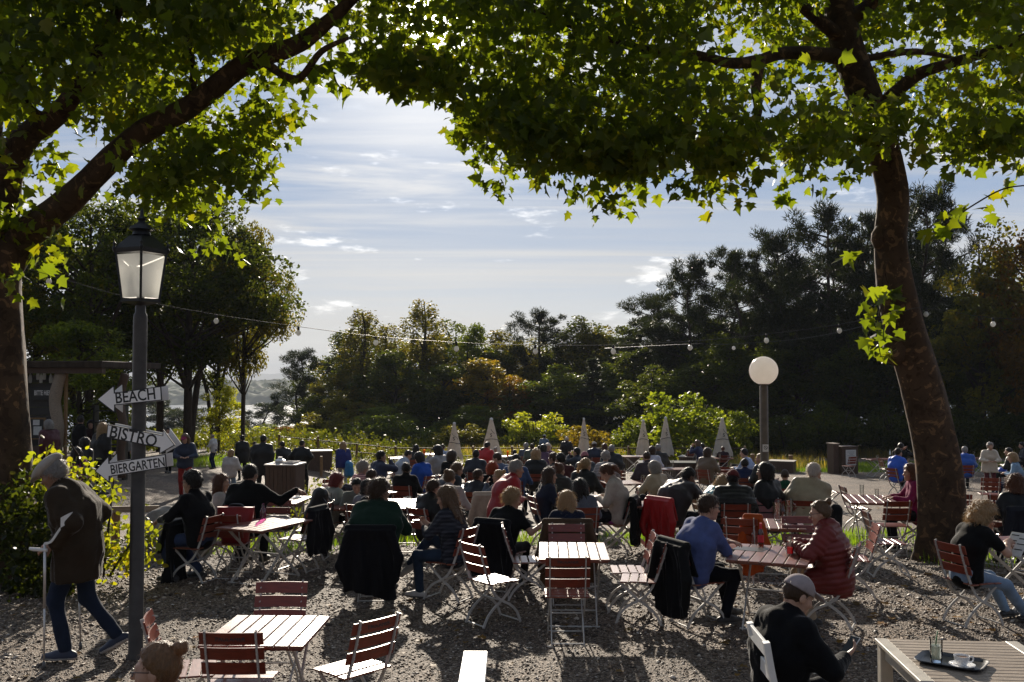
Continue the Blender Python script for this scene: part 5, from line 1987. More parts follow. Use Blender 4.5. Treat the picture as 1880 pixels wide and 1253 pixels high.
def top_field(p, J, h):
    """shirt, jumper, jacket or coat over torso and arms"""
    male = p['sex'] == 'm'
    b = p['bulk']
    off = {'shirt': .010, 'tee': .010, 'jumper': .018, 'jacket': .028, 'coat': .034, 'puffer': .040}[p['wear']]
    C, ch, nk, r = J['C'], J['chest'], J['neck'], J['r']
    pts = [C - [0, 0, .12], ch, nk + [0, 0, .08]]
    for i in (0, 1): pts += [J['arm', i][0], J['arm', i][1], J['arm', i][2]]
    longcoat = p['hem']
    if longcoat:
        for i in (0, 1): pts += [J['leg', i][1]] if p['pose'] == 'sit' else [C - [0, 0, longcoat + .1]]
    lo_, hi_ = bbox(pts, .20)
    F = Field(lo_, hi_, h)
    fl = (r, .66)
    F.rc(C + [0, 0, -.03], C * .5 + ch * .5, (.128 if male else .132) * b + off * .6, (.118 if male else .104) * b + off, fl, 0)
    F.rc(C * .5 + ch * .5, ch + [0, .005, .02], (.118 if male else .104) * b + off, (.130 if male else .118) * b + off, fl, .05)
    F.rc(ch, nk - J['u2'] * .06, (.130 if male else .116) * b + off, .080 + off * .6, (r, .60), .06)
    if not male: F.el(ch + J['u2'] * .02 + np.array([0, .075, -.01]), (.13 * b, .075, .075), k=.06)
    if b > 1.12: F.el((C + ch) / 2 + np.array([0, .05, -.02]), (.17 * b, .13 * b, .14), k=.08)
    F.rc(nk - J['u2'] * .05, nk + J['u2'] * (.012 if p['wear'] in ('tee', 'shirt') else .04), .078 + off * .4, .058 + off * .5, k=.04)
    for i in (0, 1):
        sh, el_, wr, fd, pn = J['arm', i]
        F.rc(nk - J['u2'] * .045, sh, .055 + off * .4, .056 + off * .7, k=.075)
        if p['wear'] == 'tee':
            F.rc(sh, sh + (el_ - sh) * .62, .058 + off, .052 + off, k=.04)
        else:
            F.rc(sh, el_, .056 * (.94 + .06 * b) + off * .9, .044 + off * .8, k=.065)
            F.rc(el_, el_ + (wr - el_) * .93, .044 + off * .8, .032 + off * .6, k=.03)
    if longcoat:
        if p['pose'] == 'sit':
            for i in (0, 1): F.rc(J['leg', i][0], J['leg', i][0] + (J['leg', i][1] - J['leg', i][0]) * longcoat, .12 + off, .095 + off, k=.06)
            F.rc(C + [0, -.06, 0], C + [0, -.07, -.12], .12, .11, (r, .6), .05)
        else:
            F.rc(C + [0, 0, .02], C + [0, .01, -longcoat], .135 * b + off, .150 + off, (r, .68), .05)
            F.cut((C[2] - longcoat) - F.P[:, 2])
    elif p['pose'] != 'sit':
        F.cut((C[2] - .13) - F.P[:, 2])
    if p['hood']:
        F.el(nk - np.array([0, .085, .02]), (.105, .052, .085), k=.06)
        F.put(np.abs(np.linalg.norm((F.P - nk.astype(F32)) * np.array([1, 1, 1.6], F32), axis=1) - .088) - .026, .03)
    f = F.P
    if p['wear'] == 'puffer':
        q = np.zeros(len(f), F32) + 9
        tt = np.zeros(len(f), F32)
        for a, c in ((C, nk), (J['arm', 0][0], J['arm', 0][1]), (J['arm', 1][0], J['arm', 1][1]), (J['arm', 0][1], J['arm', 0][2]), (J['arm', 1][1], J['arm', 1][2])):
            ax = nrm(c - a).astype(F32)
            dd = rcone(f, a, c, .13 if a is C else .05, .10 if a is C else .045, (r, .66) if a is C else None)
            m_ = dd < q
            q = np.where(m_, dd, q); tt = np.where(m_, (f - a.astype(F32)) @ ax, tt)
        F.d = F.d - .013 * np.abs(np.sin(tt * PI / .062)) + .006
        F.d += .004 * fold_noise(f, 40, 3)
    else:
        amp = {'tee': .005, 'shirt': .007, 'jumper': .006, 'jacket': .009, 'coat': .010}[p['wear']]
        F.d = F.d + amp * fold_noise(f * np.array([1, 1, .55], F32), 26, p['seed']) + amp * .5 * fold_noise(f, 55, p['seed'] + 2)
    return F.mesh()


def trouser_field(p, J, h):
    C = J['C']
    b = p['bulk']
    pts = [C + [0, -.05, .1]]
    for i in (0, 1): pts += list(J['leg', i])
    lo_, hi_ = bbox(pts, .17)
    F = Field(lo_, hi_, h)
    F.rc(C + [-.045, 0, .04], C + [.045, 0, .04], .112 * b, .112 * b, k=0)
    F.rc(C + [-.05, -.02, -.01], C + [.05, -.02, -.01], .118 * b, .118 * b, k=.05)
    for i in (0, 1):
        hp, kn, an = J['leg', i]
        F.rc(hp, kn, .094 * b, .064, k=.04)
        F.rc(kn, an + (kn - an) * .04, .064, .052, k=.03)
    F.d = F.d + .006 * fold_noise(F.P * np.array([1, 1, .6], F32), 30, p['seed'] + 5)
    return F.mesh()


def shoe_meshes(p, J, i, h):
    hp, kn, an = J['leg', i]
    fdir = p['footdir'][i] if p['footdir'] else None
    if fdir is None:
        v = kn - an; fd = np.array([v[0] * .15, 1.0, 0]) if p['pose'] != 'sit' else np.array([(1 if i else -1) * .12, 1.0, 0])
        if an[2] > .2: fd = np.array([0, .8, -.5])
        fd = nrm(fd)
    else: fd = nrm(fdir)
    up = nrm(np.array([0, 0, 1.0]) - fd * fd[2])
    heel = an - fd * .055 - up * .045
    toe = an + fd * .165 - up * .052
    lo_, hi_ = bbox([heel, toe, an + up * .05], .08)
    F = Field(lo_, hi_, h)
    sd_ = np.cross(fd, up)
    F.rc(heel, an + fd * .07 - up * .045, .040, .043, k=0)
    F.rc(an + fd * .07 - up * .045, toe, .042, .032, (sd_, .8), .03)
    F.rc(an - up * .03, an + up * .02, .042, .040, k=.03)
    pl = (F.P - (an - up * .080).astype(F32)) @ (-up).astype(F32)
    F.cut(pl, .008)
    return F.mesh()


PERSON_N = [0]
DEFAULT = dict(pose='sit', sex='m', lean=6.0, hunch=8.0, twist=0.0, side=0.0, roll=0.0, head=(0.0, 8.0), arms=('near_table', 'near_table'), armx=0.0, feet=None, footdir=None, cross=0,
               wear='jacket', top=(.02, .02, .022), legs=(.015, .016, .022), shoes=(.02, .018, .018), hair=('short', 'dk'), hat=None, skin='l', bulk=1.0, hem=0, hood=False, scale=1.0,
               glasses=None, Y=None, chair=True, who=None, mat=None, whitesole=False, dz=0.0)


def person(px, py, yaw, label, **kw):
    """px, py: where the crown of the head shows in the photograph; yaw: the way the body faces"""
    p = dict(DEFAULT); p.update(kw)
    PERSON_N[0] += 1
    p['seed'] = PERSON_N[0]
    J = joints(p)
    hatadd = {'cap': .02, 'beanie': .03, 'flat': .02, 'hood': .03}.get(p['hat'], .014)
    sc = p['scale']
    ht = J['headc'] + J['headR'] @ np.array([0, -.01, HEADTOP + hatadd])
    ht = ht * sc
    if p['Y'] is None:
        T = at_height(px, py, ht[2] + .006 + p['dz'])
        if T.y > 47:
            T = pt(px, py, 43 + (PERSON_N[0] * 7 % 5))
    else:
        T = pt(px, py, p['Y'])
    off = rotz((ht[0], ht[1], 0), yaw)
    x, y = T.x - off.x, T.y - off.y
    g = gz(x, y)
    if p['Y'] is not None and p['pose'] != 'sit' and not kw.get('keep'):
        sc = sc * (T.z - g) / ht[2]
    elif p['Y'] is not None and not kw.get('keep'):
        sc = sc * min(max((T.z - g) / ht[2], .86), 1.12)
    dist = y
    near, mid = dist < 13.5, dist < 24
    hC, hH, hN = (.013, .0058, .0048) if near else ((.018, .0085, .0075) if mid else (.030, .014, .014))
    # --- body: one continuous skin under the clothes, with finer head and hands
    pts = [J['C'], J['neck']]
    for i in (0, 1): pts += list(J['leg', i]) + [J['arm', i][1], J['arm', i][2]]
    lo_, hi_ = bbox(pts, .14)
    F = Field(lo_, hi_, .026 if near else .034)
    F.rc(J['C'], J['chest'], .10, .095, (J['r'], .7), 0)
    F.rc(J['chest'], J['neck'] - J['u2'] * .05, .095, .06, (J['r'], .7), .05)
    F.rc(J['neck'] - J['u2'] * .05, J['neck'] + J['u2'] * .08, .05, .045, k=.03)
    for i in (0, 1):
        sh, el_, wr, fd, pn = J['arm', i]
        F.rc(J['neck'] - J['u2'] * .055, sh, .05, .048, k=.04)
        F.rc(sh, el_, .046, .038, k=.03); F.rc(el_, wr, .038, .026, k=.03)
        hp, kn, an = J['leg', i]
        F.rc(hp, kn, .075, .05, k=.04); F.rc(kn, an, .05, .035, k=.03)
    parts = [(*F.mesh(), 0)]
    lo_, hi_ = bbox([J['headc'], J['neck'] - [0, 0, .02]], .15)
    F = Field(lo_, hi_, hH)
    F.rc(J['neck'] - J['u2'] * .05, J['headc'] + J['headR'] @ np.array([0, -.022, -.06]), .056 if p['sex'] == 'm' else .049, .052 if p['sex'] == 'm' else .044, k=0)
    Q = head_field(F, J, coarse=not mid)
    V, Fc = F.mesh()
    mi = np.zeros(len(Fc), int)
    if mid and len(Fc):
        cen = (V[Fc].mean(1) - J['headc']) @ J['headR']
        for s_ in (-1, 1):
            mi[np.linalg.norm(cen - np.array([s_ * .031, .090, -.002]), axis=1) < .0075] = 1
    parts.append((V, Fc, mi))
    for i, s_ in ((0, -1), (1, 1)):
        sh, el_, wr, fd, pn = J['arm', i]
        ex = [wr, wr + fd * .19]
        bare = p['wear'] == 'tee'
        if bare: ex += [el_, sh + (el_ - sh) * .5]
        lo_, hi_ = bbox(ex, .065)
        F = Field(lo_, hi_, hN if not bare else hN * 1.25)
        fa = nrm(wr - el_)
        F.rc(wr - fa * .09, wr, .031, .0255, k=0)
        if bare: F.rc(sh + (el_ - sh) * .45, el_, .045, .038, k=.02); F.rc(el_, wr, .039, .026, k=.02)
        hand_prims(F, wr, fd, pn, s_, simple=not mid)
        parts.append((*F.mesh(), 0))
    V, Fc, mi = merge(parts)
    root = link('person', np_mesh('body', V, Fc, mi), [M_['skin'], M_['eye']], color=SKIN[p['skin']], smooth=True)
    root.location = (x, y, g + .006 + p['dz'])
    root.rotation_euler = (0, 0, -math.radians(yaw))
    root.scale = (sc, sc, sc)
    tag(root, label, 'person')
    mt = p['mat'] or (M_['shiny'] if p['wear'] in ('puffer', 'coat', 'jacket') else M_['cloth'])
    V, Fc = top_field(p, J, hC)
    nm = {'shirt': 'shirt', 'tee': 't_shirt', 'jumper': 'jumper', 'jacket': 'jacket', 'coat': 'coat', 'puffer': 'puffer_jacket'}[p['wear']]
    dk = lambda c: tuple(v * (.35 if max(c) < .03 else .8 if max(c) < .1 else 1.0) for v in c)
    link(nm, np_mesh(nm, V, Fc), mt, root, dk(p['top']), True)
    V, Fc = trouser_field(p, J, hC)
    link('trousers', np_mesh('trousers', V, Fc), M_['cloth'], root, dk(p['legs']), True)
    for i in (0, 1):
        V, Fc = shoe_meshes(p, J, i, .008 if near else .016)
        if not len(V): continue
        mi = None
        if near:
            hp, kn, an = J['leg', i]
            fdir = nrm(p['footdir'][i]) if p['footdir'] else np.array([0, 1.0, 0])
            upv = nrm(np.array([0, 0, 1.0]) - fdir * fdir[2])
            mi = ((V[Fc].mean(1) - (an - upv * .080)) @ upv < .026).astype(int) if an[2] < .3 else None
        link('shoe', np_mesh('shoe', V, Fc, mi), [M_['leather'], M_['sole'] if p['whitesole'] else M_['rubber']], root, p['shoes'], True)
    if p['hair'] and p['hat'] != 'hood':
        st, hcol = p['hair']
        V, Fl = hair_mesh(J, st, hH * 1.1, p['seed'], mid)
        if len(V): link('hair', np_mesh('hair', V, Fl), M_['hair'], root, HAIRC[hcol] if isinstance(hcol, str) else hcol, True)
    if p['hat']:
        V, Fl = hat_mesh(J, p['hat'], hH * 1.1)
        link('hat' if p['hat'] != 'hood' else 'hood', np_mesh('hat', V, Fl), M_['cloth'], root, p.get('hatcol', (.1, .1, .1)), True)
    if p['glasses']:
        me = glasses_mesh(J, p['glasses'] == 'dark')
        link('glasses', me, M_['plastic'], root)
    seat_xy = None
    if p['pose'] == 'sit' and p['chair']:
        c = Vector((x, y, 0)) + rotz((0, .075 * sc, 0), yaw)
        seat_xy = (c.x, c.y, yaw)
        chair_at(c.x, c.y, yaw, 'folding chair under the ' + (p['who'] or label))
    return root, J, sc, seat_xy
# ================================================================ the guests
NAVY, BLACK, DGREY, GREY, LGREY = (.018, .024, .05), (.010, .010, .012), (.035, .035, .04), (.13, .13, .14), (.36, .36, .38)
JEANS, LJEANS, DJEANS, BEIGE, RED, DRED = (.035, .055, .11), (.20, .27, .36), (.014, .020, .042), (.34, .27, .18), (.36, .012, .016), (.13, .014, .016)
BLUE, BROWN, WHITE, CREAM, BURG, GREEN = (.02, .07, .34), (.06, .036, .02), (.66, .66, .66), (.52, .46, .38), (.10, .018, .028), (.014, .05, .024)
NOSIT = dict(chair=False)

W = {}
W['bun'] = person(290, 1178, -80, 'woman with a messy brown bun and glasses at the bottom left edge', sex='f', wear='shirt', top=(.06, .05, .05), hair=('bun', (.20, .112, .052)), head=(-12, 2), glasses='clear', arms=('lap', 'lap'))
W['cap'] = person(1478, 1056, 70, 'man in a grey cap and black hooded jacket looking at his phone', wear='jacket', mat=M_['cloth'], top=(.010, .010, .013), hood=True, hair=('crop', 'br'), hat='cap', hatcol=(.30, .25, .25), head=(6, 26), hunch=14, lean=2,
                  arms=('lap', ((.20, .36, .80), (1, -.4, -.8), (-.1, .8, .45), (-.5, -.5, .5))), chair=False, bulk=.98)
W['crutch'] = person(92, 843, -92, 'old man in a flat cap and long dark coat walking with a crutch', pose='stand', Y=9.15, wear='coat', hem=.25, hood=True, top=(.044, .029, .017), legs=(.020, .031, .06), shoes=(.022, .03, .06),
                     hair=('short', 'gr'), hat='flat', hatcol=(.36, .32, .28), head=(0, 28), lean=8, hunch=17, bulk=1.1, skin='t', arms=(((.25, .10, .98), (.5, -1, .1), (0, .9, -.3), (-.6, -.3, -.5)), ((.23, .08, .98), (.5, -1, .1), (0, .9, -.3), (-.6, -.3, -.5))),
                     feet=((-.10, .05, .085), (.10, -.30, .15)), footdir=((0, 1, 0), (0, .86, -.45)), mat=M_['cloth'], whitesole=True)
W['coatman'] = person(353, 866, -72, 'young man in glasses and black jumper with a coat over his knee', Y=12.9, wear='jumper', top=(.014, .014, .018), legs=(.028, .045, .10), hair=('mop', 'dk'), head=(-6, 6), glasses='clear',
                      arms=(((.16, .46, .74), (1, -.3, -.5), (-.2, .9, -.35), (0, 0, -1)), ((.02, .46, .78), (1, -.3, -.5), (-.5, .8, -.2), (0, 0, -1))), feet=((-.13, .30, .085), (.16, .10, .085)))
W['auburn'] = person(408, 871, 62, 'woman with long auburn hair in a white sleeved top facing right', sex='f', Y=14.6, wear='shirt', top=(.50, .44, .42), hair=('long', 'au'), head=(25, 4))
W['blackarm'] = person(459, 853, 4, 'man in black seen from behind stretching his right arm sideways', Y=14.2, wear='jumper', top=(.010, .010, .012), hair=('short', 'dk'), head=(20, 6), bulk=1.1, lean=12, arms=('near_table', ((.62, .22, .98), (.5, -.3, -1), (.7, .5, -.3), (0, 0, -1))))
W['fleece'] = person(697, 882, 3, 'man in a dark green fleece turning his head to the right', Y=11.9, wear='jacket', top=(.012, .036, .024), hair=('curly', 'br'), head=(52, 4), lean=16, hunch=14, bulk=1.18, arms=('table', 'table'), mat=M_['cloth'])
W['plaid'] = person(815, 895, -62, 'long-haired woman in a dark checked shirt with her legs crossed', sex='f', Y=11.7, wear='jumper', mat=M_['plaid'], top=(.035, .038, .05), legs=(.030, .05, .09), hair=('long', 'lb'), head=(-12, 16), cross=2, shoes=(.42, .40, .38), arms=('phone', 'phone'), lean=2)
W['curly'] = person(945, 899, 28, 'curly blond boy in a black t-shirt reaching to the right', Y=12.5, wear='tee', top=(.010, .010, .012), hair=('curly', 'bl'), head=(48, 14), lean=20, hunch=10, twist=10, arms=('lap', ((.44, .36, .84), (.6, -.4, -1), (.4, .9, 0), (-.3, 0, -1))))
W['blonde'] = person(1041, 902, 2, 'woman with straight blonde hair in a navy top seen from behind', sex='f', Y=12.5, wear='shirt', top=NAVY, hair=('long', 'bl'), head=(6, 8), lean=12)
W['redman'] = person(952, 845, 72, 'grey-haired man in a bright red jacket bending over the table', pose='stand', Y=13.6, wear='jacket', top=(.30, .006, .010), hair=('short', 'gr'), head=(4, 10), lean=20, hunch=8, bulk=1.15, legs=(.33, .28, .2), arms=('near_table', 'near_table'), skin='m', hem=.3)
W['reader'] = person(1108, 855, -72, 'woman in a beige jumper with a red ponytail reading a booklet', sex='f', Y=15.9, wear='jumper', top=(.40, .34, .29), hair=('pony', 'au'), head=(-2, 36), hunch=16, lean=4, bulk=1.08, arms=('near_table', 'near_table'))
W['blueshirt'] = person(1301, 908, 66, 'man in glasses and a blue shirt leaning on folded arms', Y=10.5, wear='shirt', top=(.075, .10, .24), legs=(.012, .014, .026), hair=('short', 'br'), head=(12, 8), glasses='clear', lean=14, hunch=10, bulk=1.14, arms=(((-.08, .40, .82), (1, 0, -.7), (-.9, .35, 0), (0, -.2, -1)), ((-.04, .36, .82), (1, 0, -.7), (-.9, .35, 0), (0, -.2, -1))), feet=((-.10, .52, .085), (.14, .30, .085)))
W['redpuffer'] = person(1501, 920, -64, 'woman with clipped-up hair in a dark red quilted jacket', sex='f', Y=10.4, wear='puffer', top=(.15, .020, .018), hem=.45, legs=(.34, .27, .19), hair=('bun', 'lb'), head=(-8, 14), glasses='clear', bulk=1.12, lean=8, hood=True, arms=(((.10, .40, .84), (1, -.3, -.8), (-.4, .9, .1), (-.6, 0, -.5)), ((.06, .42, .84), (1, -.3, -.8), (-.4, .9, .1), (-.6, 0, -.5))), feet=((-.12, .22, .085), (.14, .36, .085)))
W['newspaper'] = person(1816, 927, 72, 'woman with wavy blonde hair holding her hand to her face', sex='f', Y=10.5, wear='tee', top=(.012, .012, .014), legs=(.20, .28, .40), hair=('wavy', 'bl'), head=(8, 32), glasses='clear', hunch=14, lean=12, arms=('face', ((.10, .46, .86), (1, -.3, -.8), (-.2, .95, .1), (-.6, 0, -.5))), feet=((-.10, .62, .085), (.12, .68, .085)))
W['curlback'] = person(1864, 873, 6, 'woman with curly reddish hair in navy at the right edge', sex='f', Y=14, wear='jacket', top=(.012, .014, .022), hair=('wavy', 'au'), head=(10, 6))
W['magenta'] = person(1672, 853, -80, 'woman in a magenta jumper beside the leaning tree trunk', sex='f', Y=16.3, wear='jumper', top=(.20, .012, .07), hair=('bob', 'au'), head=(-8, 4), bulk=1.06, arms=('table', 'table'))
W['beigecoat'] = person(1492, 850, 18, 'white-haired man in a beige coat leaning back to the right', Y=15.6, wear='coat', top=(.36, .30, .20), hair=('short', 'wh'), head=(35, 0), glasses='dark', side=16, lean=2, bulk=1.22, hem=.4, legs=DGREY)
W['sunblack'] = person(1405, 851, -42, 'woman with a black bob, sunglasses and a black coat', sex='f', Y=15.6, wear='coat', top=(.010, .010, .011), hair=('bob', 'dk'), head=(-15, 2), glasses='dark', bulk=1.12, hem=.5)
W['quilt'] = person(1346, 863, 6, 'person with a dark red hat in a dark quilted jacket', Y=15.1, wear='puffer', top=(.022, .018, .014), hair=('short', 'dk'), hat='beanie', hatcol=(.12, .02, .02), head=(10, 22), hunch=18, bulk=1.15, hood=True)
W['bent'] = person(1266, 857, 52, 'dark-haired man bent forward with his forehead in his hand', Y=15.9, wear='jacket', top=(.030, .022, .024), hair=('short', 'dk'), head=(10, 34), lean=30, hunch=14, bulk=1.12, skin='t', arms=('near_table', 'face'))
W['pinkcap'] = person(1330, 871, 70, 'child in a pink cap and light blue jacket bending down', Y=17.4, wear='jacket', top=(.12, .34, .40), hair=('long', 'bl'), hat='cap', hatcol=(.34, .02, .07), head=(10, 34), lean=30, scale=.84, sex='f')
W['greenkid'] = person(1441, 862, 4, 'child in a green shirt seen from behind', Y=19, wear='shirt', top=(.012, .08, .04), hair=('crop', 'br'), head=(10, 8), scale=.9)
W['beigeman'] = person(1199, 848, -38, 'grey-haired person in a beige quilted jacket facing left', sex='f', Y=19.4, wear='jacket', top=(.40, .31, .21), hair=('bob', 'gr'), head=(-4, 14), arms=('table', 'near_table'))

# the middle rows
person(1076, 842, 25, 'blonde person with a ponytail in a long black jacket', sex='f', Y=19.5, wear='jacket', top=BLACK, hair=('pony', 'bl'), head=(30, 8))
person(1028, 851, 28, 'person in a dark coat with a brown fur collar', sex='f', Y=18, wear='puffer', top=(.03, .026, .022), hair=('bun', 'au'), head=(10, 10), bulk=1.15, hood=True)
person(1010, 860, 72, 'brown-haired woman in navy facing right behind the man in red', sex='f', Y=16.5, wear='jumper', top=NAVY, hair=('long', 'br'), head=(6, 4))
person(1063, 880, -8, 'girl with long dark hair in a grey top behind the tall glasses', sex='f', Y=14.4, wear='jumper', top=(.12, .13, .16), hair=('long', 'dk'), head=(-18, 10), scale=.9)
person(879, 862, 32, 'short-haired man in a navy hooded jacket seen from behind', Y=17.9, wear='jacket', top=(.016, .02, .03), hair=('short', 'br'), head=(25, 5), hood=True, bulk=1.1)
person(915, 863, -62, 'fair-haired woman in sunglasses resting her chin on her hand', sex='f', Y=17.6, wear='jacket', top=(.06, .07, .10), hair=('bun', 'bl'), head=(-6, 0), glasses='dark', arms=('face', 'near_table'))
person(903, 849, 4, 'woman with bright red hair in black beside a blue rucksack', sex='f', Y=19.5, wear='jumper', top=BLACK, hair=('bob', (.30, .05, .01)), head=(-20, 8))
person(911, 829, -48, 'close-cropped man in a grey blue shirt looking down', Y=22.5, wear='shirt', top=(.09, .12, .19), hair=('crop', 'br'), head=(-20, 22))
person(897, 812, 25, 'standing man in a bright red jacket in the far rows', pose='stand', Y=30, wear='jacket', top=(.42, .012, .014), hair=('short', 'dk'), head=(25, 20), lean=8, bulk=1.1)
person(874, 826, 8, 'dark-haired man in navy left of the far man in red', Y=27, wear='jacket', top=(.018, .022, .034), hair=('short', 'dk'), head=(5, 5))
person(887, 821, 10, 'dark-haired guest half hidden beside the far man in red', Y=30, wear='jacket', top=(.03, .03, .036), hair=('short', 'br'), head=(20, 5))
person(826, 863, 2, 'woman with a round side bun in a pale jumper', sex='f', Y=15.4, wear='jumper', top=(.42, .37, .36), hair=('bun', 'lb'), head=(20, 8), arms=(((.46, .36, .80), (.6, -.4, -.9), (.5, .8, 0), (0, 0, -1)), 'near_table'))
person(797, 881, 40, 'child in a black hooded jacket left of the woman with the bun', Y=14.2, wear='jacket', top=BLACK, hair=('short', 'br'), head=(20, 10), hood=True, scale=.86)
person(767, 832, -52, 'guest in a bright blue jumper with dark hair looking down', Y=24.5, wear='jumper', top=(.018, .075, .36), hair=('bob', 'dk'), head=(-10, 22), hunch=12)
person(750, 814, 62, 'bearded man in a light grey hoodie leaning on the table', Y=29.5, wear='jumper', top=(.34, .38, .44), hair=('short', 'dk'), head=(5, 24), lean=24, hood=True, bulk=1.1)
person(803, 815, -52, 'person in a grey coat and black cap holding a hand up', Y=28, wear='coat', top=(.27, .255, .25), hair=('bob', 'dk'), hat='cap', hatcol=(.01, .01, .012), head=(-5, 8), hem=.4, arms=('face', 'near_table'), scale=1.06)
person(813, 816, 20, 'guest in a light blue shirt behind the grey coat', Y=40, wear='shirt', top=(.34, .42, .60), hair=('short', 'br'))
person(764, 817, 8, 'guest with long dark hair in the far left row', sex='f', Y=38, wear='jacket', top=DGREY, hair=('long', 'dk'))
person(830, 828, 30, 'woman with brown hair in black below the leftmost umbrella', sex='f', Y=25, wear='jumper', top=BLACK, hair=('bob', 'br'), head=(15, 5))
person(699, 828, 55, 'bearded man in a navy hooded jacket drinking from a glass', Y=24, wear='jacket', top=(.016, .022, .06), hair=('short', 'dk'), head=(15, 2), hood=True, arms=('near_table', 'drink'), bulk=1.08)
person(746, 850, 12, 'dark-haired guest in black seen from behind at the navy table', Y=20, wear='jumper', top=BLACK, hair=('short', 'dk'), head=(-10, 10), bulk=1.1)
person(840, 850, 55, 'short-haired man in a dark hood leaning to the right', Y=19, wear='jacket', top=(.02, .022, .03), hair=('short', 'lb'), head=(10, 18), lean=30, hood=True)
person(668, 848, 52, 'grey-haired woman in glasses and a pink striped top', sex='f', Y=19.5, wear='shirt', mat=M_['stripe'], top=(.46, .25, .25), hair=('curly', 'gr'), head=(15, 8), glasses='dark', bulk=1.12)
person(684, 863, 36, 'boy in a grey blue top right of the pink striped woman', Y=17.5, wear='shirt', top=(.14, .17, .25), hair=('short', 'br'), head=(10, 18), scale=.9)
person(623, 870, 48, 'woman with dark red hair in a grey green jumper', sex='f', Y=16.2, wear='jumper', top=(.28, .30, .27), hair=('bob', 'rd'), head=(15, 14))
person(655, 880, 172, 'boy with dark hair facing the camera and looking down', Y=15.8, wear='shirt', top=(.16, .17, .15), hair=('short', 'dk'), head=(0, 24), scale=.86)
person(676, 882, 20, 'left one of two dark-haired children behind the green fleece', Y=14.9, wear='shirt', top=(.2, .22, .26), hair=('bob', 'dk'), scale=.84, sex='f')
person(691, 882, 14, 'right one of two dark-haired children behind the green fleece', Y=14.3, wear='shirt', top=DGREY, hair=('bob', 'dk'), scale=.84, sex='f')
person(1187, 829, -6, 'cropped-haired man in a grey brown jumper seen from behind', Y=24, wear='jumper', top=(.075, .06, .068), hair=('crop', 'br'), head=(-8, 14), bulk=1.12)
person(1198, 814, 6, 'dark-haired woman in a white shirt seen from behind', sex='f', Y=32, wear='shirt', top=(.58, .58, .66), hair=('bob', 'br'), head=(20, 5))
person(1208, 808, 14, 'grey-haired man in dark olive beside the woman in white', Y=34, wear='jacket', top=(.035, .03, .026), hair=('short', 'gr'), head=(-30, 5), scale=1.04)
person(1279, 809, -60, 'woman in navy holding both hands to her face', sex='f', pose='stand', Y=37, wear='jacket', top=(.014, .024, .085), hair=('bob', 'lb'), arms=('face', 'face'))
person(1300, 819, 38, 'brown-haired woman in a brown coat facing right', sex='f', Y=29, wear='jacket', top=(.15, .105, .068), hair=('bob', 'br'), head=(25, 6))
person(1290, 814, 20, 'guest with a dark head behind the brown coat', Y=40, wear='jacket', top=DGREY, hair=('short', 'dk'))
person(1327, 820, 5, 'dark-haired guest in plum below the last closed umbrella', Y=42, wear='jumper', top=(.04, .02, .03), hair=('short', 'au'))
person(1367, 817, -55, 'dark-haired man in a light blue shirt with arms stretched forward', Y=29, wear='shirt', top=(.30, .36, .52), hair=('short', 'dk'), head=(-5, 4), bulk=1.12, arms=('table', 'table'), lean=12)
person(1367, 834, 8, 'boy in a navy top with bright rim of hair', Y=23.5, wear='jumper', top=(.02, .03, .09), hair=('short', 'dk'), head=(5, 10), scale=.88)
person(1397, 832, -40, 'fair man half hidden behind the globe lamp post', Y=23, wear='jacket', top=BLACK, hair=('crop', 'bl'), head=(-20, 4))
person(1112, 829, 4, 'person with grey curly hair in a striped top', sex='f', Y=24.5, wear='shirt', mat=M_['stripe'], top=(.34, .32, .33), hair=('curly', 'gr'), head=(0, 8))
person(1073, 829, -20, 'person in a pink hat and dark jacket', Y=26, wear='jacket', top=(.03, .04, .055), hair=('short', 'dk'), hat='beanie', hatcol=(.32, .13, .15))
person(1059, 812, -55, 'dark-haired man in navy facing left with raised hands', Y=30, wear='jacket', top=(.014, .02, .034), hair=('short', 'dk'), head=(-10, 4), arms=('drink', 'drink'), bulk=1.1)
person(1041, 802, 20, 'standing white-haired man in black at the far rows', pose='stand', Y=44, wear='jacket', top=BLACK, hair=('short', 'wh'), head=(20, 4))
person(1000, 798, 25, 'standing person in a grey blue jacket and cap near the wood', pose='stand', Y=50, wear='jacket', top=(.08, .12, .18), hair=('short', 'dk'), hat='cap', hatcol=(.3, .3, .3))
person(1123, 807, 4, 'grey-haired man in a black coat seen from behind', Y=31, wear='coat', top=BLACK, hair=('short', 'gr'), head=(5, 4), bulk=1.2, scale=1.05)
person(1110, 815, -10, 'reddish-haired guest left of the black coat', sex='f', Y=40, wear='jacket', top=DGREY, hair=('bob', 'au'))
person(1091, 809, -8, 'guest in navy with a bright cap rim right of the middle umbrella', Y=40, wear='jacket', top=NAVY, hair=('short', 'br'), hat='cap', hatcol=(.4, .36, .3))
person(1017, 831, -45, 'man in sunglasses and a grey jumper facing left', Y=22.5, wear='jumper', top=(.07, .065, .07), hair=('short', 'br'), head=(-12, 4), glasses='dark')
person(1029, 832, -12, 'dark-haired man in maroon right of the sunglasses', Y=21.5, wear='jumper', top=(.075, .018, .02), hair=('short', 'dk'), head=(-25, 6))
person(984, 823, 4, 'fair-haired woman in a dark coat with a pale hood', sex='f', Y=26, wear='coat', top=BLACK, hair=('wavy', 'bl'), hood=True, bulk=1.15)
person(948, 834, 12, 'dark-haired guest in blue behind the grey-haired man in red', Y=22, wear='shirt', top=(.05, .09, .2), hair=('short', 'dk'))
person(966, 814, 8, 'grey-haired guest in slate at the left of the far row', Y=41, wear='jacket', top=(.06, .07, .10), hair=('curly', 'gr'))
person(977, 814, 20, 'short-haired man in olive in the far row', Y=38, wear='jacket', top=(.08, .095, .06), hair=('crop', 'br'))
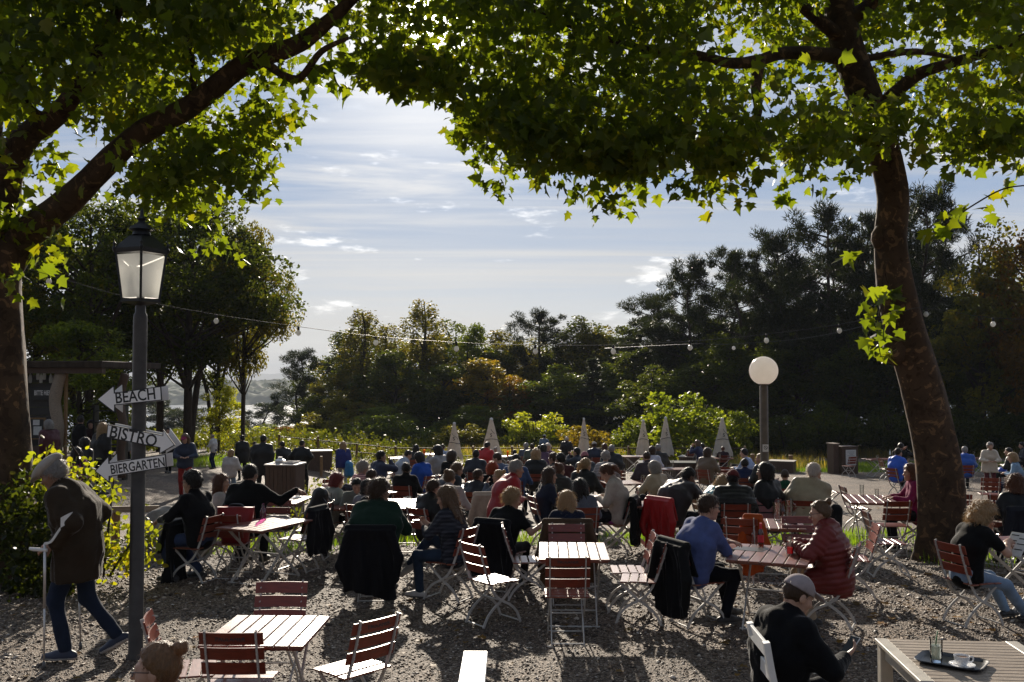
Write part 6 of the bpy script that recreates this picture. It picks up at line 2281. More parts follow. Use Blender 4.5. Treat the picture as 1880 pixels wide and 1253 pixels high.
person(990, 818, 10, 'small dark-haired guest in the far row', Y=44, wear='jacket', top=DGREY, hair=('short', 'dk'))
person(998, 815, 14, 'dark-haired guest in a purple striped jumper in the far row', sex='f', Y=36, wear='jumper', mat=M_['stripe'], top=(.12, .07, .12), hair=('bob', 'dk'))
person(1006, 813, 170, 'white-haired woman facing the camera in the far row', sex='f', Y=38, wear='jumper', top=(.16, .07, .12), hair=('bob', 'wh'))
person(910, 821, 160, 'pale-haired guest beside the closed umbrella and the far man in red', Y=42, wear='shirt', top=(.45, .42, .42), hair=('short', 'gr'))
person(1270, 818, 15, 'small fair-haired guest left of the woman in navy', Y=46, wear='jacket', top=DGREY, hair=('crop', 'lb'))
person(945, 826, 10, 'guest in grey between the two far tables with beer', Y=37, wear='jacket', top=(.05, .05, .055), hair=('short', 'dk'))
# right-hand rows
person(1649, 823, 60, 'dark-haired man in a bright blue hooded jacket', Y=30, wear='jacket', top=(.02, .10, .55), hair=('short', 'dk'), head=(10, 4), hood=True)
person(1654, 811, 55, 'dark man holding a cup to his mouth behind the blue jacket', Y=36, wear='jumper', top=BLACK, hair=('short', 'dk'), arms=('drink', 'drink'), scale=1.05)
person(1771, 816, 12, 'grey-haired person in a blue jacket right of the leaning trunk', Y=33, wear='jacket', top=(.02, .09, .40), hair=('short', 'gr'), hood=True)
person(1818, 813, 192, 'woman with grey curls in a cream jacket and maroon trousers standing', sex='f', pose='stand', Y=31, wear='jacket', top=(.58, .50, .40), legs=(.10, .022, .026), hair=('curly', 'gr'), head=(-8, 6), hem=.2)
person(1852, 822, -50, 'dark-haired man in black facing left at the far right table', Y=32, wear='jacket', top=BLACK, hair=('short', 'dk'), head=(-15, 4))
person(1857, 832, -58, 'blonde woman in a pale blue jumper with a helmet on her lap', sex='f', Y=26, wear='jumper', top=(.20, .30, .42), legs=(.018, .025, .06), hair=('bob', 'bl'), head=(-10, 14), feet=((-.12, .55, .085), (.12, .50, .085)))
person(1752, 872, 75, 'person in a yellow green safety vest behind the leaning trunk', Y=20.5, wear='jacket', top=(.45, .75, .02), hair=('short', 'dk'), lean=24)
person(1876, 808, -70, 'dark guest cut off by the right edge in the far row', Y=40, wear='jacket', top=DGREY, hair=('short', 'dk'))
# standing people by the hut and the path
HP = [
    (339, 797, 165, 'woman in a pink cap, blue jacket and red trousers walking to the camera', dict(sex='f', Y=25.5, wear='jacket', top=(.022, .035, .075), legs=(.28, .022, .02), hat='cap', hatcol=(.26, .03, .09), hair=('long', 'lb'), head=(15, 16), arms=('near_table', 'near_table'), feet=((-.10, .16, .085), (.10, -.12, .085)), shoes=(.012, .01, .01))),
    (309, 785, 175, 'dark-clothed woman in boots walking behind the arrow signs', dict(sex='f', Y=32, wear='coat', top=(.016, .016, .02), legs=(.012, .012, .014), hair=('long', 'dk'), hem=.3, feet=((-.09, .14, .085), (.09, -.14, .085)))),
    (388, 797, -78, 'bald man in a white jumper and jeans standing in profile', dict(Y=35.5, wear='jumper', top=(.54, .53, .52), legs=(.02, .035, .085), hair=('bald', 'gr'), head=(-4, 12), arms=('near_table', 'near_table'))),
    (425, 823, 8, 'fair-haired child in a pale jacket holding a yellow drink', dict(sex='f', Y=27, keep=True, scale=.82, wear='puffer', top=(.50, .46, .43), legs=(.20, .28, .38), hair=('bob', 'bl'), arms=('stand', ((.30, .30, 1.0), (.5, -.5, -.9), (.2, .8, .3), (-.8, 0, 0))))),
    (444, 800, -30, 'woman in black with tied-up hair behind the fair child', dict(sex='f', Y=33, wear='coat', top=(.010, .010, .012), hair=('bun', 'dk'), head=(-20, 4), hem=.25)),
    (484, 799, -2, 'big man in a black coat seen from behind at the drinkers', dict(Y=29, wear='coat', top=(.010, .010, .012), legs=(.010, .010, .012), hair=('short', 'dk'), head=(20, 6), bulk=1.2, hem=.3)),
    (467, 811, -20, 'short guest in black beside the big man in the black coat', dict(Y=34, wear='jacket', top=(.014, .014, .016), hair=('short', 'dk'), hat='cap', hatcol=(.02, .02, .02), scale=.93)),
    (517, 811, -40, 'dark-haired man in black standing behind the wooden tray cart', dict(Y=32, wear='jacket', top=(.012, .012, .014), hair=('short', 'dk'), head=(-10, 18), hunch=14)),
    (555, 808, 6, 'man in black with his hands on his hips beside the tray cart', dict(Y=31, wear='jacket', top=(.011, .011, .013), legs=(.011, .011, .013), hair=('crop', 'dk'), head=(25, 2), arms=('hip', 'hip'), feet=((-.17, .0, .085), (.17, .02, .085)))),
    (630, 811, -25, 'woman with long blonde hair in a blue jacket carrying a bag', dict(sex='f', Y=33, wear='jacket', top=(.014, .024, .15), legs=(.38, .36, .36), hair=('long', 'bl'), head=(20, 2), hem=.12)),
    (189, 777, 20, 'blonde woman in a black jacket waiting by the hut', dict(sex='f', Y=23, wear='jacket', top=(.012, .012, .014), legs=(.010, .010, .012), hair=('long', 'bl'), head=(-30, 4))),
    (148, 763, 45, 'dark-haired man in black waiting at the hut', dict(Y=26, wear='jumper', top=(.012, .012, .014), hair=('short', 'dk'), head=(-60, 4))),
    (142, 803, -5, 'girl with long hair in a magenta jacket by the hut', dict(sex='f', Y=19, keep=True, scale=.86, wear='jumper', top=(.16, .012, .12), legs=(.012, .012, .014), hair=('long', 'dk'))),
    (158, 797, 25, 'child in dark clothes between the magenta girl and the blonde woman', dict(Y=20.5, keep=True, scale=.88, wear='jacket', top=(.014, .014, .016), hair=('bob', 'dk'))),
    (88, 772, -60, 'grey-haired person in maroon at the counter of the hut', dict(Y=24, wear='jacket', top=(.09, .02, .026), hair=('bob', 'gr'))),
    (232, 786, 10, 'person in a pale grey jacket half hidden by the lamp post', dict(Y=33, wear='jacket', top=(.30, .29, .28), hair=('short', 'lb'), legs=(.012, .012, .014))),
    (167, 772, 170, 'person in dark red standing in front of the menu shelf', dict(sex='f', Y=29, wear='jacket', top=(.05, .018, .02), hair=('bob', 'dk'))),
]
for px, py, yaw, lab, kw in HP: person(px, py, yaw, lab, pose='stand', **{**dict(arms=('stand', 'stand'), lean=2, hunch=5), **kw})
# ================================================================ lamp posts, signs, umbrellas, hut and all the small things
def fit_text(s, wd, ht, parent, mat, depth=.002):
    me = text_mesh(s, 1.0, 0.0)
    co = np.zeros(len(me.vertices) * 3, np.float32); me.vertices.foreach_get('co', co)
    co = co.reshape(-1, 3)
    lo_, hi_ = co.min(0), co.max(0)
    co[:, 0] = (co[:, 0] - (lo_[0] + hi_[0]) / 2) * wd / (hi_[0] - lo_[0])
    co[:, 1] = (co[:, 1] - (lo_[1] + hi_[1]) / 2) * ht / (hi_[1] - lo_[1])
    me.vertices.foreach_set('co', co.ravel()); me.update()
    o = link('lettering', me, mat, parent)
    return o


# ---- old-fashioned lamp post
YL = 9.15
lx = pt(256, 700, YL).x
lz = gz(lx, YL)
lamp = empty('lamp_post', (lx, YL, lz))
lamp.rotation_euler = (0, 0, -math.radians(-21))
tag(lamp, 'grey lamp post with an old-fashioned black lantern carrying the arrow signs', 'lamp post')
hp = lambda y: HCAM + (HORIZON - y) / FPX * YL - lz
MB().lathe([(.085, -.1), (.085, .02), (.066, .05), (.064, hp(600)), (.062, hp(582)), (.060, hp(578)), (.048, hp(574)), (.046, hp(556))], 20).build('pole', M_['post'], lamp, smooth=True, auto=40)
z0, z1 = hp(553), hp(463)
mb = MB()
a0, a1 = .165, .225
mb.lathe([(.03, z0 - .05), (.10, z0 - .03), (a0 + .015, z0 - .01), (a0 + .015, z0 + .018), (.0, z0 + .018)], 4)
mb.lathe([(0, z1 - .012), (a1 + .012, z1 - .012), (a1 + .018, z1 + .006), (a1 + .022, z1 + .03), (a1 + .004, z1 + .045), (.115, z1 + .15), (.09, z1 + .165), (.0, z1 + .165)], 4)
for k in range(4):
    t = k * PI / 2; c, s_ = math.cos(t), math.sin(t)
    mb.bar([(a0 * c, a0 * s_, z0), (a1 * c, a1 * s_, z1)], .022, .022, up=(c, s_, 0))
    e = ((a1 + .012) * c, (a1 + .012) * s_)
    mb.lathe([(.012, z1), (.02, z1 + .03), (.01, z1 + .05), (.016, z1 + .075), (0, z1 + .10)], 8, (e[0], e[1], 0))
mb.build('lantern', M_['iron'], lamp)
MB().lathe([(.085, z1 + .165), (.075, z1 + .20), (.115, z1 + .215), (.10, z1 + .245), (.045, z1 + .275), (.03, z1 + .30), (.045, z1 + .32), (.02, z1 + .345), (.012, z1 + .40), (0, z1 + .43)], 16).build('finial', M_['iron'], lamp, smooth=True, auto=45)
for k in range(4):
    t0, t1 = k * PI / 2, (k + 1) * PI / 2
    q = [Vector((a0 * math.cos(t0), a0 * math.sin(t0), z0 + .015)), Vector((a0 * math.cos(t1), a0 * math.sin(t1), z0 + .015)), Vector((a1 * math.cos(t1), a1 * math.sin(t1), z1 - .015)), Vector((a1 * math.cos(t0), a1 * math.sin(t0), z1 - .015))]
    n_ = (q[1] - q[0]).cross(q[3] - q[0]).normalized() * .002
    cen = sum(q, Vector()) / 4
    q = [cen + (v - cen) * .93 for v in q]
    MB().add(q, [(0, 1, 2, 3)]).build('pane', M_['frost'], lamp)
MB().lathe([(.0, z0 + .02), (.035, z0 + .03), (.035, z0 + .12), (.05, z0 + .18), (.04, z0 + .26), (0, z0 + .3)], 12).build('bulb', M_['bulb'], lamp, smooth=True)


def arrow_sign(poly, words, ctr, wpx, hpx, tilt, label):
    cx = sum(p[0] for p in poly) / len(poly); cy = sum(p[1] for p in poly) / len(poly)
    k = YL / FPX
    o = empty('arrow_sign', (lx, YL - .085, HCAM + (HORIZON - ctr[1]) * k))
    tag(o, label, 'sign', 'arrow signs on the lamp post')
    P = [((x - 256) * k, (ctr[1] - y) * k) for x, y in poly]
    c = (sum(p[0] for p in P) / len(P), sum(p[1] for p in P) / len(P))
    n = len(P)
    ar = sum(P[i][0] * P[(i + 1) % n][1] - P[(i + 1) % n][0] * P[i][1] for i in range(n))
    sg = 1 if ar > 0 else -1

    def inset(d):
        out = []
        for i in range(n):
            a, b, e = Vector(P[i - 1]), Vector(P[i]), Vector(P[(i + 1) % n])
            u_, v_ = (b - a).normalized(), (e - b).normalized()
            n1, n2 = Vector((-u_.y, u_.x)) * sg, Vector((-v_.y, v_.x)) * sg
            m = (n1 + n2); m = m / max(m.length_squared / 2, .35)
            q = b + m * d
            out.append((q.x, q.y))
        return out
    front = P if sg < 0 else P[::-1]
    ins = inset(.0085)
    ins = ins if sg < 0 else ins[::-1]
    MB().prism(front, .010).build('border', M_['ink'], o)
    MB().prism(ins, .006, c=(0, -.0052, 0)).build('panel', M_['sign'], o)
    MB().prism(front, .010, c=(0, .175, 0)).build('back_panel', M_['sign'], o)
    t = fit_text(words, wpx * k, hpx * k, o, M_['ink'])
    t.rotation_euler = (PI / 2, math.radians(tilt), 0)
    t.location = ((ctr[0] - 256) * k, -.0100, 0)
    MB().box((0, .085, 0), (.19, .012, .05)).box((0, .162, 0), (.19, .012, .05)).build('bracket', M_['steel'], o)


arrow_sign([(186, 733), (217, 707), (218, 721), (302, 709), (304, 735), (219, 744), (219, 758)], 'BEACH', (256, 726.5), 72, 21, -6.5, 'white arrow sign reading BEACH, topmost on the lamp post, pointing left')
arrow_sign([(206, 778), (306, 798), (307, 787), (329, 816), (300, 833), (301, 821), (204, 802)], 'BISTRO', (254, 800), 86, 22, 12.0, 'white arrow sign reading BISTRO, middle of the lamp post, pointing right')
arrow_sign([(184, 863), (209, 835), (210, 848), (312, 832), (314, 856), (211, 873), (211, 884)], 'BIERGARTEN', (262, 853), 98, 17, -8.5, 'white arrow sign reading BIERGARTEN, lowest on the lamp post, pointing left')

# ---- globe lamp
YG = 20.0
gp = pt(1402, 681, YG)
gzz = gz(gp.x, YG)
gl = empty('globe_lamp', (gp.x, YG, gzz))
tag(gl, 'park lamp with a white globe on a straight brown post', 'lamp post')
gh = gp.z - gzz
MB().lathe([(.085, -.1), (.085, gh - .33), (.07, gh - .30), (.11, gh - .285), (.11, gh - .265), (0, gh - .265)], 18).build('pole', simple('brown_post', (.13, .10, .07), .5, var=.3, bump=.05), gl, smooth=True, auto=40)
MB().lathe([(.295 * math.sin(t), gh - .295 * math.cos(t)) for t in np.linspace(.22, PI, 20)], 32).build('globe', M_['globe'], gl, smooth=True)
ph_ = HCAM + (HORIZON - 822) / FPX * YG - gzz
pl = MB().box((0, -.093, ph_), (.12, .012, .15)).build('notice', M_['white'], gl)
MB().tube([(.035 * math.cos(t), -.1005, ph_ + .01 + .035 * math.sin(t)) for t in np.linspace(0, 2 * PI, 17)], .005, 5).tube([(-.024, -.1005, ph_ + .034), (.024, -.1005, ph_ - .014)], .005, 5).build('symbol', M_['ink'], pl)

# ---- closed umbrellas
def umbrella(px, top, Y, wpx, label, turn):
    p = pt(px, top, Y)
    g = gz(p.x, Y)
    H = p.z - g
    o = empty('closed_umbrella', (p.x, Y, g), turn)
    tag(o, label, 'umbrella', 'closed umbrellas of the far rows')
    R = wpx / FPX * Y / 2 * .86
    mb = MB()
    n, vs, fs = 40, [], []
    prof = [(.45, .02), (.72, .55), (.86, .70), (1.0, .86), (.90, .95), (.66, 1.2), (.5, 1.5), (.34, 1.9), (.2, 2.3), (.15, 2.55)]
    zs = H / 2.72
    for i, (r, z) in enumerate([(1.0, .62), (.98, .80), (.86, 1.0), (.72, 1.3), (.62, 1.55), (.46, 1.9), (.32, 2.25), (.20, 2.52), (.16, 2.6)]):
        for j in range(n):
            t = 2 * PI * j / n
            k = 1 + .17 * math.cos(8 * t + .6 * math.sin(z * 2)) * (1 - i / 10) + .04 * math.sin(3 * t + z * 5)
            zz = z - (.12 * max(0, math.cos(8 * t)) if i == 0 else 0)
            vs.append((R * r * k * math.cos(t), R * r * k * math.sin(t), zz * zs))
        if i:
            q = n * i
            for j in range(n): fs.append((q - n + j, q - n + (j + 1) % n, q + (j + 1) % n, q + j))
    mb.add(vs, fs)
    cn = mb.build('canopy', M_['canvas'], o, smooth=True)
    MB().tube([(.66 * R * math.cos(t) * 1.06, .66 * R * math.sin(t) * 1.06, (1.52 + .04 * math.sin(2 * t)) * zs) for t in np.linspace(0, 2 * PI, 25)], .014, 5).build('strap', M_['ink'], cn)
    t_ = fit_text('S', .10, .17, cn, M_['ink'])
    t_.rotation_euler = (PI / 2 - .17, 0, -turn)
    d = Vector((math.sin(-turn) * 0, -1, 0))
    d.rotate(Matrix.Rotation(-turn, 3, 'Z'))
    t_.location = d * (R * .78) + Vector((0, 0, 1.78 * zs))
    MB().tube([(.42 * R * math.cos(q) * .9 + d.x * .3 * R, .3 * R * math.sin(q) * 0 + d.y * (.78 * R + .0), (1.72 + .38 * q / PI) * zs) for q in np.linspace(0, PI, 9)], .010, 4).build('mark', M_['ink'], cn)
    MB().lathe([(.16 * R, 2.58 * zs), (.2 * R, 2.62 * zs), (.16 * R, 2.68 * zs), (0, 2.72 * zs)], 12).build('cap', M_['white'], o, smooth=True)
    MB().tube([(0, 0, -.05), (0, 0, 2.55 * zs)], .03, 8).build('pole', M_['steel'], o, smooth=True)
    MB().box((0, 0, .04), (.6, .6, .08), bev=.02).build('base', M_['stone'], o)


for a in [(834, 775, 46, 34, 'leftmost closed beige umbrella, shorter and slimmer than the next', .3), (902, 767, 48, 40, 'tall closed beige umbrella behind the far man in red', .9), (1072, 767, 50, 26, 'slim closed beige umbrella in the middle of the far rows', .2),
          (1181, 770, 50, 30, 'closed beige umbrella, the shorter left one of a pair', .5), (1222, 765, 49, 32, 'closed beige umbrella, the taller right one of a pair', 1.1), (1326, 767, 48, 38, 'rightmost closed beige umbrella left of the globe lamp', .7)]:
    umbrella(*a)

# ---- string of bulbs
sl = empty('string_lights', (0, 14, 3))
tag(sl, 'string of white bulbs hung between the two plane trees', 'string lights')
wp = [(25, 487, 13.2), (90, 505, 13.4), (240, 548, 13.7), (397, 578, 14), (548, 600, 14), (690, 618, 14), (838, 629, 14), (983, 634, 14), (1126, 634, 14), (1267, 627, 14), (1407, 614, 14), (1541, 596, 14.1), (1655, 572, 14.3), (1700, 566, 14.45), (1823, 584, 14.2), (1960, 588, 14)]
W3 = [pt(*a) - Vector((0, 14, 3)) for a in wp]
MB().tube(spline(W3, 5), .0042, 6).build('wire', M_['ink'], sl, smooth=True)
for i in (1, 3, 4, 5, 6, 7, 8, 9, 10, 11, 13, 14):
    c = W3[i]
    MB().lathe([(.016, -.055), (.018, -.01), (.012, .004), (0, .006)], 10, c).build('socket', M_['ink'], sl, smooth=True)
    MB().lathe([(0, -.135), (.020, -.128), (.035, -.108), (.038, -.088), (.028, -.066), (.017, -.052), (.0, -.052)], 12, c).build('bulb', M_['bulb'], sl, smooth=True)
# second, farther string with two bulbs over the right wood
sl2 = empty('string_lights', (0, 24, 2))
tag(sl2, 'short far string of bulbs in front of the dark pines', 'string lights')
W3 = [pt(*a) - Vector((0, 24, 2)) for a in [(1110, 640, 30), (1268, 632, 24), (1347, 632, 24), (1500, 618, 26), (1640, 585, 30)]]
MB().tube(spline(W3, 5), .005, 5).build('wire', M_['ink'], sl2, smooth=True)
for i in (2,):
    c = W3[i]
    MB().lathe([(0, -.15), (.03, -.14), (.05, -.11), (.03, -.06), (0, -.05)], 12, c).build('bulb', M_['bulb'], sl2, smooth=True)

# ---- wooden hut
YH = 26.0
hx = lambda px: (px - CX) / FPX * YH
hz_ = lambda py: HCAM + (HORIZON - py) / FPX * YH
hut = empty('wooden_hut', (hx(80), YH, gz(hx(80), YH)))
tag(hut, 'open wooden serving hut with log posts behind the left trunk', 'hut')
H0 = Vector(hut.location)


def hb(mb, x0, x1, y0, y1, z0_, z1_, bev=0.0):
    return mb.box(((x0 + x1) / 2 - H0.x, (y0 + y1) / 2 - H0.y, (z0_ + z1_) / 2 - H0.z), (x1 - x0, y1 - y0, z1_ - z0_), bev=bev)


hb(MB(), hx(-60), hx(192), YH - .15, YH + 4.2, hz_(676), hz_(663), .02).build('roof', M_['bark_dark'], hut)
hb(MB(), hx(-60), hx(188), YH, YH + .22, hz_(686), hz_(676)).build('beam', M_['dark_wood'], hut)
for px, r in ((100, .16), (192, .13), (20, .15)):
    yy = YH + .2 if px != 192 else YH + 1.2
    mb = MB(); limb(mb, [Vector((hx(px) - H0.x + .02 * k * (-1) ** k, yy - H0.y, (hz_(686) - H0.z) * k / 4)) for k in range(5)], [r * 1.1, r, r * .95, r, r * .9], n=12, wob=.04)
    mb.build('post', M_['grey_wood'] if px != 192 else M_['dark_wood'], hut, smooth=True)
hb(MB(), hx(111), hx(115), YH + .25, YH + .35, H0.z, hz_(686)).build('door_frame', M_['post_wood'], hut)
mb = MB()
for k in range(9): hb(mb, hx(-60), hx(93), YH + .5, YH + .56, H0.z + .9 + k * .22, H0.z + 1.11 + k * .22)
mb.build('wall', simple('hut_boards', (.055, .05, .047), .7, var=.4, bump=.3, stretch=(1.5, 12, 12)), hut)
hb(MB(), hx(-60), hx(93), YH + .1, YH + .7, H0.z + .0, H0.z + .95).build('counter', M_['dark_wood'], hut)
sb = hb(MB(), hx(44), hx(92), YH + .38, YH + .42, hz_(735), hz_(711)).build('sign_board', M_['ink'], hut)
t_ = fit_text('BITTE HIER', 31 / FPX * YH, 9 / FPX * YH, sb, M_['sign'])
t_.rotation_euler = (PI / 2, 0, 0); t_.location = (hx(67) - H0.x, YH + .377 - H0.y, hz_(722) - H0.z)
mb = hb(MB(), hx(42), hx(74), YH + .34, YH + .40, hz_(808), hz_(768)); pb = mb.build('menu_frame', M_['post_wood'], hut)
hb(MB(), hx(45), hx(71), YH + .325, YH + .338, hz_(806), hz_(771)).build('menu_back', M_['ink'], pb)
hb(MB(), hx(52), hx(64), YH + .316, YH + .323, hz_(782), hz_(772)).build('paper', M_['paper'], pb)
hb(MB(), hx(53), hx(68), YH + .316, YH + .323, hz_(800), hz_(784)).build('paper', M_['paper'], pb)
for k, px in enumerate((46, 60, 66, 72, 84)):
    MB().lathe([(.0, 0), (.04, .01), (.045, .12), (.03, .22), (.012, .24), (.0, .34)], 10, (hx(px) - H0.x, YH + .3 - H0.y, hz_(704 - (k % 2) * 6) - H0.z)).build('hanging_jug', M_['frost'], hut, smooth=True)
# menu rack by the hut
yr = 27.5
rx = lambda px: (px - CX) / FPX * yr
rk = empty('menu_rack', (rx(205), yr, gz(rx(205), yr)))
tag(rk, 'tall black slatted rack standing behind the BISTRO arrow sign', 'rack')
for x in (-.42, .42): MB().box((x, 0, 1.05), (.05, .3, 2.1)).build('upright', M_['iron'], rk)
for k in range(6):
    MB().box((0, 0, .35 + .32 * k), (.79, .28, .03)).build('shelf', M_['iron'], rk)
for k in range(4):
    bx = MB().box((0, -.146, .55 + .32 * k), (.7, .012, .12)).build('label_strip', M_['ink'], rk)

# ---- low rail, boulder, edging stones, posts
rl = empty('low_rail', tuple(ground_loc(*pt(215, 900, 16).xy)))
tag(rl, 'low wooden barrier rail on short round posts behind the hazel bush', 'rail')
R0 = Vector(rl.location)
for px in (150, 213, 284):
    q = pt(px, 932, 16.0); b = gz(q.x, 16.0)
    MB().lathe([(.07, b - R0.z - .1), (.07, q.z - R0.z), (.05, q.z - R0.z + .02), (0, q.z - R0.z + .02)], 12, (q.x - R0.x, 16.0 - R0.y, 0)).build('post', M_['post_wood'], rl, smooth=True, auto=40)
a, b = pt(120, 938, 15.9) - R0, pt(292, 934, 15.9) - R0
MB().bar([a, b], .10, .05, up=(0, 0, 1)).build('rail', M_['grey_wood'], rl)


def rock(name, loc, sx, sy, sz, seed, label, cat, group=None):
    F = Field((-1.3, -1.3, -1.3), (1.3, 1.3, 1.3), .09)
    F.d = np.linalg.norm(F.P, axis=1) - 1 + .16 * fold_noise(F.P, 2.4, seed) + .05 * fold_noise(F.P, 6, seed + 1)
    V, Q = F.mesh()
    V = V * np.array([sx, sy, sz])
    o = link(name, np_mesh(name, V, Q), M_['stone'], smooth=True)
    o.location = loc
    tag(o, label, cat, group)


q = pt(325, 925, 15.6); rock('boulder', (q.x, 15.6, gz(q.x, 15.6) + .22), .55, .45, .55, 4, 'big grey boulder behind the young man in black', 'boulder')
for k in range(7):
    px, py = 192 + k * 13.5, 1022 - k * 4.8
    q = at_height(px, py, 0)
    rock('edging_stone', (q.x, q.y, q.z + .02), .13, .11, .06, 20 + k, 'flat pale edging stone in the row beside the hazel bush', 'stone', 'edging stones of the bed')


def post(px, top, Y, r, label):
    q = pt(px, top, Y); b = gz(q.x, Y)
    o = MB().lathe([(r, -.1), (r, q.z - b - .01), (r * .85, q.z - b), (0, q.z - b)], 14).build('timber_post', M_['post_wood'], None, smooth=True, auto=40)
    o.location = (q.x, Y, b)
    tag(o, label, 'post')


post(1187, 914, 17.0, .055, 'short yellow timber post beside the red hanging jacket')
post(1382, 834, 44, .10, 'short timber post in the far grass right of the globe lamp')
post(545, 875, 30, .05, 'slim timber post beside the tray cart')
post(590, 838, 40, .06, 'timber post at the meadow behind the tray cart')
post(1452, 836, 45, .10, 'short timber post in the far grass near the notice box')

# ---- tray cart and wooden boxes
def slat_box(name, px, ytop, Y, w, d, h, label, cat, topmat, yaw=0.0, z=None):
    q = pt(px, ytop, Y); g = gz(q.x, Y)
    o = empty(name, (q.x, Y, g), -math.radians(yaw))
    tag(o, label, cat)
    h = (q.z - g) if h is None else h
    mb = MB(); n = max(4, int(w / .09))
    for i in range(n):
        x = -w / 2 + w * (i + .5) / n
        mb.box((x, -d / 2, h / 2), (w / n - .008, .024, h - .03)); mb.box((x, d / 2, h / 2), (w / n - .008, .024, h - .03))
    for s_ in (-1, 1):
        for j in range(max(3, int(d / .1))):
            m = max(3, int(d / .1)); mb.box((s_ * (w / 2 - .01), -d / 2 + .02 + (d - .04) * (j + .5) / m, h / 2), (.022, (d - .04) / m - .008, h - .034))
    mb.build('side', M_['dark_wood'], o)
    MB().box((0, 0, h + .012), (w + .06, d + .06, .03), bev=.005).build('top', topmat, o)
    return o, h


cart, ch = slat_box('tray_cart', 524, 853, 21.5, .68, .6, None, 'dark slatted wooden cabinet with dirty trays on top', 'cabinet', M_['alu'], 8)
for k, (dx, dy, l) in enumerate(((-.14, .05, 'stack of steel plates left on the tray cabinet'), (.15, -.03, 'steel serving tray lying on the tray cabinet'))):
    o = MB().box((0, 0, .012), (.32, .26, .012), bev=.004)
    if k == 0: o.lathe([(.10, .02), (.12, .03), (.12, .06), (.06, .09), (.05, .13), (0, .13)], 16)
    else:
        for s_ in (-1, 1): o.box((s_ * .155, 0, .03), (.01, .26, .03)); o.box((0, s_ * .125, .03), (.30, .01, .03))
    o = o.build('tray' if k else 'plate_stack', M_['alu'])
    o.location = Vector(cart.location) + rotz((dx, dy, ch + .028), 8)
    o.rotation_euler = (0, 0, .3 + k)
    tag(o, l, 'tray' if k else 'plates')
slat_box('planter_box', 1243, 836, 41, 3.2, 1.0, .6, 'long black wooden planter box in the far rows', 'box', M_['plastic'], 4)
slat_box('planter_box', 1436, 842, 44, 1.1, .8, .5, 'low wooden box with a pale lid in the far grass', 'box', M_['pale_wood'], 25)
slat_box('planter_box', 1280, 833, 46, 1.6, .9, .6, 'wooden box with a light top behind the long black planter', 'box', M_['pale_wood'], 20)
slat_box('planter_box', 1150, 824, 46, 1.2, .8, .6, 'dark wooden box left of the pair of closed umbrellas', 'box', M_['dark_wood'], 0)
slat_box('planter_box', 920, 818, 46, 1.0, .7, .6, 'dark wooden box right of the tall closed umbrella', 'box', M_['dark_wood'], 0)
slat_box('raised_bed', 585, 828, 42, 1.1, .7, None, 'low wooden box with a pale lid left of the woman with the blue bag', 'box', M_['pale_wood'], -15)
nb, nh = slat_box('notice_box', 1552, 820, 43, .78, .7, None, 'tall dark slatted bin shelter carrying a white notice', 'box', M_['dark_wood'], -14)
pn = MB().box((.02, -.385, nh * .62), (.50, .02, .66)).build('notice', M_['paper'], nb)
mb = MB()
for k in range(9): mb.box((.02 + (.02 if k % 3 else 0), -.3965, nh * .62 + .24 - k * .055), (.36 - .09 * (k % 3), .003, .014))
mb.build('lettering', simple('grey_ink', (.25, .25, .27), .6), pn)
MB().box((-.62, 0, nh / 2 + .06), (.26, .5, nh + .12)).build('post', M_['dark_wood'], nb)
MB().box((-.62, 0, nh + .14), (.34, .56, .04)).build('lid', M_['grey_wood'], nb)
# paddock fence of the far meadow
fn = empty('meadow_fence', (-2, 50, gz(-2, 50)))
tag(fn, 'low two-rail meadow fence behind the far rows', 'fence')
for k in range(13):
    x = -12 + k * 2.0
    MB().box((x + 2, 0, .45 + gz(x, 50) - gz(-2, 50)), (.10, .10, 1.0)).build('post', M_['post_wood'], fn)
for z in (.45, .85): MB().bar([(x + 2, -.07, z + gz(x, 50) - gz(-2, 50)) for x in np.linspace(-12, 12, 9)], .05, .025, up=(0, 0, 1)).build('rail', M_['dark_wood'], fn)


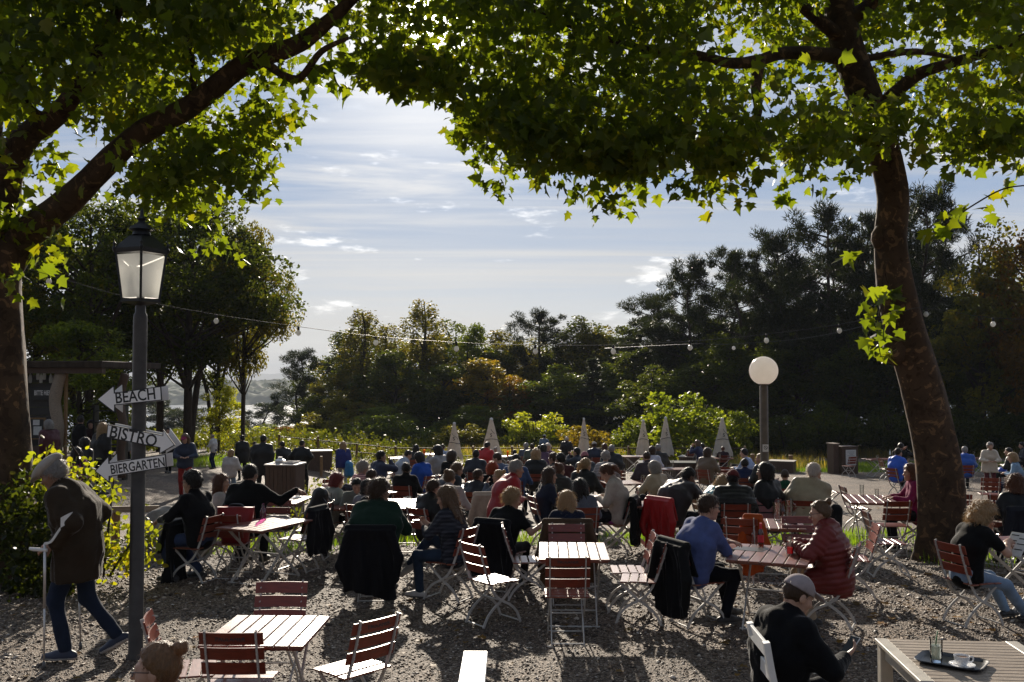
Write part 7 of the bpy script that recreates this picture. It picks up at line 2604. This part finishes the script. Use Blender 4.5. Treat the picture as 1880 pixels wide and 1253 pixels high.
# ---- jackets and bags on chairs
def drape(x, y, yaw, color, label, w=.5, zb=.25, front=.55, sleeves=True, mat=None, name='jacket', seed=1, cat='jacket', thick=.03, fringe=False, z=0.0):
    F = Field((-w / 2 - .16, -.52, zb - .08), (w / 2 + .16, -.08, 1.0), .013)
    P = F.P
    by = np.interp(P[:, 2], [.455, .585, .74, .885], [-.195, -.235, -.28, -.32]).astype(F32)
    fold = (.026 * np.sin(P[:, 0] * 26 + 2.2 * np.sin(P[:, 2] * 4 + seed) + seed) + .014 * np.sin(P[:, 0] * 57 + P[:, 2] * 7 + seed * 2)).astype(F32) * np.clip((.95 - P[:, 2]) * 1.8, .15, 1).astype(F32)
    yb = np.minimum(by - .045, -.335 + .02 * np.sin(P[:, 2] * 5 + seed)).astype(F32) + fold
    wz = (w / 2 * (.94 + .26 * np.clip((.75 - P[:, 2]), -1, 1) + .05 * np.sin(P[:, 2] * 9 + seed))).astype(F32)
    bot = (zb + .045 * np.sin(P[:, 0] * 7 + seed) + .012 * np.sin(P[:, 0] * 23)).astype(F32)

    def slab(cy, t, z0_, z1_):
        d1 = np.abs(P[:, 1] - cy) - t
        d2 = np.abs(P[:, 0]) - wz
        d3 = np.maximum(z0_ - P[:, 2], P[:, 2] - z1_)
        q1, q2, q3 = [np.maximum(v_ + .014, 0) for v_ in (d1, d2, d3)]
        return (np.sqrt(q1 * q1 + q2 * q2 + q3 * q3) - .014 + np.minimum(np.maximum(np.maximum(d1, d2), d3) + .014, 0)).astype(F32)
    F.put(slab(yb, thick, bot, .875), 0)
    F.put(slab(by + .035 + fold * .4, .018, np.full(len(P), front, F32), .875), .03)
    F.rc((-w / 2 + .03, -.31, .885), (w / 2 - .03, -.31, .885), .042, .042, k=.04)
    if sleeves:
        for s_ in (-1, 1):
            F.rc((s_ * w * .43, -.35, .80), (s_ * (w * .5 + .05), -.37, .50 + .05 * s_), .055, .050, k=.04)
            F.rc((s_ * (w * .5 + .05), -.37, .50 + .05 * s_), (s_ * (w * .5 + .01), -.36, max(zb + .02, .30)), .050, .042, k=.04)
    V, Q = F.mesh()
    if fringe:
        n = 60
        xs = np.linspace(-w / 2, w / 2, n)
    o = link(name, np_mesh(name, V, Q), mat or M_['cloth'], color=color, smooth=True)
    o.location = (x, y, gz(x, y) + .006 + z)
    o.rotation_euler = (0, 0, -math.radians(yaw))
    tag(o, label, cat)
    return o


def drape_on(key, *a, **k):
    x, y, yaw = W[key][3]
    return drape(x, y, yaw, *a, **k)


drape_on('fleece', (.005, .005, .007), 'big black coat hanging on the chair of the man in the green fleece', w=.60, zb=.10, seed=3, mat=M_['cloth'], name='coat', cat='coat')
drape_on('curly', (.005, .005, .008), 'black ribbed jacket hanging on the chair of the curly boy', w=.50, zb=.16, seed=5)
drape_on('blonde', (.075, .045, .027), 'brown coat with pale lining on the chair of the blonde woman', w=.62, zb=.12, seed=7, name='coat', cat='coat')
drape_on('reader', (.005, .005, .006), 'long black coat hanging behind the woman reading a booklet', w=.46, zb=.10, seed=9, name='coat', cat='coat')
drape_on('blueshirt', (.006, .006, .0065), 'black padded jacket hanging on the chair of the man in the blue shirt', w=.56, zb=.14, seed=11)
drape_on('curlback', (.014, .015, .022), 'dark jacket on the chair of the curly-haired woman at the right', w=.52, zb=.3, seed=12)


def chair_drape(px, py, yaw, clab, *a, **k):
    p = at_height(px, py, .885); off = rotz((0, -.315, 0), yaw)
    chair_at(p.x - off.x, p.y - off.y, yaw, clab)
    return drape(p.x - off.x, p.y - off.y, yaw, *a, **k)


drape_on('bent', (.40, .010, .012), 'bright red jacket hanging over a chair beside the short timber post', w=.56, zb=.12, seed=13, mat=M_['shiny'])
chair_drape(893, 906, -6, 'folding chair hidden under the beige coat and grey scarf', (.42, .33, .27), 'beige coat hanging over a chair left of the curly boy', w=.46, zb=.22, seed=14, name='coat', cat='coat')
chair_drape(583, 934, -70, 'folding chair with a sunlit seat under the black anorak', (.006, .006, .009), 'black anorak hanging over the chair with the sunlit seat', w=.46, zb=.22, seed=15)
chair_drape(643, 893, 55, 'folding chair hidden under the dark jacket with white trim', (.012, .013, .022), 'dark jacket with bright shoulders on a chair left of the green fleece', w=.50, zb=.18, seed=16)
p = at_height(606, 893, .885); drape(p.x + .28, p.y - .05, 48, (.46, .28, .23), 'pale pink jacket on the chair of the red-haired woman', w=.44, zb=.4, seed=17)
p = at_height(1362, 948, .885); off = rotz((0, -.315, 0), 20); drape(p.x - off.x + .13, p.y - off.y - .05, 20, (.36, .065, .012), 'orange jacket hanging below the slats of a chair behind the man in blue', w=.24, zb=.18, front=.7, seed=18)
x, y, z = W['coatman'][0].location
drape(x - .62, y + .12, -70, (.005, .005, .006), 'black coat held over the knee of the young man in glasses', w=.40, zb=.06, front=.5, seed=19, sleeves=False, name='coat', cat='coat', z=-.12)


def blob(name, loc, yaw, prims, color, label, cat, mat=None, h=.012, noise=.006, seed=0, extra=None):
    pts = [q for pr in prims for q in (pr[0], pr[1])]
    lo_, hi_ = bbox(pts, .22)
    F = Field(lo_, hi_, h)
    for a_, b_, ra, rb, fl in prims: F.rc(a_, b_, ra, rb, fl, k=.04)
    F.d = F.d + noise * fold_noise(F.P, 30, seed)
    V, Q = F.mesh()
    o = link(name, np_mesh(name, V, Q), mat or M_['cloth'], color=color, smooth=True)
    o.location = loc; o.rotation_euler = (0, 0, -math.radians(yaw))
    tag(o, label, cat)
    return o


fx = ((0, 1, 0), .55)
# red tote standing on a chair in front of the young man
p = at_height(412, 944, .885); off = rotz((0, -.315, 0), 6); cx_, cy_ = p.x - off.x, p.y - off.y
chair_at(cx_, cy_, 6, 'folding chair holding the red bag with its back to the camera')
bz = gz(cx_, cy_) + .475
mb = MB()
vs = []
for i, (zz, hw, hd) in enumerate(((0, .17, .10), (.12, .19, .12), (.30, .23, .11), (.47, .27, .055), (.475, .265, .05))):
    for j in range(20):
        t = 2 * PI * j / 20
        c_, s_ = math.cos(t), math.sin(t)
        vs.append((hw * math.copysign(abs(c_) ** .5, c_) + .012 * math.sin(zz * 20 + j), hd * math.copysign(abs(s_) ** .6, s_), zz + (.012 * math.sin(j * 1.3) if i == 3 else 0)))
fs = [(20 * i + j, 20 * i + (j + 1) % 20, 20 * (i + 1) + (j + 1) % 20, 20 * (i + 1) + j) for i in range(4) for j in range(20)]
fs += [tuple(range(19, -1, -1)), tuple(range(80, 100))]
mb.add(vs, fs)
bag = mb.build('tote_bag', M_['shiny'], None, smooth=True, color=(.26, .014, .016))
bag.location = (cx_ + .03, cy_ - .02, bz); bag.rotation_euler = (0, 0, -.1)
tag(bag, 'large red bag standing on a chair beside the pink bottle', 'bag')
MB().tube(spline([(-.12, .04, .46), (-.08, .05, .50), (.06, .05, .50), (.10, .04, .46)], 6), .012, 6).build('strap', M_['plastic'], bag)
# rucksacks and bags
q = pt(571, 930, 14.9); chair_at(q.x, 14.9, -88, 'folding chair carrying the black rucksack by the pink bottle')
rs = blob('rucksack', (q.x + .05, 14.9, gz(q.x, 14.9) + .47), -80, [((0, 0, .12), (0, -.10, .52), .15, .12, ((1, 0, 0), .8)), ((0, .08, .10), (0, .03, .30), .10, .09, ((1, 0, 0), .75))], (.012, .012, .014), 'black rucksack leaning on a chair right of the pink bottle', 'rucksack', M_['shiny'])
MB().tube(spline([(-.1, -.16, .5), (-.12, -.26, .35), (-.1, -.2, .12)], 5), .014, 6).tube(spline([(.1, -.16, .5), (.12, -.26, .35), (.1, -.2, .12)], 5), .014, 6).build('strap', M_['plastic'], rs)
p = at_height(511, 975, .47); blob('shoulder_bag', (p.x, p.y, p.z), 5, [((-.15, 0, .10), (.15, 0, .10), .10, .10, ((0, 1, 0), 1.0)), ((-.12, 0, .17), (.12, 0, .17), .06, .06, None)], (.006, .006, .0065), 'black shoulder bag on the chair under the pink bottle table', 'bag', M_['shiny'])
q = pt(928, 876, 17.4); blob('rucksack', (q.x, 17.4, gz(q.x, 17.4) + .45), 10, [((0, 0, .1), (0, 0, .5), .16, .12, ((0, 1, 0), .8))], (.012, .09, .32), 'bright blue rucksack on a chair beside the red-haired woman', 'rucksack', M_['shiny'])
W['bag'] = None
q = pt(641, 853, 32.6); blob('shoulder_bag', (q.x, 32.6, q.z - .15), -20, [((0, 0, -.15), (0, 0, .15), .16, .13, ((0, 1, 0), .7))], (.02, .17, .36), 'light blue bag hanging from the shoulder of the long-haired woman', 'bag', M_['shiny'], noise=.01)
x, y, yw = W['reader'][3]
blob('cushion', (x, y, gz(x, y) + .50), yw, [((-.12, -.02, 0), (.12, .02, 0), .10, .10, ((0, 0, 1), 2.2))], (.20, .012, .13), 'purple cushion under the woman reading a booklet', 'cushion', M_['shiny'])
x, y, yw = W['beigecoat'][3]
blob('shoulder_bag', (x + .42, y - .25, gz(x, y) + .42), 10, [((0, 0, -.05), (.03, 0, .30), .11, .10, ((0, 1, 0), .7))], (.012, .012, .014), 'black bag hanging beside the man in the beige coat', 'bag')


# ---- things on the tables
def lathe_thing(name, px, py, prof, mat, label, cat, h=.751, n=18, group=None, p=None):
    p = p or at_height(px, py, h)
    o = MB().lathe(prof, n).build(name, mat, None, smooth=True, auto=50)
    o.location = p
    tag(o, label, cat, group)
    return o


def bottle_prof(h, r): return [(0, 0), (r * .92, 0), (r, .01), (r, h * .55), (r * .9, h * .62), (r * .42, h * .78), (r * .38, h * .96), (r * .45, h * .965), (r * .45, h), (0, h)]


def glass_prof(h, r, t=.004): return [(0, 0), (r * .85, 0), (r * .88, .01), (r, h), (r - t, h), (r * .84, .02), (0, .02)]


lathe_thing('bottle', 483, 957, bottle_prof(.24, .045), M_['pink_glass'], 'pink glass bottle on the table beside the red bag', 'bottle')
lathe_thing('bottle', 981, 868, bottle_prof(.30, .045), M_['green_glass'], 'bright green bottle left of the man in sunglasses', 'bottle')
lathe_thing('bottle', 1385, 1004, bottle_prof(.23, .030), M_['glass'], 'clear empty glass bottle near the man in the blue shirt', 'bottle')
b_ = lathe_thing('bottle', 1397, 1004, bottle_prof(.26, .032), M_['brown_glass'], 'brown bottle with red labels near the man in the blue shirt', 'bottle')
MB().lathe([(.033, .05), (.0335, .052), (.0335, .13), (.033, .132)], 18, cap=False).build('label', M_['label'], b_)
MB().lathe([(.0150, .20), (.0152, .255), (.015, .262), (0, .262)], 14).build('neck_label', M_['label'], b_)


def mug(px, py, h, r, mat, label, drink=None, fill=0.0, handle=True, p=None, height=.751, name='beer_jug', cat='jug'):
    o = lathe_thing(name, px, py, glass_prof(h, r), mat, label, cat, p=p, h=height)
    if handle: MB().tube(spline([(r * .95, 0, h * .85), (r * 1.55, 0, h * .78), (r * 1.6, 0, h * .4), (r * .95, 0, h * .2)], 6), .009, 8).build('handle', mat, o, smooth=True)
    if drink is not None: MB().lathe([(0, .022), (r * .82, .022), (r * .86, h * fill), (0, h * fill)], 16).build('drink', drink, o, smooth=True, auto=40)
    return o


mug(1450, 1020, .20, .042, M_['glass'], 'beer mug holding a little red drink in front of the woman in red', M_['red_drink'], .42)
mug(1427, 958, .26, .055, M_['glass'], 'tall empty beer jug, left of the pair on the small table', handle=True)
mug(1449, 955, .27, .055, M_['glass'], 'tall empty beer jug with its handle to the right on the small table')
lathe_thing('bottle', 1438, 958, bottle_prof(.25, .03), M_['brown_glass'], 'slim brown bottle between the two empty beer jugs', 'bottle')
mug(1018, 918, .27, .05, M_['glass'], 'tall empty glass left on the table before the blonde woman', handle=False, name='drinking_glass', cat='glass')
mug(1046, 905, .27, .05, M_['glass'], 'tall empty glass right of the amber bottle before the blonde woman', handle=False, name='drinking_glass', cat='glass')
lathe_thing('bottle', 1029, 908, bottle_prof(.26, .033), M_['brown_glass'], 'amber bottle between the two tall empty glasses', 'bottle')
lathe_thing('paper_cup', 1036, 910, glass_prof(.12, .045), M_['white'], 'white cup beside the amber bottle', 'cup')
mug(1325, 906, .24, .055, M_['glass'], 'empty beer jug in front of the child in the pink cap')
lathe_thing('bottle', 1338, 903, bottle_prof(.26, .032), M_['brown_glass'], 'orange-labelled bottle beside the jug near the child in the pink cap', 'bottle')
lathe_thing('bottle', 856, 893, bottle_prof(.26, .036), M_['brown_glass'], 'brown bottle on the table right of the woman with the bun', 'bottle')
mug(779, 836, .26, .055, M_['beer'], 'full glass of beer on the table of the grey hoodie', M_['beer'], .8, False, name='beer_glass', cat='glass')
mug(932, 838, .24, .05, M_['beer'], 'full beer glass on the bright far table', M_['beer'], .7, False, name='beer_glass', cat='glass')
mug(923, 837, .24, .05, M_['glass'], 'empty beer glass on the bright far table', None, 0, False, name='beer_glass', cat='glass')
mug(1788, 838, .22, .04, M_['glass'], 'wine glass on the far table right of the leaning trunk', None, 0, False, name='wine_glass', cat='glass')
mug(1235, 858, .22, .045, M_['glass'], 'empty glass on the table with the menus', None, 0, False, name='drinking_glass', cat='glass')
lathe_thing('water_bottle', 1634, 836, bottle_prof(.25, .035), M_['frost'], 'clear water bottle on the far right table', 'bottle')
lathe_thing('ashtray', 748, 917, [(0, 0), (.06, 0), (.075, .03), (.065, .03), (.055, .012), (0, .012)], M_['porcelain'], 'small ashtray on the table of the green fleece', 'ashtray')
lathe_thing('napkin', 1000, 877, [(.07, 0), (.06, .03), (.03, .09), (0, .10)], M_['paper'], 'crumpled white napkin behind the man in red', 'napkin', n=7)


def flat_thing(name, px, py, w, d, t, yaw, mat, label, cat, h=.751, p=None, bev=.003, color=None):
    p = p or at_height(px, py, h)
    o = MB().box((0, 0, t / 2), (w, d, t), bev=bev).build(name, mat, None, color=color)
    o.location = p; o.rotation_euler = (0, 0, -math.radians(yaw))
    tag(o, label, cat)
    return o


flat_thing('pouch', 1168, 880, .30, .16, .06, 10, M_['plastic'], 'black pouch on the table right of the reading woman', 'pouch', bev=.015)
flat_thing('menu', 1228, 859, .21, .30, .006, 70, M_['paper'], 'white menu lying on the table left of the bent man', 'menu')
flat_thing('phone', 768, 976 - 20, .075, .15, .009, 80, M_['plastic'], 'dark phone held by the long-haired woman in the checked shirt', 'phone', h=.80)
flat_thing('spectacle_case', 1455, 962, .16, .06, .03, 70, M_['plastic'], 'black case lying beside the empty beer jugs', 'case', bev=.01)
flat_thing('small_tray', 1377, 1010, .34, .24, .012, 30, M_['plastic'], 'black tray with a mosaic of snacks before the man in blue', 'tray')
blob('cap', at_height(1178, 921, .751), 0, [((0, 0, .03), (.02, 0, .06), .09, .07, None), ((.08, 0, .01), (.14, 0, .01), .05, .03, ((0, 0, 1), 3))], (.014, .014, .02), 'dark cap lying on the table beside the timber post', 'cap', noise=.002)
blob('bag', at_height(1352, 860, .751), 30, [((-.12, 0, .06), (.12, 0, .06), .08, .08, None)], (.02, .018, .018), 'dark bag lying on the table before the boy in navy', 'bag')
x, y = TABLES['right_back'][0].xy
blob('helmet', at_height(1840, 866, .60), 0, [((0, -.02, .02), (0, .04, .04), .13, .12, ((1, 0, 0), .85))], (.02, .07, .42), 'blue helmet on the lap of the blonde woman', 'helmet', M_['shiny'], noise=.002)


# ---- things held in hands
def hand_pos(key, i, d=.09, up=.0):
    o, J, sc, _ = W[key]
    sh, el_, wr, fd, pn = J['arm', i]
    v = (wr + fd * d + pn * .03) * sc
    a = -o.rotation_euler[2]
    r = rotz(v, math.degrees(a))
    return Vector((o.location.x + r.x, o.location.y + r.y, o.location.z + v[2] + up))


def slab_obj(name, c, w, h, t, yaw, pitch, mat, label, cat, back=None, roll=0):
    M = Matrix.Rotation(-math.radians(yaw), 4, 'Z') @ Matrix.Rotation(math.radians(pitch), 4, 'X') @ Matrix.Rotation(math.radians(roll), 4, 'Y')
    o = MB().box((0, 0, 0), (w, t, h), bev=.003).build(name, mat)
    o.matrix_world = Matrix.Translation(c) @ M
    tag(o, label, cat)
    return o


c = hand_pos('cap', 1, .10)
ph = slab_obj('phone', c, .075, .15, .009, 60, -50, M_['alu'], 'phone held by the man in the grey cap', 'phone')
MB().box((0, -.006, 0), (.066, .002, .138)).build('screen', simple('phone_glass', (.05, .055, .06), .08), ph)
c = (hand_pos('reader', 0, .12) + hand_pos('reader', 1, .12)) / 2 + Vector((0, 0, .03))
slab_obj('booklet', c, .24, .18, .008, -72, -70, M_['paper'], 'open booklet read by the woman in the beige jumper', 'booklet')
c = hand_pos('newspaper', 1, .12)
nw = slab_obj('newspaper', c + Vector((.02, -.05, -.02)), .22, .30, .012, 60, -42, M_['paper'], 'folded newspaper held by the woman with wavy blonde hair', 'newspaper')
mb = MB()
for k in range(7): mb.box((-.05 + .1 * (k % 2), -.0068, .11 - .035 * k), (.085, .0012, .012))
mb.build('print', M_['ink'], nw)
c = (hand_pos('redpuffer', 0, .09) + hand_pos('redpuffer', 1, .09)) / 2
lathe_thing('coffee_mug', 0, 0, glass_prof(.10, .042), M_['brown_glass'], 'small brown mug in the hands of the woman in red', 'mug', p=c - Vector((0, 0, .06)))

# glasses and plates left on the tables further back
rg_ = random.Random(5)
made = [0, 0]
for key in ('left_back', 'green', 'left_end', 'menu', 'bag', 'orange', 'orange_b', 'drink', 'navy', 'hoodie', 'pinkhat', 'grey', 'striped', 'maroon', 'far_a', 'far_b', 'far_c', 'right_far', 'right_back', 'jug_back', 'beige', 'low', 'stripe', 'sunglass'):
    P_, yw_ = TABLES[key]
    for q_ in range(rg_.choice((1, 2, 2, 3))):
        d = rotz((rg_.uniform(-.26, .26), rg_.uniform(-.40, .40), 0), yw_)
        p = Vector((P_.x + d.x, P_.y + d.y, P_.z + .001))
        if rg_.random() < .68:
            lathe_thing('drinking_glass', 0, 0, glass_prof(rg_.uniform(.14, .22), rg_.uniform(.034, .044)), M_['glass'], 'empty drinking glass left on a table among the seated guests', 'glass', n=12, group='empty glasses on the crowded tables', p=p)
        else:
            lathe_thing('plate', 0, 0, [(0, 0), (.07, 0), (.11, .014), (.112, .018), (.07, .006), (0, .006)], M_['porcelain'], 'white plate left on a table among the seated guests', 'plate', n=16, group='white plates on the crowded tables', p=p)

# forearm crutches of the old man
def crutch(i, dx, label):
    c = hand_pos('crutch', i, .05)
    c = c + Vector((0, -.10 if i == 0 else .05, 0))
    o = empty('forearm_crutch', c)
    tag(o, label, 'crutch')
    g = gz(c.x, c.y) + .008 - c.z
    tip = Vector((dx, 0.0, g))
    dirn = -tip.normalized()
    top = dirn * .06
    MB().tube([tip + dirn * .05, tip.lerp(top, .55)], .009, 10).build('lower_tube', M_['alu'], o, smooth=True)
    MB().tube([tip.lerp(top, .48), top], .0125, 10).build('upper_tube', M_['alu'], o, smooth=True)
    MB().tube([tip, tip + dirn * .03, tip + dirn * .06], [.019, .016, .012], 10).build('tip', M_['rubber'], o, smooth=True)
    MB().tube([(-.14, 0, .015), (-.10, 0, .008), (.02, 0, 0)], [.013, .017, .015], 10).build('grip', M_['white'], o, smooth=True)
    el_ = Vector((.20, .0, .27))
    MB().bar(spline([tuple(top), (.06, 0, .08), (.13, 0, .18), tuple(el_)], 5), .030, .020, up=(0, 1, 0)).build('bracket', M_['white'], o, smooth=False)
    mb = MB()
    n = 13
    vs = []
    for zz in (-.045, .045):
        for j in range(n):
            t = -2.2 + 4.4 * j / (n - 1)
            for r in (.050, .058):
                vs.append(el_ + Vector((.0, 0, zz)) + Vector((-math.cos(t) * r * -.9 - .01, math.sin(t) * r, .5 * math.cos(t) * r)))
    def ix(a, j, k): return a * n * 2 + j * 2 + k
    fs = []
    for j in range(n - 1):
        fs += [(ix(0, j, 1), ix(0, j + 1, 1), ix(1, j + 1, 1), ix(1, j, 1)), (ix(0, j + 1, 0), ix(0, j, 0), ix(1, j, 0), ix(1, j + 1, 0)), (ix(1, j, 0), ix(1, j, 1), ix(1, j + 1, 1), ix(1, j + 1, 0)), (ix(0, j, 1), ix(0, j, 0), ix(0, j + 1, 0), ix(0, j + 1, 1))]
    mb.add(vs, fs).build('arm_cuff', M_['white'], o, smooth=True, auto=40)


crutch(0, .01, 'white forearm crutch in the near hand of the old man')
crutch(1, .05, 'white forearm crutch half hidden behind the legs of the old man')

# ---- bottom right: wooden table with a tray, white chair, white handrail
wt = empty('wooden_table', (3.04, 6.46, gz(3.04, 6.46)), -math.radians(5))
tag(wt, 'weathered slatted garden table carrying the tray at the lower right', 'table')
tw, td, th_ = .98, .98, .75
mb = MB()
for k in range(14): mb.box((0, -td / 2 + td * (k + .5) / 14, th_ - .012), (tw - .17, td / 14 - .008, .024), bev=.003)
mb.build('slats', M_['grey_wood'], wt)
for s_ in (-1, 1):
    MB().box((s_ * (tw / 2 - .042), 0, th_ - .011), (.084, td, .030), bev=.004).build('end_board', M_['pale_wood'], wt)
    MB().box((s_ * (tw / 2 - .055), 0, th_ - .075), (.028, td - .18, .09)).build('apron', M_['pale_wood'], wt)
    MB().box((0, s_ * (td / 2 - .055), th_ - .075), (tw - .18, .028, .09)).build('apron', M_['pale_wood'], wt)
    for q_ in (-1, 1): MB().box((s_ * (tw / 2 - .055), q_ * (td / 2 - .055), (th_ - .028) / 2), (.085, .085, th_ - .028), bev=.006).build('leg', M_['pale_wood'], wt)
p = at_height(1747, 1219, .752)
tr = empty('serving_tray', p, -math.radians(38))
tag(tr, 'black plastic tray with a drink and a coffee on the wooden table', 'tray')
vs = []
def rr(w, d, r, z):
    out = []
    for sx, sy, a0_ in ((1, 1, 0), (-1, 1, PI / 2), (-1, -1, PI), (1, -1, 1.5 * PI)):
        for k in range(5):
            t = a0_ + PI / 2 * k / 4
            out.append((sx * (w / 2 - r) + r * math.cos(t), sy * (d / 2 - r) + r * math.sin(t), z))
    return out
rings = [rr(.37, .26, .05, .004), rr(.40, .29, .06, .02), rr(.42, .31, .07, .024), rr(.415, .305, .07, .028), rr(.395, .285, .06, .024), rr(.365, .255, .05, .010)]
mb = MB()
for i, r_ in enumerate(rings): vs += r_
fs = [(20 * i + j, 20 * i + (j + 1) % 20, 20 * (i + 1) + (j + 1) % 20, 20 * (i + 1) + j) for i in range(5) for j in range(20)] + [tuple(range(19, -1, -1)), tuple(range(100, 120))]
mb.add(vs, fs).build('tray_base', M_['plastic'], tr, smooth=True, auto=40)
tz = p.z + .0125
pg = pt(1719, 1213, 1); gq = at_height(1719, 1215, .764)
g_ = lathe_thing('drinking_glass', 0, 0, glass_prof(.15, .042, .003), M_['glass'], 'tall glass of iced clear drink with a green straw on the tray', 'glass', p=gq)
MB().lathe([(0, .021), (.0345, .021), (.0375, .105), (0, .105)], 16).build('drink', simple('pale_lemonade', (.75, .78, .72), .15, transl=.6), g_, smooth=True, auto=40)
MB().tube([(-.015, .0, .03), (.012, .0, .20)], .004, 8).build('straw', simple('green_straw', (.01, .16, .03), .4), g_, smooth=True)
cq = at_height(1766, 1224, .764)
sc_ = lathe_thing('saucer', 0, 0, [(0, 0), (.045, 0), (.08, .012), (.081, .016), (.045, .006), (0, .006)], M_['porcelain'], 'white saucer under the coffee cup', 'saucer', p=cq, n=28)
cp_ = lathe_thing('coffee_cup', 0, 0, [(0, 0), (.026, 0), (.030, .006), (.044, .034), (.049, .062), (.0465, .062), (.041, .034), (.026, .010), (0, .010)], M_['porcelain'], 'white coffee cup with milky coffee on the tray', 'cup', p=cq + Vector((0, 0, .0075)), n=28)
MB().lathe([(0, .05), (.0445, .05), (0, .0505)], 24).build('coffee', M_['coffee'], cp_)
MB().tube(spline([(.045, 0, .055), (.072, 0, .052), (.070, 0, .026), (.038, 0, .018)], 6), .0045, 8).build('handle', M_['porcelain'], cp_, smooth=True)
sp_ = MB().tube([(-.02, -.075, .019), (-.075, .03, .021)], .003, 6).lathe([(0, -.004), (.012, 0), (.014, .003), (0, .005)], 10, (-.018, -.08, .018)).build('teaspoon', M_['alu'], None, smooth=True)
sp_.location = cq; tag(sp_, 'steel teaspoon lying on the saucer', 'spoon')

o, J, sc, _ = W['cap']
yw = 92
wc = empty('white_chair', (o.location.x + .15, o.location.y - .10, gz(o.location.x, o.location.y)), -math.radians(yw))
tag(wc, 'white painted wooden chair of the man in the grey cap', 'chair')
for s_ in (-1, 1):
    MB().bar(spline([(s_ * .24, -.19, 0), (s_ * .24, -.20, .45), (s_ * .24, -.27, .75), (s_ * .24, -.31, .98)], 4), .055, .04).build('post', M_['white'], wc)
    MB().box((s_ * .24, .27, .22), (.05, .05, .44), bev=.004).build('leg', M_['white'], wc)
    MB().box((s_ * .24, .03, .41), (.03, .43, .06)).build('rail', M_['white'], wc)
mb = MB()
for k in range(5): mb.box((0, -.15 + .095 * k, .452), (.52, .085, .022), bev=.004)
mb.build('seat', M_['white'], wc)
for z, yy in ((.62, -.24), (.78, -.28), (.93, -.305)): MB().box((0, yy, z), (.43, .022, .09), bev=.004).build('back_slat', M_['white'], wc)

hr = empty('handrail', (pt(873, 1190, 7.0).x, 6.6, gz(0, 6.6)))
tag(hr, 'white painted handrail board glaring in the sun at the bottom edge', 'handrail')
MB().box((0, -.20, .635), (.175, 1.26, .034), bev=.006).build('rail', M_['white'], hr)
MB().box((0, .36, .309), (.09, .09, .618), bev=.006).build('post', M_['white'], hr)
MB().box((0, -.70, .309), (.09, .09, .618), bev=.006).build('post', M_['white'], hr)
